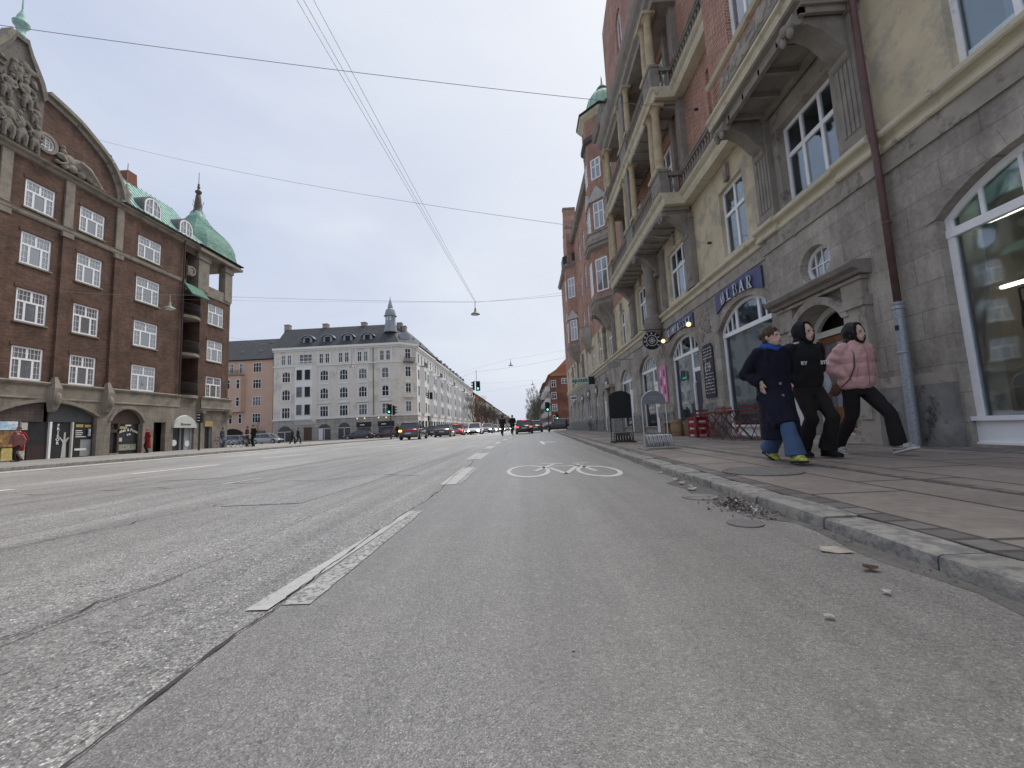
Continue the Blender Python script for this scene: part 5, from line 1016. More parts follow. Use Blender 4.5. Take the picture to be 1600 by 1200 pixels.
# open belvedere under the dome
lb('belvedere_pier',tanstone,[(32.4,33.55,-.9,.12,13.4,16.75),(35.45,36.35,-.5,.12,13.4,16.75),(35.45,36.35,-4.9,-4.1,13.4,16.75),(32.4,33.4,-4.9,-4.1,13.4,16.75)])
lb('belvedere_capital',tanstone,[(32.3,33.65,-1,.2,16.1,16.5),(35.37,36.43,-.58,.2,16.1,16.5)])
lb('belvedere_parapet',tanstone,[(32.85,36.3,-.1,.06,13.2,14.1),(36.15,36.3,-4.2,-.5,13.2,13.75)]); lb('belvedere_floor',tanstone,[(32.4,36.3,-4.9,-.1,13.15,13.42)])
lb('stone_medallion',tanstone,[(31.35,31.9,0,.06,14.3,15.1)]); m_=MB(LF); ring(m_,[(31.75+.4*math.cos(2*PI*i/20),14.75+.4*math.sin(2*PI*i/20)) for i in range(20)],.12,0,.1); m_.build('stone_wreath',tanstone,LB)
# recessed balconies with iron rails
for z in(4.45,7.85,10.95):
    m_=MB(LF); pts=[(31.15+1.7*i/10,.35*math.sin(PI*i/10)+.05) for i in range(11)]; m_.extr([(31.15,-1.4)]+pts+[(32.85,-1.4)],z-.25,z,'z') if False else None
    A=[(u,n,z) for u,n in pts]; m_.rings([[(31.15,-1.38,z-.22)]+[(u,n,z-.22) for u,n in pts]+[(32.85,-1.38,z-.22)],[(31.15,-1.38,z)]+A+[(32.85,-1.38,z)]]); b_=m_.build('balcony_floor',tanstone,LB)
    m_=MB(LF); m_.tube([(u,n-.03,z+.95) for u,n in pts],.03,5,False); m_.tube([(u,n-.03,z+.1) for u,n in pts],.02,5,False); m_.tube([(u,n+.05,z+.5) for u,n in pts],.015,4,False)
    for i in range(27): u=31.17+1.66*i/26; n=.35*math.sin(PI*(u-31.15)/1.7)+.02; m_.tube([(u,n,z),(u,n+.06,z+.35),(u,n,z+.95)],.009,4)
    m_.build('iron_railing',iron,b_)
    m_=MB(LF); m_.extr(outline(31.5,32.5,z,z+1.9,z+2.3,8),-1.38,-1.34); m_.build('balcony_door',M('dark_door',(.035,.02,.017),.5),LB); lb('door_frame',white,[(31.2,31.32,-1.2,-1.1,z,z+2.0)])
m_=MB(LF); m_.rings([[(31.1,.0,13.6),(32.9,.0,13.6),(32.9,-.3,13.7),(31.1,-.3,13.7)],[(31.1,.75,12.6),(32.9,.75,12.6),(32.9,.7,12.5),(31.1,.7,12.5)]]); m_.build('green_awning',M('green_awning',(.04,.14,.10),.7,.2),LB)
# ground floor of the brown block
ar1=outline(19.9,25.0,.1,2.55,3.3,16); ar0=outline(14.0,19.1,.1,2.55,3.3,16); ar2=outline(25.85,28.1,.1,2.3,3.12,12); dr=outline(28.95,29.95,.1,2.26); ar3=outline(30.6,32.6,.1,2.1,2.8,12); dr2=outline(33.7,34.5,.1,2.0,2.45,8)
g=MB(LF); wall(g,[(2,0),(2,4.3),(36.3,4.3),(36.3,0)],[ar0,ar1,ar2,dr,ar3,dr2],.05,.35); g.quad((36.3,.05,0),(36.3,-9,0),(36.3,-9,4.3),(36.3,.05,4.3)); g.build('ground_floor_wall',M('tan_ashlar',(.26,.23,.19),.9,.28,1.3,tex='ashlar',p=(.9,.5,.008,.5),wear=(.16,.14,.12)),LB)
lm('stone_band',tanstone,[(0,3.45),(.1,3.45),(.1,3.52),(.07,3.55),(.07,4.2),(.16,4.26),(.2,4.36),(.12,4.42),(0,4.44)],[(2,31.1,0),(32.9,36.3,.25)])
lb('corner_bay_base',tanstone,[(32.9,36.45,-.2,.3,3.3,4.3)]); 
for u in(33.1,36.1): m_=MB(LF); extr_u(m_,[(0,3.3),(.5,3.3),(.45,3.0),(.2,2.7),(0,2.4)],u-.2,u+.2); m_.build('console',tanstone,LB)
for a,b,zs,zc in((19.9,25.0,2.55,3.3),(14.0,19.1,2.55,3.3),(25.85,28.1,2.3,3.12)):
    m_=MB(LF); i_=arch(a,b,zs,zc,16); o_=arch(a-.16,b+.16,zs,zc+.2,16)
    for k in range(16): m_.extr([i_[k],i_[k+1],o_[k+1],o_[k]],.0,.13)
    m_.build('arch_moulding',tanstone,LB)
for u in(22.45,25.45,19.5): 
    m_=MB(LF); m_.rings([[(u-.2,.05,2.75),(u+.2,.05,2.75),(u+.12,.25,2.85),(u-.12,.25,2.85)],[(u-.32,.05,3.4),(u+.32,.05,3.4),(u+.22,.4,3.4),(u-.22,.4,3.4)],[(u-.3,.05,4.1),(u+.3,.05,4.1),(u+.2,.42,4.1),(u-.2,.42,4.1)],[(u-.1,.05,4.75),(u+.1,.05,4.75),(u+.08,.2,4.75),(u-.08,.2,4.75)]]); m_.ell((u,.36,3.5),(.2,.14,.4),8,6,.08); m_.build('keystone',tanstone,LB)
# left shops
shp=M('shop_glass_dark',(.035,.035,.038),.25,.3,2,spec=.6)
def shop(name,boxes):
    for nm,mt,a,b,n0,n1,c,d in boxes: m_=MB(LF); m_.box(a,b,n0,n1,c,d); m_.build(nm,mt,LB)
tilem=M('brown_tile_panel',(.13,.10,.09),.5,.3,3,tex='tiles',p=(.28,.2,.012,0),wear=(.07,.055,.05)); tile2=M('dark_slatted_panel',(.075,.08,.085),.5,.15,3,tex='tiles',p=(4,.12,.012,0),wear=(.04,.04,.04))
for a,b,mt in((19.95,22.4,tilem),(22.4,24.95,tile2),(14.1,19.05,tilem)):
    m_=MB(LF); pts=[(u,z) for u,z in arch(19.9,25,2.5,3.28,24) if a<=u<=b] if a>15 else arch(14.0,19.1,2.5,3.28,24); m_.extr([(pts[0][0],2.2)]+pts+[(pts[-1][0],2.2)],-.2,-.12); m_.build('tympanum_panel',mt,LB)
shop('s',[('shop_glass',shp,14.1,19.05,-.24,-.2,.1,2.2),('shop_glass',shp,19.95,24.95,-.24,-.2,.1,2.2),('white_post',white,22.55,22.66,-.2,-.08,.1,2.2),('white_post',M('cream_paint',(.62,.61,.54)),23.72,23.8,-.2,-.08,.1,2.2),('shop_post',M('grey_cabinet',(.25,.25,.24)),21.15,21.22,-.2,-.08,.1,2.2),('shop_post',M('grey_cabinet',(.25,.25,.24)),20.1,20.16,-.2,-.08,.1,2.2),
 ('blue_banner',M('pale_blue_print',(.42,.60,.75),.5,.5,4,wear=(.75,.8,.85),wscale=3,wamt=.6),19.96,21.1,-.19,-.12,1.75,2.2),('cream_notice',M('cream_paint',(.62,.61,.54)),21.25,21.55,-.19,-.14,1.75,2.15),('window_display',M('brown_display',(.22,.12,.06),.7,.6,5,wear=(.5,.3,.12),wscale=4,wamt=.4),19.96,21.1,-.195,-.15,.85,1.72),('yellow_display',M('yellow_display',(.55,.42,.05),.6,.5,7,wear=(.5,.45,.4),wscale=8,wamt=.5),20.5,21.1,-.19,-.13,.15,.8),('poster_stack',M('mixed_prints',(.35,.38,.2),.6,.6,9,wear=(.5,.5,.48),wscale=9,wamt=.6),21.25,21.5,-.19,-.14,.15,.95),('counter',M('dark_counter',(.05,.03,.03),.6),21.6,22.5,-.2,-.17,.1,.9)])
text('FRISOR',LF,23.17,1.2,-.15,.26,swhite,'lettering',LB,.004) if False else None
for i,ch in enumerate('FRISOR'): text(ch,LF,23.05,2.0-i*.205,-.17,.23,swhite,'letter',LB,.006,bold=.008)
tm=M('pale_decal',(.5,.49,.46),.6,.1); m_=MB(LF)
m_.extr([(23.28,.12),(23.33,1.0),(23.12,1.32),(23.17,1.34),(23.36,1.12),(23.38,1.6),(23.46,1.6),(23.46,1.15),(23.62,1.32),(23.66,1.28),(23.5,1.0),(23.5,.9),(23.53,.12)],-.195,-.17); m_.build('tree_decal',tm,LB)
m_=MB(LF)
for a,b,z,h in((24.0,24.35,1.66,.06),(24.0,24.4,1.54,.05),(24.0,24.35,1.42,.05),(24.0,24.6,1.3,.05),(24.0,24.65,.5,.12)): m_.box(a,b,-.195,-.175,z,z+h)
m_.build('window_lettering',swhite,LB); lb('grey_blind',M('grey_blind',(.30,.31,.32),.6),[(24.3,24.9,-.197,-.18,.15,1.15)]); lb('yellow_lettering',M('yellow_letter',(.5,.42,.15),.6),[(24.0,24.4,-.195,-.175,1.9,2.08),(24.5,24.85,-.195,-.175,1.9,2.05)])
m_=MB(LF); m_.lathe([(.06,0),(.06,.45)],(24.7,-.1,1.35),10); m_.build('barber_pole',M('barber_pole',(.5,.55,.65),.4,.5,12),LB)
pts=arch(25.85,28.1,2.25,3.1,16); m_=MB(LF); m_.extr([(25.87,2.15)]+pts+[(28.08,2.15)],-.24,-.16); m_.build('tympanum_panel',M('dark_brown_boards',(.075,.05,.04),.6,.2,3),LB)
shop('k',[('shop_glass',shp,25.87,28.08,-.3,-.26,.1,2.2),('door_frame',M('dark_brown_boards',(.075,.05,.04)),26.5,26.62,-.25,-.12,.1,2.2),('transom',M('dark_brown_boards',(.075,.05,.04)),25.87,26.6,-.25,-.12,1.55,1.75),('notice',M('cream_paint',(.62,.61,.54)),26.68,26.9,-.25,-.2,.95,1.2),('step',granite,25.9,26.5,-.2,.05,.1,.2),('display_plants',M('pale_leafy_display',(.25,.28,.2),.8,.8,8),26.62,27.9,-.25,-.2,.35,.75),('yellow_lamp',M('yellow_letter',(.5,.42,.15)),26.7,27.2,-.25,-.18,1.8,1.95)])
for i,ch in enumerate('Kebab & Pizza'):
    t=(i/12-.5); text(ch,LF,27.3+t*1.3,1.72-(t*2)**2*.16,-.2,.25,swhite,'letter',LB,.004,rot=-t*.5,bold=.006)
text('grill',LF,27.35,1.42,-.2,.17,swhite,'lettering',LB,.004,bold=.005); lb('window_lettering',swhite,[(27.1,27.5,-.22,-.2,1.98,2.08)])
lb('dark_door',M('dark_door',(.035,.02,.017)),[(28.95,29.95,-.7,-.65,.1,2.3)])
m_=MB(LF); p_=arch(30.5,32.7,1.9,2.85,14); 
m_.rings([[(u,.06,z) for u,z in [(30.5,1.85)]+p_+[(32.7,1.85)]],[(u,.2,1.84+(z-1.84)*.93) for u,z in [(30.5,1.85)]+p_+[(32.7,1.85)]]]); aw=m_.build('white_awning',M('awning_canvas',(.55,.57,.53),.8,.1),LB); 
text('Blomsten',LF,31.6,2.12,.215,.26,sblack,'lettering',aw,.003)
shop('b',[('shop_glass',shp,30.62,32.58,-.24,-.2,.1,2.1),('shop_frame',M('grey_paint',(.35,.37,.38)),30.62,30.75,-.2,-.1,.1,2.1),('shop_frame',M('grey_paint',(.35,.37,.38)),32.4,32.58,-.2,-.1,.1,2.1),('shop_frame',M('grey_paint',(.35,.37,.38)),31.45,31.5,-.2,-.1,.1,2.1),('white_blind',M('grey_paint',(.35,.37,.38)),31.9,32.4,-.2,-.17,.1,1.9)])
for u,z in((30.95,.7),(32.2,.6)): m_=MB(LF); m_.extr([(u+.24*math.cos(2*PI*i/16),z+.24*math.sin(2*PI*i/16)) for i in range(16)],-.17,-.14); m_.build('round_decal',swhite,LB)
lb('ochre_arch_sign',M('ochre_sign',(.42,.30,.12),.6,.2),[(33.62,34.5,.06,.12,1.95,2.42)]); lb('shop_door',shp,[(33.7,34.5,-.2,-.16,.1,1.95)]); lb('door_frame',M('grey_paint',(.35,.37,.38)),[(33.7,33.78,-.18,-.05,.1,1.95),(34.42,34.5,-.18,-.05,.1,1.95)])
m_=MB(LF); m_.tube([(30.9,.14,17.1),(30.9,.14,4.4)],.06,6); m_.build('drainpipe',M('dark_pipe',(.06,.035,.03),.5),LB)
# ---------------------------------------------------------------- pale corner block across the square
def wsimple(F,root,u0,u1,z0,z1,frame,nm='window',crown=None,mull=1,tr=.62,n=.02,glass=None,surround=None):
    ol=outline(u0,u1,z0,z1,crown,8); m_=MB(F); ring(m_,ol,.11,n-.06,n+.03); W=u1-u0
    for i in range(1,mull+1): m_.box(u0+W*i/(mull+1)-.045,u0+W*i/(mull+1)+.045,n-.04,n+.02,z0,(crown or z1)-.06)
    if tr: m_.box(u0,u1,n-.04,n+.018,z0+(z1-z0)*tr-.04,z0+(z1-z0)*tr+.04)
    o=m_.build(nm,frame,root); m_=MB(F); m_.extr(ol,n-.05,n-.01); m_.build('pane',glass or random.choice((fpane,fpane,fpane2)),o)
    if surround: m_=MB(F); ring(m_,[(u0-surround,z0-surround*.6),(u0-surround,(crown or z1)+surround),(u1+surround,(crown or z1)+surround),(u1+surround,z0-surround*.6)],surround*.97,n-.03,n+.05); m_.build('window_surround',wsur,o)
    return o
fpane=M('far_window_glass',(.025,.027,.03),.4,.5,.4,spec=.15); fpane2=M('far_curtained_glass',(.13,.135,.14),.4,.4,1.2,spec=.2); fwhite=M('far_white_paint',(.66,.66,.65),.6,.05); wsur=M('pale_stucco_trim',(.70,.69,.65),.85,.08,1)
pale=M('pale_grey_render',(.66,.61,.53),.9,.1,.4,wear=(.50,.48,.44),wscale=.5,wamt=.4); paleb=M('rusticated_base',(.42,.385,.345),.9,.15,1,tex='ashlar',p=(6,.42,.02,0),wear=(.2,.19,.18)); palew=M('off_white_render',(.74,.73,.70),.9,.08,.5)
WF=FR((0,75,0),(1,0,0),(0,-1,0)); WB=empty('apartment_building',(-34,76,.1),'pale grey corner block with dark slate roof and slim lead cupola','building')
g=MB(WF); g.quad((-47,0,4),(-23.2,0,4),(-23.2,0,17.3),(-47,0,17.3)); g.build('wall',pale,WB)
g=MB(); g.quad((-23.2,75,4),(-20.5,77.6,4),(-20.5,77.6,17.3),(-23.2,75,17.3)); g.build('corner_wall',pale,WB)
g=MB(); g.box(-47,-23.3,75.05,88,.1,17.2); g.box(-23.3,-20.6,77.7,88,.1,17.2); g.build('rear_wall',pale,WB)
g=MB(WF); g.quad((-47,.06,0),(-23.2,.06,0),(-23.2,.06,4),(-47,.06,4)); g.build('ground_floor_wall',paleb,WB); g=MB(); g.quad((-23.2,74.94,0),(-20.44,77.6,0),(-20.44,77.6,4),(-23.2,74.94,4)); g.build('ground_floor_wall',paleb,WB)
for z0,z1,n in((3.9,4.15,.2),(13.95,14.2,.15),(16.9,17.2,.2),(17.2,17.6,.5)): lb('cornice',wsur,[(-47.1,-23.2+n*.4,0,n,z0,z1)],F=WF,root=WB); m_=MB(); m_.rings([[(-23.2+n*.4,75-n,z0),(-20.5+n,77.6-n*.4,z0),(-20.5,78,z0),(-23.2,75.4,z0)],[(-23.2+n*.4,75-n,z1),(-20.5+n,77.6-n*.4,z1),(-20.5,78,z1),(-23.2,75.4,z1)]]); m_.build('cornice',wsur,WB)
for c in(-44.55,-37.3,-33.6,-30.0,-25.75):
    w2=.8 if c!=-25.75 else .68; k=2 if c!=-25.75 else 1
    wsimple(WF,WB,c-w2,c+w2,4.3,6.35,fwhite,mull=k,surround=.22); wsimple(WF,WB,c-w2,c+w2,7.65,9.3,fwhite,crown=9.75,mull=k,surround=.2); wsimple(WF,WB,c-w2,c+w2,11.05,12.7,fwhite,crown=13.1,mull=k,surround=.2)
    for s_ in(-1,1):
        cc=c+s_*.58; wsimple(WF,WB,cc-.42,cc+.42,14.35,16.3,fwhite,mull=1,surround=.12)
    lb('pilaster',wsur,[(c-1.35,c-1.15,0,.1,14.2,16.9),(c+1.15,c+1.35,0,.1,14.2,16.9)],F=WF,root=WB)
    if c in(-33.6,-25.75,-30.0,-37.3): 
        m_=MB(WF); m_.extr([(c-1.15,6.75),(c+1.15,6.75),(c+1.15,6.9),(c,7.35 if c in(-33.6,-25.75) else 6.95),(c-1.15,6.9)],.05,.25); m_.build('window_pediment',wsur,WB)
    lb('stucco_panel',wsur,[(c-1.0,c+1.0,0,.08,10.35,10.75)],F=WF,root=WB) if c in(-37.3,-33.6,-30.0) else None
# oriel of the front
m_=MB(WF); m_.rings([[(-42.9,0,z),(-42.4,.8,z),(-39.3,.8,z),(-38.8,0,z)] for z in(4.2,14.0)]); m_.rings([[(-42.9,0,z),(-42.9+.5*s_,.85*s_,z),(-38.8-.5*s_,.85*s_,z),(-38.8,0,z)] for z,s_ in((3.0,.05),(3.5,.5),(3.9,1.05),(4.2,1.1))]); m_.build('oriel_wall',palew,WB)
for z in(4.7,8.0,11.2):
    for a,b in((-42.25,-41.0),(-40.7,-39.45)): wsimple(WF,WB,a,b,z,z+2.1,fwhite,mull=0,tr=0,n=.83)
wsimple(WF,WB,-42.1,-39.6,14.4,16.3,fwhite,mull=2)
m_=MB(WF); m_.box(-42.6,-39.1,.0,.9,13.95,14.1); baluster_row(m_,(-42.5,.8,0),(-39.2,.8,0),14.1,14.75,.2,.05,4); m_.box(-42.6,-39.1,.74,.86,14.75,14.85); m_.build('balcony',palew,WB)
# corner column of balconies
CF=FR((-21.85,76.3,0),Vector((2.7,2.6,0)),Vector((2.6,-2.7,0)))
for z in(4.6,8.0,11.2,14.6): wsimple(CF,WB,-.6,.6,z,z+2.05,fwhite,mull=1,surround=.15)
for z in(7.5,14.1): 
    m_=MB(CF); m_.box(-1.1,1.1,0,.8,z-.15,z); m_.box(-1.1,1.1,.7,.78,z+.7,z+.78)
    for i in range(12): m_.box(-1.05+i*.19,-1.0+i*.19,.7,.75,z,z+.7)
    m_.build('balcony',wsur if z<10 else M('grey_iron',(.12,.12,.12),.5),WB)
m_=MB(CF); m_.extr([(-.95,10.15),(.95,10.15),(0,10.7)],.02,.2); m_.build('window_pediment',wsur,WB)
# ground floor openings
for a,b,zt,zc in((-46,-43.3,1.9,2.9),(-38.4,-36.1,2.2,3.0),(-34.6,-32.4,2.2,3.1)):
    m_=MB(WF); m_.extr(outline(a,b,.1,zt,zc,10),.05,.09); m_.build('shop_window',shp,WB); lb('shop_frame',fwhite,[(a,b,.08,.12,zt-.1,zt),((a+b)/2-.05,(a+b)/2+.05,.08,.12,.1,zt)],F=WF,root=WB)
lb('white_door',fwhite,[(-38.3,-37.5,.09,.13,.1,2.1)],F=WF,root=WB); lb('wooden_door',M('old_brown_door',(.09,.055,.035),.7),[(-41.1,-39.6,.05,.1,.1,2.5)],F=WF,root=WB)
for a,b in((-31.2,-28.5),(-27.2,-24.2)):
    lb('shop_fascia',sblack,[(a,b,.05,.2,2.1,3.0)],F=WF,root=WB); lb('fascia_lettering',swhite,[(a+.7,a+1.5,.2,.22,2.42,2.58)],F=WF,root=WB); lb('shop_window',shp,[(a+.1,b-.1,.05,.1,.5,1.95)],F=WF,root=WB)
    for k in(.2,1.6): m_=MB(WF); m_.ell((a+k,.3,3.7),(.1,.1,.1),6,4); m_.build('spot_lamp',M('lamp_globe',(.9,.75,.45)),WB)
# roof with eyebrow dormers, chimneys and cupola
g=MB(); g.rings([[(-47.1,74.6,17.6),(-23,74.6,17.6),(-20.1,77.4,17.6),(-20.1,100,17.6),(-47.1,100,17.6)],[(-47.1,79,22.3),(-26,79,22.3),(-24.4,80.5,22.3),(-24.4,97,22.3),(-47.1,97,22.3)]]); g.build('roof',slate,WB)
lead=M('grey_lead_sheet',(.25,.28,.31),.6,.2,2)
for c in(-40.9,-37,-33.1,-29.3):
    m_=MB(WF); m_.extr([(c-.9,18.4)]+arch(c-.9,c+.9,19.3,19.95,10)+[(c+.9,18.4)],-2.6,-.6); m_.extr(arch(c-1.35,c+1.35,19.35,20.15,10)+arch(c-1.3,c+1.3,19.25,20.02,10)[::-1],-2.8,-.4); dd=m_.build('dormer',lead,WB); m_=MB(WF); m_.box(c-.45,c+.45,-.62,-.56,18.6,19.6); m_.build('pane',fpane,dd)
CFD=FR((-22.3,76.6,0),Vector((2.7,2.6,0)),Vector((2.6,-2.7,0))); m_=MB(CFD); m_.extr([(-1,18.3)]+arch(-1,1,19.3,20.0,10)+[(1,18.3)],-2.6,-.2); m_.build('dormer',lead,WB)
for u,z,k in((-46,20.7,0),(-45.2,18.9,1),(-44.3,18.9,1),(-39.6,21.1,0),(-36,21.2,0),(-32.2,21.3,0),(-28.4,20.8,0),(-25.9,19.6,0)):
    t=(z-17.6)/4.7; m_=MB(); y=74.6+4.4*t-.06; m_.rings([[(u-.35,y,z-.25),(u+.35,y,z-.25),(u+.35,y+.45,z+.25),(u-.35,y+.45,z+.25)],[(u-.35,y+.1,z-.35),(u+.35,y+.1,z-.35),(u+.35,y+.55,z+.15),(u-.35,y+.55,z+.15)]]); m_.build('skylight',M('skylight_glass',(.55,.58,.6) if k else (.2,.21,.22),.2,.1) if not k else M('bright_skylight',(.6,.62,.64),.2,.1),WB)
for u,z in((-47.0,23.4),(-39.2,23.2),(-31.4,23.1),(-24.2,22.6),(-23.4,21.9)): m_=MB(); m_.box(u-.5,u+.5,79,79.9,21 if u<-25 else 19.8,z); m_.box(u-.55,u+.55,78.95,79.95,z-.2,z-.05); m_.build('chimney',M('pale_chimney',(.30,.27,.24),.9,.2,2),WB)
m_=MB(); m_.lathe([(1.3,20.2),(1.15,21.0),(1.0,21.9),(1.0,22.0),(.95,22.1),(.95,23.3),(1.25,23.35),(1.25,23.5),(1.05,23.55),(1.0,24.0),(.85,24.6),(.55,24.9),(.45,25.0),(.5,25.1),(.45,25.5),(.2,26.3),(.08,26.8),(.02,27.4)],(-25.35,77.2,0),8,ph=PI/8); cu=m_.build('cupola',lead,WB); 
for k in(-.28,.28): m_=MB(); m_.box(-25.35+k-.13,-25.35+k+.13,76.24,76.32,22.35,23.1); m_.build('cupola_opening',fwhite,cu)
m_=MB(WF); m_.tube([(-28,.1,17.3),(-28,.1,4)],.07,5); m_.build('drainpipe',M('grey_iron',(.12,.12,.12)),WB)
# ---------------------------------------------------------------- salmon block
SB=empty('apartment_building',(-53,79,.1),'salmon pink rendered block with slate roof beside the pale corner block','building'); SF=FR((0,78,0),(1,0,0),(0,-1,0)); sal=M('salmon_render',(.53,.365,.275),.9,.1,.5)
g=MB(SF); g.box(-75,-49,-12,0,0,16.4); g.build('wall',sal,SB); g=MB(); g.rings([[(-75,77.6,16.4),(-47.5,77.6,16.4),(-47.5,92,16.4),(-75,92,16.4)],[(-75,83,21.6),(-47.5,83,21.6),(-47.5,88,21.6),(-75,88,21.6)]]); g.build('roof',slate,SB); lb('gutter',dark,[(-75,-49,0,.35,16.25,16.4)],F=SF,root=SB)
for z0,z1 in((3.9,5.8),(7.2,9.1),(10.6,12.5),(13.8,15.75)):
    wsimple(SF,SB,-53,-51.3,z0,z1,fwhite,mull=2)
    for c in(-57.3,-55.4,-60.2): wsimple(SF,SB,c-.38,c+.38,z0,z1,fwhite,mull=0 if z0<13 else 1)
    wsimple(SF,SB,-64,-62.3,z0,z1,fwhite,mull=2)
m_=MB(SF); m_.rings([[(-58.5,0,z),(-58.0,.8,z),(-54.8,.8,z),(-54.3,0,z)] for z in(6.2,13.2)]); m_.build('oriel_wall',sal,SB)
for z0 in(7.2,10.6):
    for c in(-57.3,-55.4): wsimple(SF,SB,c-.38,c+.38,z0,z0+1.9,fwhite,mull=0,n=.83)
lb('balcony_slab',M('grey_iron',(.12,.12,.12)),[(-58.2,-54.6,0,.9,13.2,13.32)],F=SF,root=SB); m_=MB(SF); 
for i in range(18): m_.box(-58.1+i*.2,-58.07+i*.2,.8,.85,13.3,14.2)
m_.box(-58.2,-54.6,.78,.86,14.2,14.26); m_.build('railing',M('grey_iron',(.12,.12,.12)),SB)
m_=MB(SF); m_.extr(outline(-59,-54.8,.1,2.2,3.0,10),0,.05); m_.build('dark_archway',dark,SB); lb('garage_door',M('grey_iron',(.12,.12,.12)),[(-52.8,-50.3,0,.05,.1,2.4)],F=SF,root=SB)
for u,z in((-56.2,18.3),(-52.6,18.4),(-51.8,20.6)): m_=MB(); y=77.6+5.4*(z-16.4)/5.2; m_.box(u-.35,u+.35,y-.08,y+.2,z-.1,z+.3); m_.build('skylight',M('skylight_glass',(.2,.21,.22)),SB)
m_=MB(); m_.tube([(-50.9,76.6,0),(-50.9,76.6,4.5)],[.06,.03],5); 
for i in range(14): a=i*.9; m_.tube([(-50.9,76.6,2.2+i*.15),(-50.9+.9*math.cos(a)*(1-i*.04),76.6+.9*math.sin(a)*(1-i*.04),3.2+i*.17)],[.02,.006],4)
tag(m_.build('young_tree',M('winter_bark',(.085,.07,.06),.9,.3,4)),'thin bare young tree in front of the salmon block','tree')
# ---------------------------------------------------------------- rows of houses down both sides of the street
def row_house(label,X,n,u0,u1,H,wm,rowsz,step,roofm,rh=3.2,base=None,oriels=True,trim=True,gab=None,front=None,frame=None,win_w=1.05,balc=False):
    F=FR((X,0,0),(0,1,0),(n,0,0)); B=empty('townhouse',(X,(u0+u1)/2,.1),label,'building','houses lining the street ahead')
    g=MB(F); g.box(u0,u1,-13,0,4,H); g.build('wall',wm,B); g=MB(F); g.box(u0,u1,-13,.03,0,4); g.build('ground_floor_wall',base or wm,B)
    g=MB(F); g.rings([[(u0,.35,H+.35),(u1,.35,H+.35),(u1,-13,H+.35),(u0,-13,H+.35)],[(u0,-4,H+rh),(u1,-4,H+rh),(u1,-9,H+rh),(u0,-9,H+rh)]]); g.build('roof',roofm,B)
    if trim:
        for z0,z1,d in((3.9,4.15,.15),(H-.4,H,.2),(H,H+.35,.42),(H-3.1,H-2.95,.1)): m_=MB(F); m_.box(u0,u1,0,d,z0,z1); m_.build('cornice',wsur,B)
    k=int((u1-u0)/step); st=(u1-u0)/k
    for i in range(k):
        c=u0+st*(i+.5); ori=oriels and i%3==1
        if ori: m_=MB(F); m_.rings([[(c-1.15,0,z),(c-.8,.75,z),(c+.8,.75,z),(c+1.15,0,z)] for z in(4.2,H-3.2)]); m_.build('oriel_wall',wm,B); m_=MB(F); m_.box(c-1.1,c+1.1,0,.85,H-3.2,H-3.05); m_.box(c-1.1,c+1.1,.75,.85,H-2.35,H-2.27); [m_.box(c-1.05+j*.21,c-1.0+j*.21,.76,.82,H-3.05,H-2.35) for j in range(11)]; m_.build('balcony_rail',M('grey_iron',(.12,.12,.12)) if i%2 else wsur,B)
        for z0,z1 in rowsz: wsimple(F,B,c-win_w/2,c+win_w/2,z0,z1,frame or fwhite,mull=0 if trim else 1,n=.78 if ori and z1<H-3 else .02)
        m_=MB(F); m_.box(c-step*.34,c+step*.34,.03,.06,.6,2.9); m_.build('shop_window',shp,B)
        if balc and i%2==0:
            for z0,z1 in rowsz: m_=MB(F); m_.box(c-.9,c+.9,.03,1.0,z0-.6,z0+.35); m_.build('balcony',balc,B)
        if roofm==slate and i%2==0: m_=MB(F); m_.box(c-.6,c+.6,-2.4,-.5,H+.9,H+2.2); m_.build('dormer',lead,B)
    m_=MB(F); m_.box(u0+.2,u0+1.2,-7,-6,H+rh-.6,H+rh+1); m_.build('chimney',M('pale_chimney',(.30,.27,.24)),B)
    return B,F
R4=[(4.5,6.5),(7.7,9.7),(10.9,12.9),(14.1,16)]
lw1=M('white_stucco',(.78,.77,.75),.9,.07,.5); lw2=M('grey_white_stucco',(.72,.71,.70),.9,.07,.5); lw3=M('cream_stucco',(.72,.68,.59),.9,.07,.5)
row_house('white stucco townhouse with oriels adjoining the cupola corner',-20.5,1,77.6,93,16.9,palew,R4,2.4,slate,base=palew)
row_house('second white townhouse down the left side with dark balconies',-20.5,1,93,111,16.7,lw2,R4,2.4,slate)
row_house('third white townhouse down the left side',-20.4,1,111,129,16.5,lw1,R4,2.5,slate)
row_house('fourth townhouse down the left side with grey white stucco',-20.4,1,129,146,16.4,lw2,R4,2.6,slate)
row_house('cream townhouse at the far end of the white row on the left',-20.3,1,146,160,16.3,lw3,R4,2.7,M('mossy_copper_roof',(.16,.2,.17),.8,.2))
B,F=row_house('red brick gabled house beyond the white row on the left',-19.6,1,166,196,14.5,paintbrick,R4[:3],3,M('grey_tile_roof',(.13,.13,.13),.8,.2),trim=False,oriels=False)
m_=MB(); m_.rings([[(-19.5,166,14.4),(-32,166,14.4),(-32,166.4,14.4),(-19.5,166.4,14.4)],[(-23,166,19),(-27,166,19),(-27,166.4,19),(-23,166.4,19)]]); m_.build('end_gable',paintbrick,B)
row_house('brown and cream house far down the left side',-19,1,200,240,14,M('tan_render',(.33,.27,.2),.9,.1),R4[:3],4,M('grey_tile_roof',(.13,.13,.13)),trim=False,oriels=False)
row_house('grey house farthest down the left side',-18,1,244,320,13,M('grey_render',(.28,.27,.25),.9,.1),R4[:3],6,M('grey_tile_roof',(.13,.13,.13)),trim=False,oriels=False)
row_house('last pale house visible on the left behind the bare trees',-17,1,325,440,12,M('tan_render',(.33,.27,.2)),R4[:2],9,M('grey_tile_roof',(.13,.13,.13)),trim=False,oriels=False)
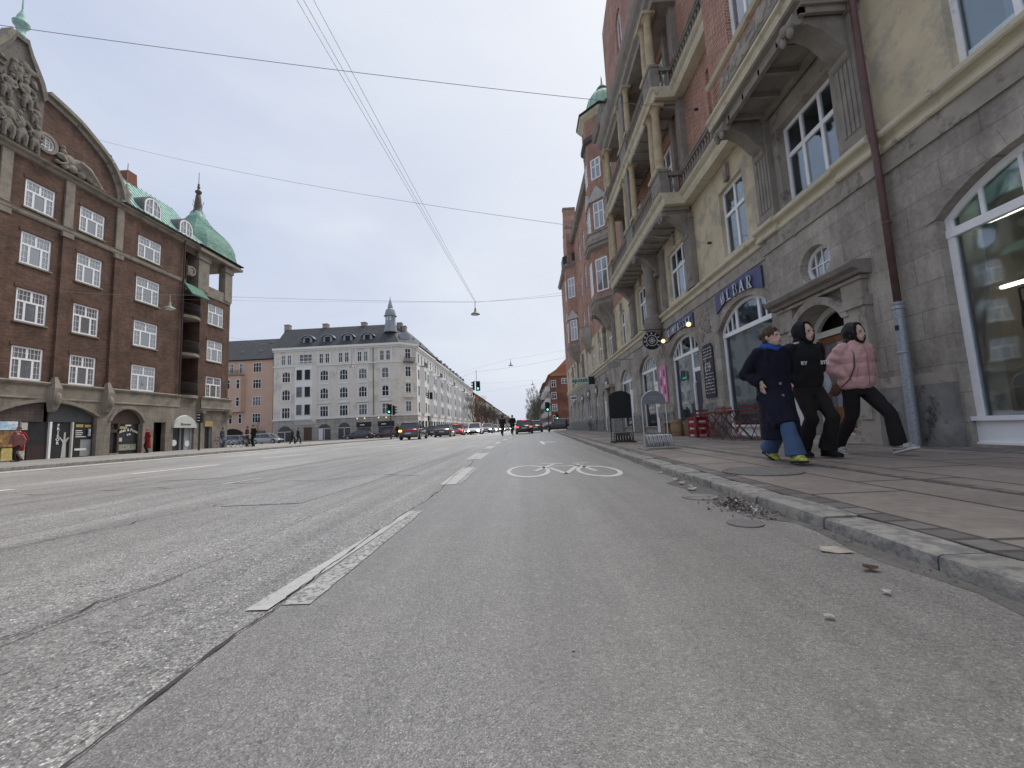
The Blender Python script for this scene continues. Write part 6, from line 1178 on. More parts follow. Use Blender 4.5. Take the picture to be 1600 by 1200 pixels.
B,F=row_house('red brick flats with white bay windows across the side street on the right',5.25,-1,82,112,10.6,M('far_orange_brick',(.22,.10,.07),.9,.15,.5,tex='brick',p=(2.5,.9,.05,.5),wear=(.2,.075,.05)),[(1.2,2.5),(3.4,4.9),(5.9,7.4),(8.3,9.8)],3.0,M('orange_tiles',(.30,.13,.07),.8,.15),rh=3.0,trim=False,oriels=False,balc=fwhite)
FB=FR((0,81.9,0),(1,0,0),(0,-1,0))
m_=MB(FB); m_.box(5.3,20,-25,.05,0,10.55); m_.build('wall',MATS['far_orange_brick'],B)
for z in(1.4,3.6,6.0,8.4):
    for c in(5.9,9.5,12.5): wsimple(FB,B,c-.5,c+.5,z,z+1.4,fwhite,mull=1,n=.14)
wsimple(FB,B,7.5,9.3,9.0,10.1,fwhite,mull=2,n=.14)
m_=MB(); m_.rings([[(5.2,81.6,10.6),(20,81.6,10.6),(20,112,10.6),(5.2,112,10.6)],[(9,84,14.5),(16,84,14.5),(16,110,14.5),(9,110,14.5)]]); m_.build('roof',M('orange_tiles',(.30,.13,.07)),B)
row_house('brown brick house behind the flats on the right',5.6,-1,116,150,12.5,M('far_brown_brick',(.16,.09,.065),.9,.15),[(3.4,4.9),(6,7.5),(8.6,10)],4,M('grey_tile_roof',(.13,.13,.13)),trim=False,oriels=False)
row_house('grey brown house far down the right side',6.5,-1,155,230,12,M('grey_render',(.28,.27,.25)),R4[:2],7,M('grey_tile_roof',(.13,.13,.13)),trim=False,oriels=False)
row_house('farthest house down the right side behind bare trees',8,-1,235,420,12,M('grey_render',(.28,.27,.25)),R4[:2],12,M('grey_tile_roof',(.13,.13,.13)),trim=False,oriels=False)
# ---------------------------------------------------------------- cables, lamps, signals
cab=M('cable_grey',(.30,.29,.29),.5,0)
def wire(pts,r,label,grp,sag=.25):
    P=[Vector(p) for p in pts]; out=[]
    for a,b in zip(P[:-1],P[1:]):
        for i in range(13): t=i/12; q=a.lerp(b,t); q.z-=sag*4*t*(1-t); out.append(q)
    m_=MB(); m_.tube(out,r*.56,5); return tag(m_.build('overhead_wire',cab),label,'wire',grp)
G1='cables slung across and along the street'
wire([(6.0,12.6,10.72),(-12.6,8.6,11.05),(-26.9,5.5,11.4)],.014,'highest cable crossing the sky from the balconied block to upper left',G1,.12)
wire([(6.0,12.6,6.15),(-26.9,23.4,20.3)],.013,'cable rising from the ochre first floor wall to the curved brick gable',G1,.5)
wire([(-26.9,22.6,9.9),(-21.4,23.7,9.75),(-3.15,28.5,9.75),(5.05,28.1,9.9)],.016,'level cable carrying the two bell shaped street lamps',G1,.1)
wire([(-27,27.0,10.9),(-3.2,29.2,9.95),(5.05,28.9,10.4)],.010,'thin upper cable just above the lamp cable',G1,.1)
for x0,x1,l in((-4.55,-3.22,'leftmost of the three long cables running along the street'),(-4.42,-3.18,'middle of the three long cables running along the street'),(-4.22,-3.14,'rightmost of the three long cables running along the street')): wire([(x0-1.1,-4,9.75),(x0+.4,6.9,9.3),(x1,28.6,9.75)],.011,l,G1,.05)
wire([(-20,100,9),(5.6,97,11.3)],.02,'far thin cable over the distant carriageway',G1,.3)
wire([(-20.4,75.5,8.4),(-5.4,46,7.2),(5.8,44,8.2)],.015,'cable carrying the hanging traffic signals over the junction',G1,.2)
def lamp(x,y,z,l,s=1.):
    e=empty('street_lamp',(x,y,z),l,'lamp','bell lamps hung over the street')
    m_=MB(); m_.tube([(x,y,z+.9*s),(x,y,z+.3*s)],.025,6); m_.build('hanger',cab,e)
    m_=MB(); m_.lathe([(.04,.45),(.07,.4),(.08,.2),(.13,.14),(.3,.04),(.33,-.02),(.31,-.03),(.1,.02)],(x,y,z),16); m_.build('shade',M('lamp_shade_grey',(.22,.23,.22),.5,.1),e,'auto')
    m_=MB(); m_.ell((x,y,z-.01),(.22,.22,.06),10,5); m_.build('diffuser',M('lamp_diffuser',(.6,.6,.55),.4,0),e,True)
lamp(-3.22,28.5,8.85,'bell street lamp hanging over the middle of the street, nearest to the junction'); lamp(-21.42,23.7,8.85,'bell street lamp hanging in front of the brown brick block'); lamp(-1.63,54.2,8.95,'bell street lamp hanging over the far junction against open sky'); lamp(1.7,80,8.9,'farthest small bell street lamp above the right lane'); lamp(-21,49.1,9,'bell street lamp hanging before the pale corner block')
for x,y,z in((-1.63,54.2,9.85),(1.7,80,9.8),(-21,49.1,9.9)): pass
wire([(-20.4,77,9.9),(-1.63,54.2,9.85),(6,53,10.5)],.012,'cable carrying the lamp over the far junction',G1,.05); wire([(-20.4,84,9.9),(1.7,80,9.8),(5.3,83,9.9)],.012,'cable carrying the farthest lamp',G1,.05); wire([(-27,36,10.2),(-21,49.1,9.9),(-22,75,10)],.012,'cable carrying the lamp before the pale corner block',G1,.05)
gl=M('signal_green',(.05,.6,.4),.3,0,emit=(.1,1,.6),estr=2.2); off=M('signal_off_lens',(.05,.03,.03),.3,.1)
def sighead(x,y,z,rz,root,on=True):
    T=Matrix.Translation((x,y,z))@Matrix.Rotation(rz,4,'Z')
    m_=MB(T); m_.box(-.15,.15,-.1,.1,-.48,.48); m_.box(-.24,.24,.09,.11,-.55,.55); 
    for k in(-1,0,1):
        a=[(.12*math.cos(t),k*.3+.12*math.sin(t)) for t in [PI*i/8 for i in range(9)]]
        for p,q in zip(a[:-1],a[1:]): m_.quad((p[0],-.1,p[1]),(q[0],-.1,q[1]),(q[0],-.28,q[1]),(p[0],-.28,p[1]))
    h=m_.build('signal_head',blackm,root)
    for k in(-1,0,1): m_=MB(T); m_.ell((0,-.1,k*.3),(.1,.02,.1),12,6); m_.build('lens',gl if (k==-1 and on) else off,h,True)
def signal(x,y,l,heads,h=3.6,r=.055):
    e=empty('traffic_light',(x,y,.05),l,'traffic light','traffic signals at the junction'); m_=MB(); m_.tube([(x,y,0),(x,y,h)],r,8); m_.lathe([(.09,0),(.09,.5),(.06,.55)],(x,y,0),8); m_.build('pole',iron,e)
    for dx,dy,z,rz,on in heads: sighead(x+dx,y+dy,z,rz,e,on)
signal(-14.9,45,'traffic signal with green light on the left kerb before the grey SUV',[(-.1,-.15,3.35,0,True),(.38,0,3.2,R(90),False)],3.5)
signal(2.6,47,'traffic signal with green light on the right kerb',[(-.05,-.15,2.85,0,True)],3.4)
signal(5.5,72,'farther traffic signal with green light across the side street on the right',[(0,-.15,2.3,0,True)],2.8)
signal(-17.5,75,'traffic signal on the far left corner showing its dark side',[(-.3,0,3.1,R(90),False)],3.4)
for x,y,z,l,rz in((-5.35,45.9,5.55,'pair of traffic signals hanging over the middle of the street',0),(-14.9,64.2,6.3,'small pair of traffic signals hanging before the white townhouses',R(180))):
    e=empty('hanging_traffic_light',(x,y,z),l,'traffic light','traffic signals at the junction'); sighead(x+.15,y,z,rz,e,rz==0); sighead(x-.35,y+.1,z+.05,R(-80),e,False); m_=MB(); m_.tube([(x,y,z+.4),(x,y,7.35 if y<50 else 7.9)],.03,5); m_.tube([(x-.4,y,z+.52),(x+.2,y,z+.52)],.025,5); m_.build('hanger',cab,e)
e=empty('sign_post',(-22.6,27.8,.1),'dark post with three pale bars before the white arched awning','post'); m_=MB(); m_.tube([(-22.6,27.8,.1),(-22.6,27.8,2.6)],.06,8); m_.build('pole',iron,e); m_=MB(); m_.box(-22.75,-22.42,27.7,27.9,2.0,2.65); b_=m_.build('box',blackm,e); m_=MB(); [m_.box(-22.68,-22.5,27.68,27.7,z,z+.05) for z in(2.12,2.32,2.52)]; m_.build('pale_bars',swhite,b_)
# ---------------------------------------------------------------- cars
tyre=M('tyre_rubber',(.018,.018,.018),.8,.1); rim=M('alloy_rim',(.35,.36,.37),.35,.1,metal=.6); carglass=M('car_glass',(.03,.035,.04),.06,.1,spec=.8); redl=M('tail_lamp',(.35,.01,.015),.25,0,emit=(1,.08,.06),estr=.05); redb=M('brake_light_lit',(.8,.05,.05),.25,0,emit=(1,.12,.08),estr=1.0); orl=M('indicator_lit',(.9,.4,.05),.3,0,emit=(1,.45,.08),estr=2.5); hl=M('headlamp_lit',(.9,.9,.85),.2,0,emit=(1,.98,.9),estr=14); hoff=M('headlamp_glass',(.45,.46,.48),.15,0); plate=M('number_plate',(.6,.6,.58),.5,0)
def carpaint(n,c): return M(n,c,.28,.04,1,spec=.6,coat=.6)
def car(label,x,y,rz,kind,paint,lights=(),L=4.4,W=1.8,H=1.48,group='cars on the street'):
    """local: +y forward, rear at -L/2"""
    e=empty('car',(0,0,0),label,'car',group); h=L/2
    T=None
    suv=kind=='suv'; hat=kind in('hatch','suv','mpv'); gc=.22 if suv else .16
    belt=.92+(.12 if suv else 0)
    bl=[(-h,.5,.8),(-h+.05,belt-.12,.9),(-h+.25,belt+.02 if not hat else belt,.96),(-h*.55,belt+.02,1),(0,belt,1),(h*.35,belt-.03,1),(h*.55,belt-.06,.985),(h*.82,belt-.2,.93),(h-.08,belt-.3,.82),(h,.5,.72)]
    m_=MB(); rs=[]
    for yy,zt,ws in bl:
        w_=W/2*ws; zb=gc+(.12 if abs(yy)>h*.9 else 0)
        rs.append([(-w_*.9,yy,zb),(-w_*.99,yy,zb+.12),(-w_,yy,(zb+zt)/2),(-w_*.97,yy,zt-.1),(-w_*.86,yy,zt),(0,yy,zt+.03),(w_*.86,yy,zt),(w_*.97,yy,zt-.1),(w_,yy,(zb+zt)/2),(w_*.99,yy,zb+.12),(w_*.9,yy,zb)])
    m_.rings(rs); body=m_.build('body',paint,e,'auto')
    r0=-h+(.18 if hat else .62); r1=-h+(.55 if hat else 1.15); f1=h*.08; f0=h*.46
    if kind=='mpv': f1=h*.2; f0=h*.62
    m_=MB(); A=[(-W*.44,r0,belt-.02),(W*.44,r0,belt-.02),(W*.45,f0,belt-.05),(-W*.45,f0,belt-.05)]; B=[(-W*.36,r1,H-.05),(W*.36,r1,H-.05),(W*.37,f1,H-.04),(-W*.37,f1,H-.04)]
    m_.rings([A,B]); m_.build('windows',carglass,e)
    m_=MB(); m_.rings([[(p[0]*1.02,p[1]+(-.06 if i<2 else .05),p[2]-.05) for i,p in enumerate(B)],[(p[0]*1.03,p[1]+(-.08 if i<2 else .03),p[2]) for i,p in enumerate(B)],[(p[0]*.85,p[1]+(.1 if i<2 else -.12),H) for i,p in enumerate(B)]])
    for i in range(4): m_.tube([Vector(A[i])*1.005,Vector(B[i])*1.005],.045,5)
    for s_ in(-1,1):
        ym=(r1+f1)/2-.05; m_.tube([(s_*W*.452,ym,belt),(s_*W*.375,ym,H-.03)],.035,4)
        if hat: m_.tube([(s_*W*.45,r0+.45,belt),(s_*W*.37,r1+.28,H-.03)],.07,4)
    m_.build('roof',paint,e)
    wr=.34 if suv else .315
    for yy in(-h+.85,h-.85):
        for s_ in(-1,1):
            m_=MB(); c=(s_*(W/2-.1),yy,wr); m_.lathe([(wr*.6,-.11),(wr*.96,-.1),(wr,-.05),(wr,.05),(wr*.96,.1),(wr*.6,.11)],c,16,(1,0,0)); wl=m_.build('wheel',tyre,e,'auto'); m_=MB(); m_.lathe([(wr*.62,.0),(wr*.6,.02),(wr*.2,.0),(.02,.01)],(s_*(W/2+.01),yy,wr),10,(s_,0,0)); m_.build('rim',rim,wl)
            m_=MB(); a=[(yy+(wr+.07)*math.cos(t),wr+(wr+.07)*math.sin(t)) for t in [PI*i/10 for i in range(11)]]; m_.extr(a,s_*(W/2-.05),s_*(W/2+.008),'u'); 
            m_=MB(); 
            for p,q in zip(a[:-1],a[1:]): m_.quad((s_*(W/2+.012),p[0],p[1]),(s_*(W/2+.012),q[0],q[1]),(s_*(W/2-.02),q[0]*1.0,q[1]-.07),(s_*(W/2-.02),p[0],p[1]-.07))
            m_.build('wheel_arch',blackm,e)
        
    for s_ in(-1,1):
        m_=MB(); m_.ell((s_*(W/2+.06),f0-.35,belt+.07),(.09,.06,.07),8,5); m_.build('mirror',paint,e,True)
        t_=redb if 'brake' in lights else redl
        if 'left' in lights and s_<0: t_=orl
        m_=MB(); m_.box(min(s_*W*.3,s_*W*.455),max(s_*W*.3,s_*W*.455),-h-.01,-h+.16,belt-.3,belt-.12); m_.build('tail_lamp',t_,e)
        m_=MB(); m_.ell((s_*W*.34,h-.06,belt-.4),(.17,.1,.075),10,6); m_.build('headlight',hl if 'head' in lights else hoff,e,True)
        m_=MB(); m_.box(s_*W*.5-.012,s_*W*.5+.012,-.1,.1,belt-.14,belt-.11); m_.box(s_*W*.5-.012,s_*W*.5+.012,h*.25,h*.25+.18,belt-.14,belt-.11); m_.build('door_handle',paint,e)
    if 'bar' in lights: m_=MB(); m_.box(-W*.3,W*.3,-h-.012,-h+.05,belt-.26,belt-.16); m_.build('light_bar',redl,e)
    if 'brake' in lights: m_=MB(); m_.box(-.2,.2,r1-.14,r1-.05,H-.09,H-.05); m_.build('high_brake_light',redb,e)
    m_=MB(); m_.box(-.26,.26,-h-.015,-h+.02,.55,.66); m_.build('number_plate',plate,e); m_=MB(); m_.box(-.26,.26,h-.02,h+.012,.42,.52); m_.build('number_plate',plate,e)
    m_=MB(); m_.box(-W*.4,W*.4,-h+.02,-h+.2,gc,gc+.16); m_.build('bumper',blackm,e); m_=MB(); m_.box(-W*.36,W*.36,h-.15,h-.0,gc+.05,gc+.3); m_.build('grille',blackm,e)
    e.location=(x,y,.0); e.rotation_euler=(0,0,rz)
    return e
DG=carpaint('dark_grey_car_paint',(.055,.06,.068)); BK=carpaint('black_car_paint',(.012,.012,.014)); SV=carpaint('silver_car_paint',(.30,.31,.32)); WT=carpaint('white_car_paint',(.65,.65,.64)); RD=carpaint('red_car_paint',(.32,.02,.02)); DK=carpaint('dark_green_car_paint',(.03,.036,.036)); DR=carpaint('maroon_car_paint',(.05,.015,.018)); MG=carpaint('mid_grey_car_paint',(.15,.155,.16))
car('dark grey SUV waiting with orange left indicator and red light bar',-10.75,39.2,R(2),'suv',DG,('left','bar'),4.6,1.88,1.62)
car('dark saloon right behind the grey SUV',-9.2,46.5,R(2),'sedan',DK,(),4.7,1.82,1.44)
car('red car with lit brake lights ahead of the dark saloon',-9.15,55,R(3),'hatch',RD,('brake',),4.2,1.76,1.5)
car('small silver car with lit headlights beside the red car',-8.9,62,PI,'hatch',SV,('head',),4.0,1.7,1.45)
car('white oncoming car with glaring headlights in the middle of the queue',-6.95,56,PI,'hatch',WT,('head',),4.4,1.85,1.6)
car('grey oncoming car behind the white glaring one',-6.2,66,PI,'suv',MG,('head',),4.4,1.8,1.6)
QL=['first pale oncoming car after the grey one, lit headlights','second dark oncoming car after the grey one','third pale oncoming car after the grey one','fourth grey oncoming car after the grey one','last oncoming car of the queue near the cyclists']
for i,(y,p,l) in enumerate(((75,SV,('head',)),(84,BK,('head',)),(94,WT,('head',)),(106,MG,()),(120,SV,('head',)))): car(QL[i],-5.9+.02*(y-75)-.0,y,PI,'hatch',p,l,4.2,1.76,1.48)
car('black hatchback driving away with bright red brake lights',-.2,44.1,0,'hatch',BK,('brake',),4.2,1.8,1.45)
car('dark car just ahead and right of the black hatchback',1.15,51.5,0,'hatch',DG,(),4.2,1.78,1.45)
car('small pale car far ahead in the right lane',3.0,98,0,'hatch',WT,(),4.1,1.75,1.48)
car('black SUV turning at the far right corner seen from the side',5.0,63,R(82),'suv',BK,(),4.7,1.9,1.75)
car('silver hatchback parked across the square in front of the salmon block',-40.0,62.5,R(-90),'mpv',SV,(),4.5,1.78,1.56)
car('silver car parked behind the cyclists by the dark archway',-47.2,66,R(-90),'mpv',SV,(),4.5,1.78,1.56)
car('long black saloon parked before the pale corner block',-27.2,66.5,R(90),'sedan',BK,(),4.9,1.85,1.42)
car('maroon car partly hidden behind the long black saloon',-23.4,69,R(90),'hatch',DR,(),4.2,1.75,1.45)
for i,(x,y,p,l) in enumerate(((-12.9,58,BK,'first black car parked along the left kerb before the white townhouses'),(-12.9,64.5,SV,'silver car parked along the left kerb before the white townhouses'),(-13.2,71.5,MG,'grey car parked along the left kerb farther on'),(-16.5,90,BK,'farthest dark car parked by the white townhouses'))): car(l,x,y,R(2),'hatch',p,(),4.2,1.76,1.46)
for i,(x,y,p,l) in enumerate(((3.4,112,MG,'nearest grey car parked along the far right kerb'),(3.6,122,BK,'black car parked along the far right kerb'),(3.8,134,SV,'farthest silver car parked along the far right kerb'))): car(l,x,y,0,'hatch',p,(),4.2,1.76,1.46)
# ---------------------------------------------------------------- bicycles
def bicycle(x,y,rz,label,col=None,group='bicycles',lean=0):
    e=empty('bicycle',(0,0,0),label,'bicycle',group); fr=col or iron; r=.34
    for yy in(-.52,.52):
        m_=MB(); m_.rings([[(.018*math.cos(b),yy+(r+.018*math.sin(b))*math.cos(a),r+.0+(r+.018*math.sin(b)-.0)*math.sin(a)) for b in [2*PI*j/6 for j in range(6)]] for a in [2*PI*i/24 for i in range(25)]],False); wl=m_.build('wheel',tyre,e,True)
        m_=MB(); 
        for i in range(12): a=2*PI*i/12; m_.tube([(0,yy,r),(0,yy+r*math.cos(a),r+r*math.sin(a))],.0025,3,False)
        m_.build('spokes',rim,wl)
    m_=MB(); 
    for p,q in(((0,-.1,.3),(0,-.22,.82)),((0,-.1,.3),(0,.38,.72)),((0,-.2,.76),(0,.36,.86)),((0,-.52,.34),(0,-.1,.3)),((0,-.52,.34),(0,-.2,.76)),((0,.52,.34),(0,.36,.9))): m_.tube([p,q],.016,6)
    m_.build('frame',fr,e)
    m_=MB(); m_.tube([(-.28,.22,1.02),(-.25,.34,1.04),(0,.36,1.0),(.25,.34,1.04),(.28,.22,1.02)],.014,6); m_.tube([(0,.36,.9),(0,.36,1.0)],.014,6); m_.build('handlebar',rim,e)
    m_=MB(); m_.ell((0,-.25,.88),(.08,.14,.04),8,5); m_.build('saddle',blackm,e,True)
    m_=MB(); m_.tube([(-.12,-.1,.16),(-.06,-.1,.3),(.06,-.1,.3),(.12,-.1,.44)],.012,5); m_.build('pedals',iron,e)
    e.location=(x,y,.005 if x>-15 and x<2 else .1); e.rotation_euler=(0,lean,rz); return e
bicycle(5.75,36.6,R(4),'black bicycle leaning against the wall under the apotek sign',lean=R(-6))
bicycle(-2.02,35.2,0,'bicycle of the left cyclist riding away'); bicycle(-1.15,35.2,0,'bicycle of the right cyclist riding away')
bicycle(-26.3,34.9,R(-80),'bicycle held by the person in the white and navy jacket'); bicycle(-24.9,35.2,R(-70),'bicycle in the middle of the group on the left pavement'); bicycle(-24.0,34.4,R(-120),'bicycle with pale fork beside the standing dark figure')
# ---------------------------------------------------------------- people
skin=M('skin',(.46,.28,.20),.6,.1,12); skin2=M('skin_light',(.58,.39,.31),.6,.1,12); hairb=M('brown_hair',(.06,.035,.022),.7,.4,30); hairk=M('black_hair',(.008,.008,.009),.6,.3,30)
def clo(n,c,b=.25,bs=18): return M(n,c,.9,.18,5,bump=b,bscale=bs)
def limb(m_,pts,rad,n=10):
    pts=[Vector(p) for p in pts]
    m_.tube(pts,rad,n)
    for p,r in zip(pts,rad): m_.ell(p,(r,r,r),n,6)
def hand(m_,w,d,side,s=1,curl=.6):
    """palm and five separate bent fingers; w wrist, d direction of the hand"""
    w=Vector(w); d=Vector(d).normalized(); sx=Vector((side,0,0)); fwd=(Vector((0,1,0))-d*d.y).normalized(); nrm=d.cross(fwd)
    if nrm.dot(sx)>0: nrm=-nrm
    c=w+d*.05*s
    rs=[]
    for t,wd,th in((0,.026,.02),(.03,.036,.017),(.07,.041,.015),(.09,.038,.012)): rs.append([w+d*t*s+(fwd*math.cos(a)*wd+nrm*math.sin(a)*th)*s for a in [2*PI*i/10 for i in range(10)]])
    m_.rings(rs)
    for i,ln in enumerate((.072,.08,.074,.058)):
        b=w+d*.085*s+fwd*(.03-.02*i)*s; k1=b+(d*ln*.5+nrm*ln*.12*curl)*s; k2=k1+(d*ln*.28+nrm*ln*.25*curl)*s; k3=k2+(d*ln*.12+nrm*ln*.28*curl)*s
        m_.tube([b,k1,k2,k3],[.009*s,.0085*s,.0078*s,.006*s],7)
    b=w+d*.025*s+fwd*.03*s; m_.tube([b,b+(d*.03+fwd*.028)*s,b+(d*.058+fwd*.036+nrm*.008)*s],[.0115*s,.0105*s,.008*s],7)
def person(label,x,y,rz,H,P,outfit,z0=.08,vox=.014,group=None,face=True):
    s=H/1.70; near=vox<.02; e=empty('person',(0,0,0),label,'person',group)
    V=lambda a:Vector(a)*s
    hipz=P.get('hip',.90); lean=P.get('lean',.02); tw=P.get('turn',0); tilt=P.get('tilt',0)
    legs={}; 
    for sd,k in((-1,'L'),(1,'R')):
        an=P['ank'+k]; hip=Vector((sd*.09,P.get('hipy',0),hipz)); a=Vector(an); L1,L2=.43,.42
        d=(a-hip); dist=min(d.length,L1+L2-.004); bend=math.sqrt(max(0,L1*L1-(dist/2)**2)); mid=hip+d*.5; kn=mid+Vector((sd*.01,1,0)).normalized()*bend; legs[sd]=(hip,kn,a,P.get('toe'+k,0))
    chest=Vector((0,lean+.01,1.28)); neck=Vector((0,lean+.02,1.43)); head=Vector((0,lean+.04+P.get('headfwd',0),1.575+P.get('headz',0)))
    sh={sd:Vector((sd*.175,lean,1.385)) for sd in(-1,1)}
    arms={}
    for sd,k in((-1,'L'),(1,'R')): arms[sd]=(sh[sd],Vector(P['elb'+k]),Vector(P['wri'+k]))
    # body
    m_=MB(); 
    m_.rings([[ (rx*math.cos(a)*s,(cy+ry*math.sin(a))*s,z*s) for a in [2*PI*i/16 for i in range(16)]] for z,rx,ry,cy in((hipz-.08,.15,.11,0),(hipz+.02,.165,.12,0),(1.08,.135,.105,lean*.5),(1.25,.155,.115,lean),(1.36,.17,.10,lean),(1.42,.10,.08,lean+.01))])
    limb(m_,[neck*s-V((0,0,.05)),head*s-V((0,.02,.06))],[.06*s,.055*s])
    for sd in(-1,1):
        hp,kn,an,to=legs[sd]; limb(m_,[hp*s,kn*s,an*s],[.085*s,.058*s,.04*s]); a,b,c=arms[sd]; limb(m_,[a*s,b*s,c*s],[.05*s,.042*s,.03*s]); limb(m_,[V((0,lean,1.37)),a*s],[.07*s,.055*s])
    hsc=1.08 if near else 1.0
    hm=Matrix.Translation(head*s)@Matrix.Scale(hsc,4)@Matrix.Rotation(tw,4,'Z')@Matrix.Rotation(-tilt,4,'X')
    def hs(p): return hm@(Vector(p)*s)
    hb=MB(hm@Matrix.Scale(s,4)); 
    hb.ell((0,.0,.02),(.074,.093,.10),14,10); hb.ell((0,.028,-.05),(.055,.062,.065),12,8); hb.ell((0,.06,-.085),(.03,.028,.025),8,6)
    if face: hb.tube([(0,.088,.015),(0,.107,-.028),(0,.094,-.036)],[.009,.014,.012],7); hb.ell((0,.088,-.058),(.026,.014,.009),8,5); hb.ell((-.03,.083,.028),(.018,.013,.008),7,5); hb.ell((.03,.083,.028),(.018,.013,.008),7,5); hb.ell((-.077,-.005,-.01),(.01,.02,.032),7,5); hb.ell((.077,-.005,-.01),(.01,.02,.032),7,5)
    o0=len(m_.v); m_.v+=hb.v; m_.f+=[tuple(i+o0 for i in f) for f in hb.f]; m_.mi+=hb.mi
    sk=outfit.get('skin',skin2); bod=m_.build('body',sk,e,True); remesh(bod,.010 if near else .03,2,.4)
    if near:   # fingers joined into the body surface
        m2=MB()
        for sd in(-1,1):
            a,b,c=arms[sd]; hand(m2,c*s,P.get('hd',(0,.15,-1)),sd,s,P.get('curl',.5))
        bm=bmesh.new(); bm.from_mesh(bod.data); tmp=bpy.data.meshes.new('t'); tmp.from_pydata(m2.v,[],m2.f); bm.from_mesh(tmp); bpy.data.meshes.remove(tmp); bmesh.ops.recalc_face_normals(bm,faces=bm.faces[:]); bm.to_mesh(bod.data); bm.free(); bod.data.polygons.foreach_set('use_smooth',[True]*len(bod.data.polygons))
        if face:
            for sx in(-.03,.03):
                q=MB(hm@Matrix.Scale(s,4)); q.ell((sx,.0845,.008),(.013,.006,.0065),8,5); q.build('eye',M('eye_dark',(.05,.03,.02),.2,0),e,True)
            q=MB(hm@Matrix.Scale(s,4)); q.ell((0,.099,-.06),(.022,.007,.006),8,5); q.build('lips',M('lips',(.35,.14,.12),.5,0),e,True)
    # trousers
    wd=outfit.get('legw',.085); m_=MB()
    m_.rings([[(rx*math.cos(a)*s,ry*math.sin(a)*s,z*s) for a in [2*PI*i/14 for i in range(14)]] for z,rx,ry in((hipz-.1,.17,.125),(hipz+.04,.18,.135),(hipz+.14,.165,.125))])
    for sd in(-1,1):
        hp,kn,an,to=legs[sd]; cu=an+Vector((0,0,-.0+.0)); limb(m_,[hp*s,(hp.lerp(kn,.5))*s,kn*s,(kn.lerp(an,.55))*s],[.10*s,.092*s,wd*.9*s,wd*.95*s]); m_.tube([(kn.lerp(an,.4))*s,cu*s+V((0,-.01,.0))],[wd*.95*s,outfit.get('cuff',wd)*s],12)
    t_=m_.build('trousers',outfit['tr'],e,True); remesh(t_,vox,3,.5)
    if near: wrinkle(t_,.013*s,11,9,.6)
    # shoes
    for sd in(-1,1):
        hp,kn,an,to=legs[sd]; Fm=Matrix.Translation(an*s)@Matrix.Rotation(to,4,'X')@Matrix.Rotation(sd*-.1,4,'Z')@Matrix.Scale(s,4)
        m_=MB(Fm); m_.rings([[(wx*math.cos(a),yy+0*a,zc+hz*math.sin(a)) for a in [2*PI*i/12 for i in range(12)]] for yy,wx,zc,hz in((-.085,.02,-.045,.02),(-.075,.036,-.03,.05),(-.03,.042,-.02,.062),(.03,.043,-.035,.05),(.09,.047,-.045,.036),(.14,.045,-.052,.028),(.175,.03,-.056,.02),(.185,.012,-.058,.01))]); so_=m_.build('shoe',outfit['shoe'],e,True)
        m_=MB(Fm); m_.rings([[(-w_,yy,-.085),(w_,yy,-.085),(w_*1.02,yy,-.06),(-w_*1.02,yy,-.06)] for yy,w_ in((-.09,.025),(-.07,.04),(0,.038),(.09,.05),(.15,.045),(.185,.018))]); m_.build('sole',outfit.get('sole',swhite),so_)
        if outfit.get('trim'):
            m_=MB(Fm); 
            for yy in(.03,.055,.08,.105): m_.tube([(-.045,yy,-.03),(-.02,yy+.012,.008-.18*(yy-.03)),(.02,yy+.012,.008-.18*(yy-.03)),(.045,yy,-.03)],.005,5)
            m_.tube([(-.045,-.06,-.03),(-.047,.03,-.05),(-.048,.12,-.035)],.006,5); m_.tube([(.045,-.06,-.03),(.047,.03,-.05),(.048,.12,-.035)],.006,5); m_.build('laces',outfit['trim'],so_)
    outfit['top'](e,s,dict(hip=hipz,lean=lean,sh=sh,arms=arms,neck=neck,head=head,hm=hm,V=V,vox=vox,legs=legs))
    e.location=(x,y,z0); e.rotation_euler=(0,0,rz); return e
def torso(m_,s,rows,n=20):
    m_.rings([[(rx*math.cos(a)*s,(cy+ry*math.sin(a))*s,z*s) for a in [2*PI*i/n for i in range(n)]] for z,rx,ry,cy in rows])
def sleeves(m_,s,D,r0,r1,r2,ext=0,puff=0):
    for sd in(-1,1):
        a,b,c=D['arms'][sd]; 
        if puff:
            for p,q,ra,rb in((a,b,r0,r1),(b,c,r1,r2)):
                k=3
                for i in range(k*2+1):
                    t=i/(k*2); rr=ra+(rb-ra)*t; rr*= (1.08 if i%2 else .97); pt=p.lerp(q,t)*s; m_.ell(pt,(rr*s,)*3,12,8)
                m_.tube([p*s,q*s],[ra*.93*s,rb*.93*s],12)
        else: limb(m_,[a*s,b*s,(b.lerp(c,.6))*s],[r0*s,r1*s,r2*s],12); m_.tube([(b.lerp(c,.5))*s,c*s],[r2*s,r2*s*1.03],12)
def wrinkle(o,amp,sc,seed=0,zs=1):
    for v in o.data.vertices:
        p=v.co; q=Vector((p.x*sc,p.y*sc,p.z*sc*zs+seed)); v.co=p+v.normal*amp*noise.noise(q)
pinkm=M('pink_puffer',(.62,.36,.345),.5,.08,3,bump=.15,bscale=22,spec=.45); bagm=M('brown_strap',(.10,.055,.04),.6,.1)
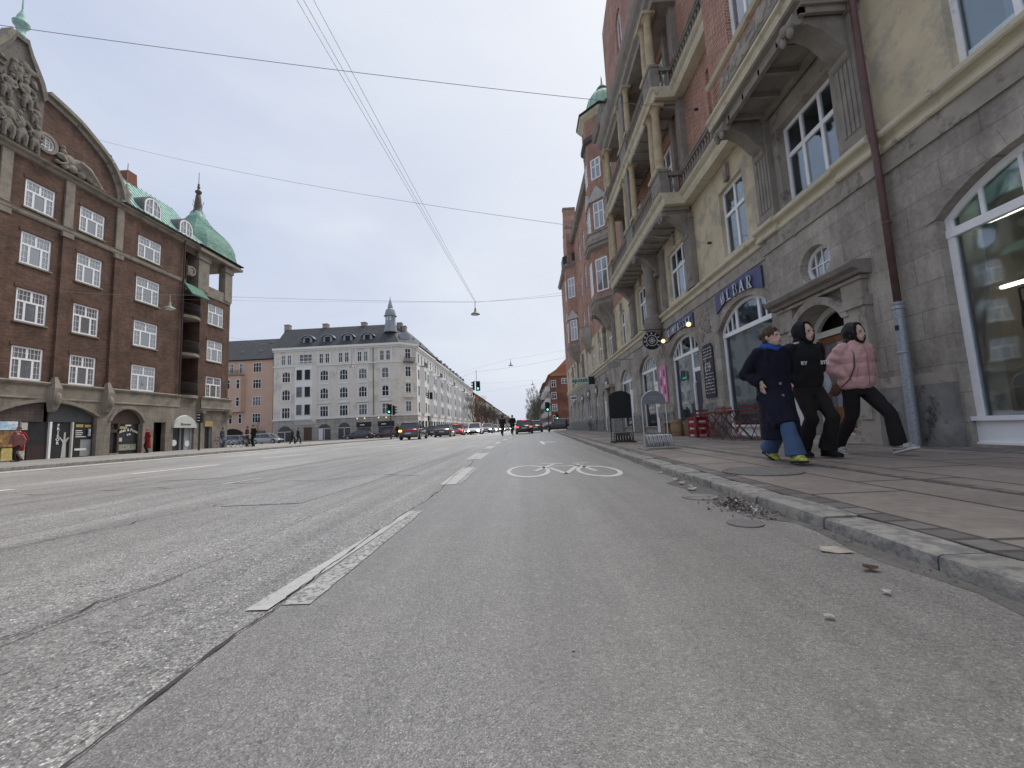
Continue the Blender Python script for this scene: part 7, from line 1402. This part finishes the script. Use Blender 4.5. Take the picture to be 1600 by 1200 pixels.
def top_pink(e,s,D):
    m_=MB(); L=D['lean']
    rows=[(.84,.185,.135,0)]
    for z,r in((.87,.212),(.93,.235),(.985,.226),(1.0,.212),(1.02,.226),(1.09,.24),(1.15,.232),(1.17,.218),(1.19,.228),(1.25,.236),(1.31,.224),(1.33,.212),(1.35,.215),(1.40,.185),(1.44,.115),(1.47,.085)): rows.append((z,r,r*.70,L*(z-.8)*1.6))
    torso(m_,s,rows,24); sleeves(m_,s,D,.084,.08,.064,puff=1); o=m_.build('puffer_jacket',pinkm,e,True); remesh(o,.011,1,.4); wrinkle(o,.010*s,16,3); 
    m_=MB(); torso(m_,s,[(1.40,.10,.09,L+.02),(1.44,.105,.1,L+.02),(1.485,.09,.09,L+.025)],16); remesh(m_.build('collar',pinkm,e,True),.012)
    for k in(-.135,.135):
        m_=MB(); m_.tube([D['V']((k,L+.158,1.12)),D['V']((k*1.2,L+.14,.98))],.004,5); m_.build('pocket_seam',M('pink_seam',(.35,.17,.17),.7),e)
    m_=MB(); m_.tube([D['V']((0.0,L+.135,1.40)),D['V']((0,L+.168,1.3)),D['V']((0,L+.165,1.1)),D['V']((0,L+.15,.87))],.004,5); m_.build('zip',M('pink_seam',(.35,.17,.17)),e)
    m_=MB(); m_.tube([D['V'](p) for p in((.13,-.06,1.44),(.14,.08,1.42),(.135,.148,1.30),(.16,.158,1.12),(.205,.11,.97),(.22,.0,.88))],.008,6); m_.build('bag_strap',bagm,e,True)
    m_=MB(); m_.ell(D['V']((.2,-.13,.86)),(.045*s,.09*s,.10*s),12,8); remesh(m_.build('shoulder_bag',bagm,e,True),.015)
    hair_hood(e,s,D,hairk,hood=True)
def hair_hood(e,s,D,mat,hood=False,bun=False):
    hm=D['hm']; X=hm@Matrix.Scale(s,4); vx=.011 if D['vox']<.02 else .03
    if hood:
        m_=MB(X); m_.ell((0,-.032,.022),(.1,.106,.13),16,10); m_.ell((0,-.05,-.09),(.092,.08,.09),12,8); m_.ell((0,-.05,-.16),(.115,.09,.06),12,8); m_.ell((0,.02,-.185),(.085,.055,.04),12,8)
        m_.tube([(.085*math.cos(a),.045-.012*math.sin(a),.006+.124*math.sin(a)) for a in [2*PI*i/20 for i in range(21)]],.02,7); o=remesh(m_.build('hood',mat,e,True),vx,2,.5)
        if D['vox']<.02: wrinkle(o,.010*s,14,5)
    else:
        m_=MB(X); m_.ell((0,-.012,.042),(.083,.1,.094),14,9,.02); m_.ell((0,-.045,-.03),(.07,.06,.07),12,8)
        for sx in(-1,1): m_.ell((sx*.06,.012,.03),(.02,.04,.05),8,6)
        if bun: m_.ell((0,-.125,.03),(.038,.035,.04),10,8,.06)
        o=remesh(m_.build('hair',mat,e,True),vx*.9,1,.4)
        if D['vox']<.02: wrinkle(o,.012*s,40,5,.4)
blackc=clo('black_cloth',(.012,.012,.013)); blackt=clo('black_trousers_cloth',(.016,.014,.015)); navyc=M('navy_wool',(.008,.009,.021),.95,.2,6,bump=.3,bscale=60); blueh=clo('blue_hoodie',(.025,.07,.27)); denim=clo('blue_denim',(.065,.115,.215)); greyw=clo('grey_white_bag',(.50,.50,.55))
yel=M('yellow_green_shoe',(.42,.46,.06),.5,.35,40); whs=M('grey_white_shoe',(.42,.41,.39),.6,.3,25,wear=(.2,.2,.21),wscale=20,wamt=.6)
def top_black(e,s,D):
    L=D['lean']; m_=MB(); torso(m_,s,[(.86,.17,.13,0),(.9,.192,.145,0),(1.0,.198,.148,L*.3),(1.15,.203,.148,L*.6),(1.28,.208,.145,L),(1.38,.185,.12,L),(1.43,.12,.1,L),(1.47,.085,.085,L)]); sleeves(m_,s,D,.085,.075,.062); o=m_.build('jacket',blackc,e,True); remesh(o,.013,3,.5); wrinkle(o,.012*s,9,7); wrinkle(o,.007*s,20,3,.8)
    m_=MB()
    for sd in(-1,1): m_.tube([D['V']((sd*.09,L+.05,1.455)),D['V']((sd*.17,L+.02,1.435)),D['V']((sd*.225,L-.0,1.37)),D['V']((sd*.265,L-.0,1.30))],.014*s,6)
    m_.build('shoulder_piping',M('white_cloth',(.6,.6,.6),.8),e,True)
    F=FR((0,0,0),(1,0,0),(0,1,0))
    for tx,u in(('STU',-.125),('KY',.145)): 
        o=text(tx,F,u*s,1.17*s,(L+.162)*s,.062*s,swhite,'lettering',e,.003,bold=.002)
    m_=MB(); m_.ell(D['V']((-.29,-.10,.93)),(.09*s,.12*s,.17*s),12,10,.03); remesh(m_.build('tote_bag',greyw,e,True),.018)
    hair_hood(e,s,D,blackc,hood=True)
def top_navy(e,s,D):
    L=D['lean']; m_=MB(); torso(m_,s,[(.28,.21,.225,.05),(.5,.21,.225,.045),(.7,.20,.195,.03),(.9,.198,.165,.01),(1.05,.20,.15,L*.4),(1.2,.208,.145,L*.8),(1.31,.205,.135,L),(1.39,.18,.115,L),(1.44,.12,.095,L),(1.465,.10,.085,L)],24); [m_.tube([D['legs'][sd][0]*s,D['legs'][sd][0].lerp(D['legs'][sd][1],.6)*s,(D['legs'][sd][1]+Vector((0,-.03,-.02)))*s],[.14*s,.135*s,.13*s],12) for sd in(-1,1)]; sleeves(m_,s,D,.082,.084,.07); o=m_.build('long_coat',navyc,e,True); remesh(o,.014,3,.5); wrinkle(o,.020*s,6,2,.45); wrinkle(o,.008*s,18,6,.6)
    m_=MB(); torso(m_,s,[(1.39,.12,.10,L),(1.43,.125,.11,L+.005),(1.47,.10,.095,L+.005),(1.5,.085,.08,L)],18); m_.ell(D['V']((0,L-.085,1.46)),(.11*s,.07*s,.055*s),12,8); m_.tube([D['V']((-.10,L-.04,1.48)),D['V']((-.09,L+.07,1.44)),D['V']((0,L+.115,1.40)),D['V']((.09,L+.07,1.44)),D['V']((.10,L-.04,1.48))],.026*s,8); remesh(m_.build('hoodie_collar',blueh,e,True),.012)
    for z in(.97,.82,.68): m_=MB(); m_.lathe([(.0,.0),(.017,.0),(.017,.008),(.0,.01)],D['V']((.02,.165 if z>.9 else .19 if z>.75 else .215,z)),10,(0,1,0)); m_.build('button',M('grey_button',(.25,.24,.24),.4),e)
    for sd in(-1,1): m_=MB(); m_.extr([(sd*.01,1.40),(sd*.12,1.42),(sd*.13,1.30),(sd*.05,1.12)],.128,.146); lp=m_.build('lapel',navyc,e); lp.data.transform(Matrix.Scale(s,4))
    hair_hood(e,s,D,hairb,hood=False,bun=True)
person('person in pink puffer jacket and black hood striding past the drainpipe',4.44,5.60,PI+R(8),1.72,dict(hip=.865,ankL=(-.10,.35,.12),ankR=(.08,-.32,.10),toeL=R(17),toeR=R(-10),lean=.03,turn=R(10),elbR=(.285,-.10,1.14),wriR=(.18,.03,1.03),elbL=(-.285,-.08,1.14),wriL=(-.18,.03,1.03)),dict(tr=blackt,shoe=whs,top=top_pink,legw=.085,cuff=.085,sole=M('white_sole',(.6,.58,.54),.7),trim=M('shoe_lace',(.6,.6,.58),.6)),vox=.013)
person('person all in black with hood and white letters on the jacket, middle of the three',3.70,5.47,PI+R(5),1.74,dict(hip=.87,ankL=(-.09,.10,.095),ankR=(.07,-.12,.095),lean=.02,turn=R(14),elbR=(.27,-.11,1.13),wriR=(.145,.01,1.03),elbL=(-.27,-.09,1.13),wriL=(-.145,.01,1.03)),dict(tr=blackt,shoe=clo('black_shoe_leather',(.01,.01,.011)),top=top_black,legw=.09,cuff=.10,sole=blackm),vox=.014)
person('person in long navy coat, blue jeans and yellow trainers nearest the kerb',3.05,5.10,PI+R(2),1.63,dict(hip=.845,ankR=(.06,.36,.10),ankL=(-.08,-.36,.13),toeL=R(-24),toeR=R(6),lean=.03,turn=R(22),elbR=(.29,-.11,1.12),wriR=(.20,.075,1.0),elbL=(-.28,-.09,1.12),wriL=(-.16,.06,.99)),dict(tr=denim,shoe=yel,top=top_navy,legw=.09,cuff=.112,sole=blackm,trim=M('pale_yellow_lace',(.6,.62,.3),.6)),vox=.014)
# people farther off
def simple_top(mat,long=0,hm=hairk,hood=False):
    def f(e,s,D):
        L=D['lean']; m_=MB(); torso(m_,s,[(.86-long,.19+long*.1,.14+long*.08,0),(1.0,.2,.15,L*.4),(1.2,.21,.15,L*.8),(1.36,.2,.13,L),(1.44,.1,.09,L)],14); sleeves(m_,s,D,.075,.065,.055); remesh(m_.build('jacket',mat,e,True),.03,2); hair_hood(e,s,D,hm,hood=hood)
    return f
walk=dict(hip=.88,ankL=(-.09,.22,.1),ankR=(.09,-.22,.11),toeR=R(-15),elbR=(.27,.02,1.13),wriR=(.26,.15,.92),elbL=(-.27,-.05,1.13),wriL=(-.25,-.02,.88))
stand=dict(hip=.90,ankL=(-.1,.03,.09),ankR=(.1,-.02,.09),elbR=(.26,-.04,1.13),wriR=(.18,.14,1.0),elbL=(-.26,-.04,1.13),wriL=(-.2,.1,.92))
ride=dict(hip=.93,hipy=-.2,lean=.08,ankL=(-.1,-.05,.22),ankR=(.1,-.05,.48),elbR=(.25,.2,1.12),wriR=(.25,.33,1.03),elbL=(-.25,.2,1.12),wriL=(-.25,.33,1.03))
O=lambda top,tr=blackt,shoe=blackm,**k:dict(tr=tr,shoe=shoe,top=top,legw=.075,cuff=.07,sole=blackm,skin=skin,**k)
redc=clo('red_coat_cloth',(.22,.012,.012)); pinkd=clo('dusty_red_cloth',(.30,.12,.12)); greyc=clo('grey_jacket_cloth',(.16,.16,.16))
dk=clo('dark_navy_jacket',(.018,.02,.028))
person('left cyclist in dark jacket riding away down the lane',-2.02,35.2,0,1.72,ride,O(simple_top(dk)),z0=.005,vox=.03,face=False)
person('right cyclist in bulky dark jacket riding away beside the black hatchback',-1.15,35.2,0,1.76,ride,O(simple_top(blackc,.1)),z0=.005,vox=.03,face=False)
person('person with navy and white jacket holding a bicycle on the left pavement',-26.1,34.6,R(-75),1.72,stand,O(simple_top(clo('navy_white_jacket',(.05,.06,.10)),hm=hairb),tr=denim),z0=.11,vox=.03)
person('person in brown cap and dark jacket behind the bicycles',-24.7,35.7,R(-60),1.78,stand,O(simple_top(clo('dark_brown_jacket',(.045,.025,.02)),.1,hairb)),z0=.11,vox=.03)
person('person standing in long black coat at the edge of the left pavement',-22.4,33.2,R(160),1.78,stand,O(simple_top(blackc,.12)),z0=.11,vox=.03)
person('left one of two dark figures walking across the square',-26.9,46.6,R(-80),1.74,walk,O(simple_top(dk)),z0=.0,vox=.03); person('right one of two dark figures walking across the square',-25.9,46.0,R(-85),1.78,walk,O(simple_top(blackc,.1)),z0=.0,vox=.03)
person('dark haired person standing behind the grey SUV',-16.2,51.6,R(30),1.78,stand,O(simple_top(blackc),skin_=0) if False else O(simple_top(blackc)),z0=.0,vox=.03); person('person in grey jacket behind the grey SUV',-15.3,52.6,R(-30),1.8,stand,O(simple_top(greyc)),z0=.0,vox=.03)
person('person in red coat at the left edge in front of the shop window',-25.7,20.1,R(-170),1.74,walk,O(simple_top(redc,.35,hm=hairb),tr=pinkd),z0=.11,vox=.03); person('small person in dusty red jacket beside the red coat at the left edge',-25.0,19.5,R(-170),1.6,walk,O(simple_top(pinkd,.1,hm=hairb)),z0=.11,vox=.03)
person('person in a long red dress in front of the dark shop with white lettering',-25.5,27.0,R(150),1.66,stand,O(simple_top(redc,.55,hm=pinkd)),z0=.11,vox=.03)
person('dark figure at the far right corner beside the black SUV',5.95,60.3,R(90),1.8,stand,O(simple_top(blackc,.1)),z0=.0,vox=.03)
# ---------------------------------------------------------------- bare street trees
bark=M('winter_bark',(.085,.07,.06),.9,.3,4); barkg=M('grey_green_bark',(.12,.115,.085),.9,.3,4)
def bare(seed,H=12,mat=bark,spread=1.0):
    random.seed(seed); m_=MB(); cnt=[0]
    def br(p,d,l,r,dep):
        pts=[p]; q=p; dd=d
        for i in range(2): dd=(dd+Vector((random.uniform(-.15,.15),random.uniform(-.15,.15),.08))).normalized(); q=q+dd*l/2; pts.append(q)
        m_.tube(pts,[r,r*.8,r*.6],4 if dep<2 else 3,False); cnt[0]+=1
        if dep>=5: return
        k=3 if dep<4 else 4
        for j in range(k):
            a=random.uniform(0,2*PI); sp=random.uniform(.35,.75)*spread; u=dd.orthogonal().normalized(); v=dd.cross(u); nd=(dd+(u*math.cos(a)+v*math.sin(a))*sp+Vector((0,0,.15))).normalized()
            br(pts[1].lerp(pts[2],random.uniform(.2,1)) ,nd,l*random.uniform(.62,.82),max(r*.55,.014),dep+1)
    m_.tube([(0,0,0),(0,0,H*.22)],[H*.016,H*.013],8)
    br(Vector((0,0,H*.22)),Vector((0,0,1)),H*.26,H*.012,0)
    for j in range(3): a=j*2.1+seed; br(Vector((0,0,H*.22)),Vector((math.cos(a)*.6,math.sin(a)*.6,1)).normalized(),H*.22,H*.009,1)
    return m_
def tree(m_,mat,x,y,label,sc=1):
    e=empty('bare_tree',(0,0,0),label,'tree','bare street trees'); tr=MB(); tr.v=m_.v; tr.f=m_.f; tr.mi=m_.mi
    o=tr.build('branches',mat,e,False,False); t_=MB(); t_.lathe([(.28,0),(.2,.3),(.18,2.4)],(0,0,0),8); t_.build('trunk',mat,e); e.location=(x,y,.0); e.scale=(sc,sc,sc); return e
def copy_tree(src,x,y,label,sc,rz):
    r=src.copy(); COL.objects.link(r); r.location=(x,y,0); r.scale=(sc,sc,sc); r.rotation_euler=(0,0,rz); r['label']=label
    for ch in src.children: c=ch.copy(); COL.objects.link(c); c.parent=r
tA=tree(bare(3,12.5),bark,-15.6,122,'tall bare brown tree nearest on the left, before the end of the white row',1.0); tB=tree(bare(9,12.5,spread=.7),barkg,3.6,118,'tall narrow bare tree nearest on the right, beside the red flats',1.05)
ORD=['second','third','fourth','fifth','sixth','seventh','eighth','ninth','tenth','eleventh','twelfth','thirteenth','fourteenth']
random.seed(77)
for i in range(13): copy_tree(tA,-15.3+i*.1,131+i*10.5+i*i*1.0,ORD[i]+' bare brown tree of the row on the left',random.uniform(.85,1.05),random.uniform(0,6))
for i in range(13): copy_tree(tB,3.9-i*.02,127+i*9.5+i*i*1.1,ORD[i]+' bare grey tree of the row on the right',random.uniform(.9,1.15),random.uniform(0,6))
for i in range(7): copy_tree(tA,-13.9-(i%2)*.5,126+i*9,['small bare tree nearest the junction in the inner left row','second small bare tree of the inner left row','third small bare tree of the inner left row','fourth small bare tree of the inner left row','fifth small bare tree of the inner left row','sixth small bare tree of the inner left row','last small bare tree of the inner left row'][i],random.uniform(.6,.8),random.uniform(0,6))
bpy.data.scenes.remove(TS)
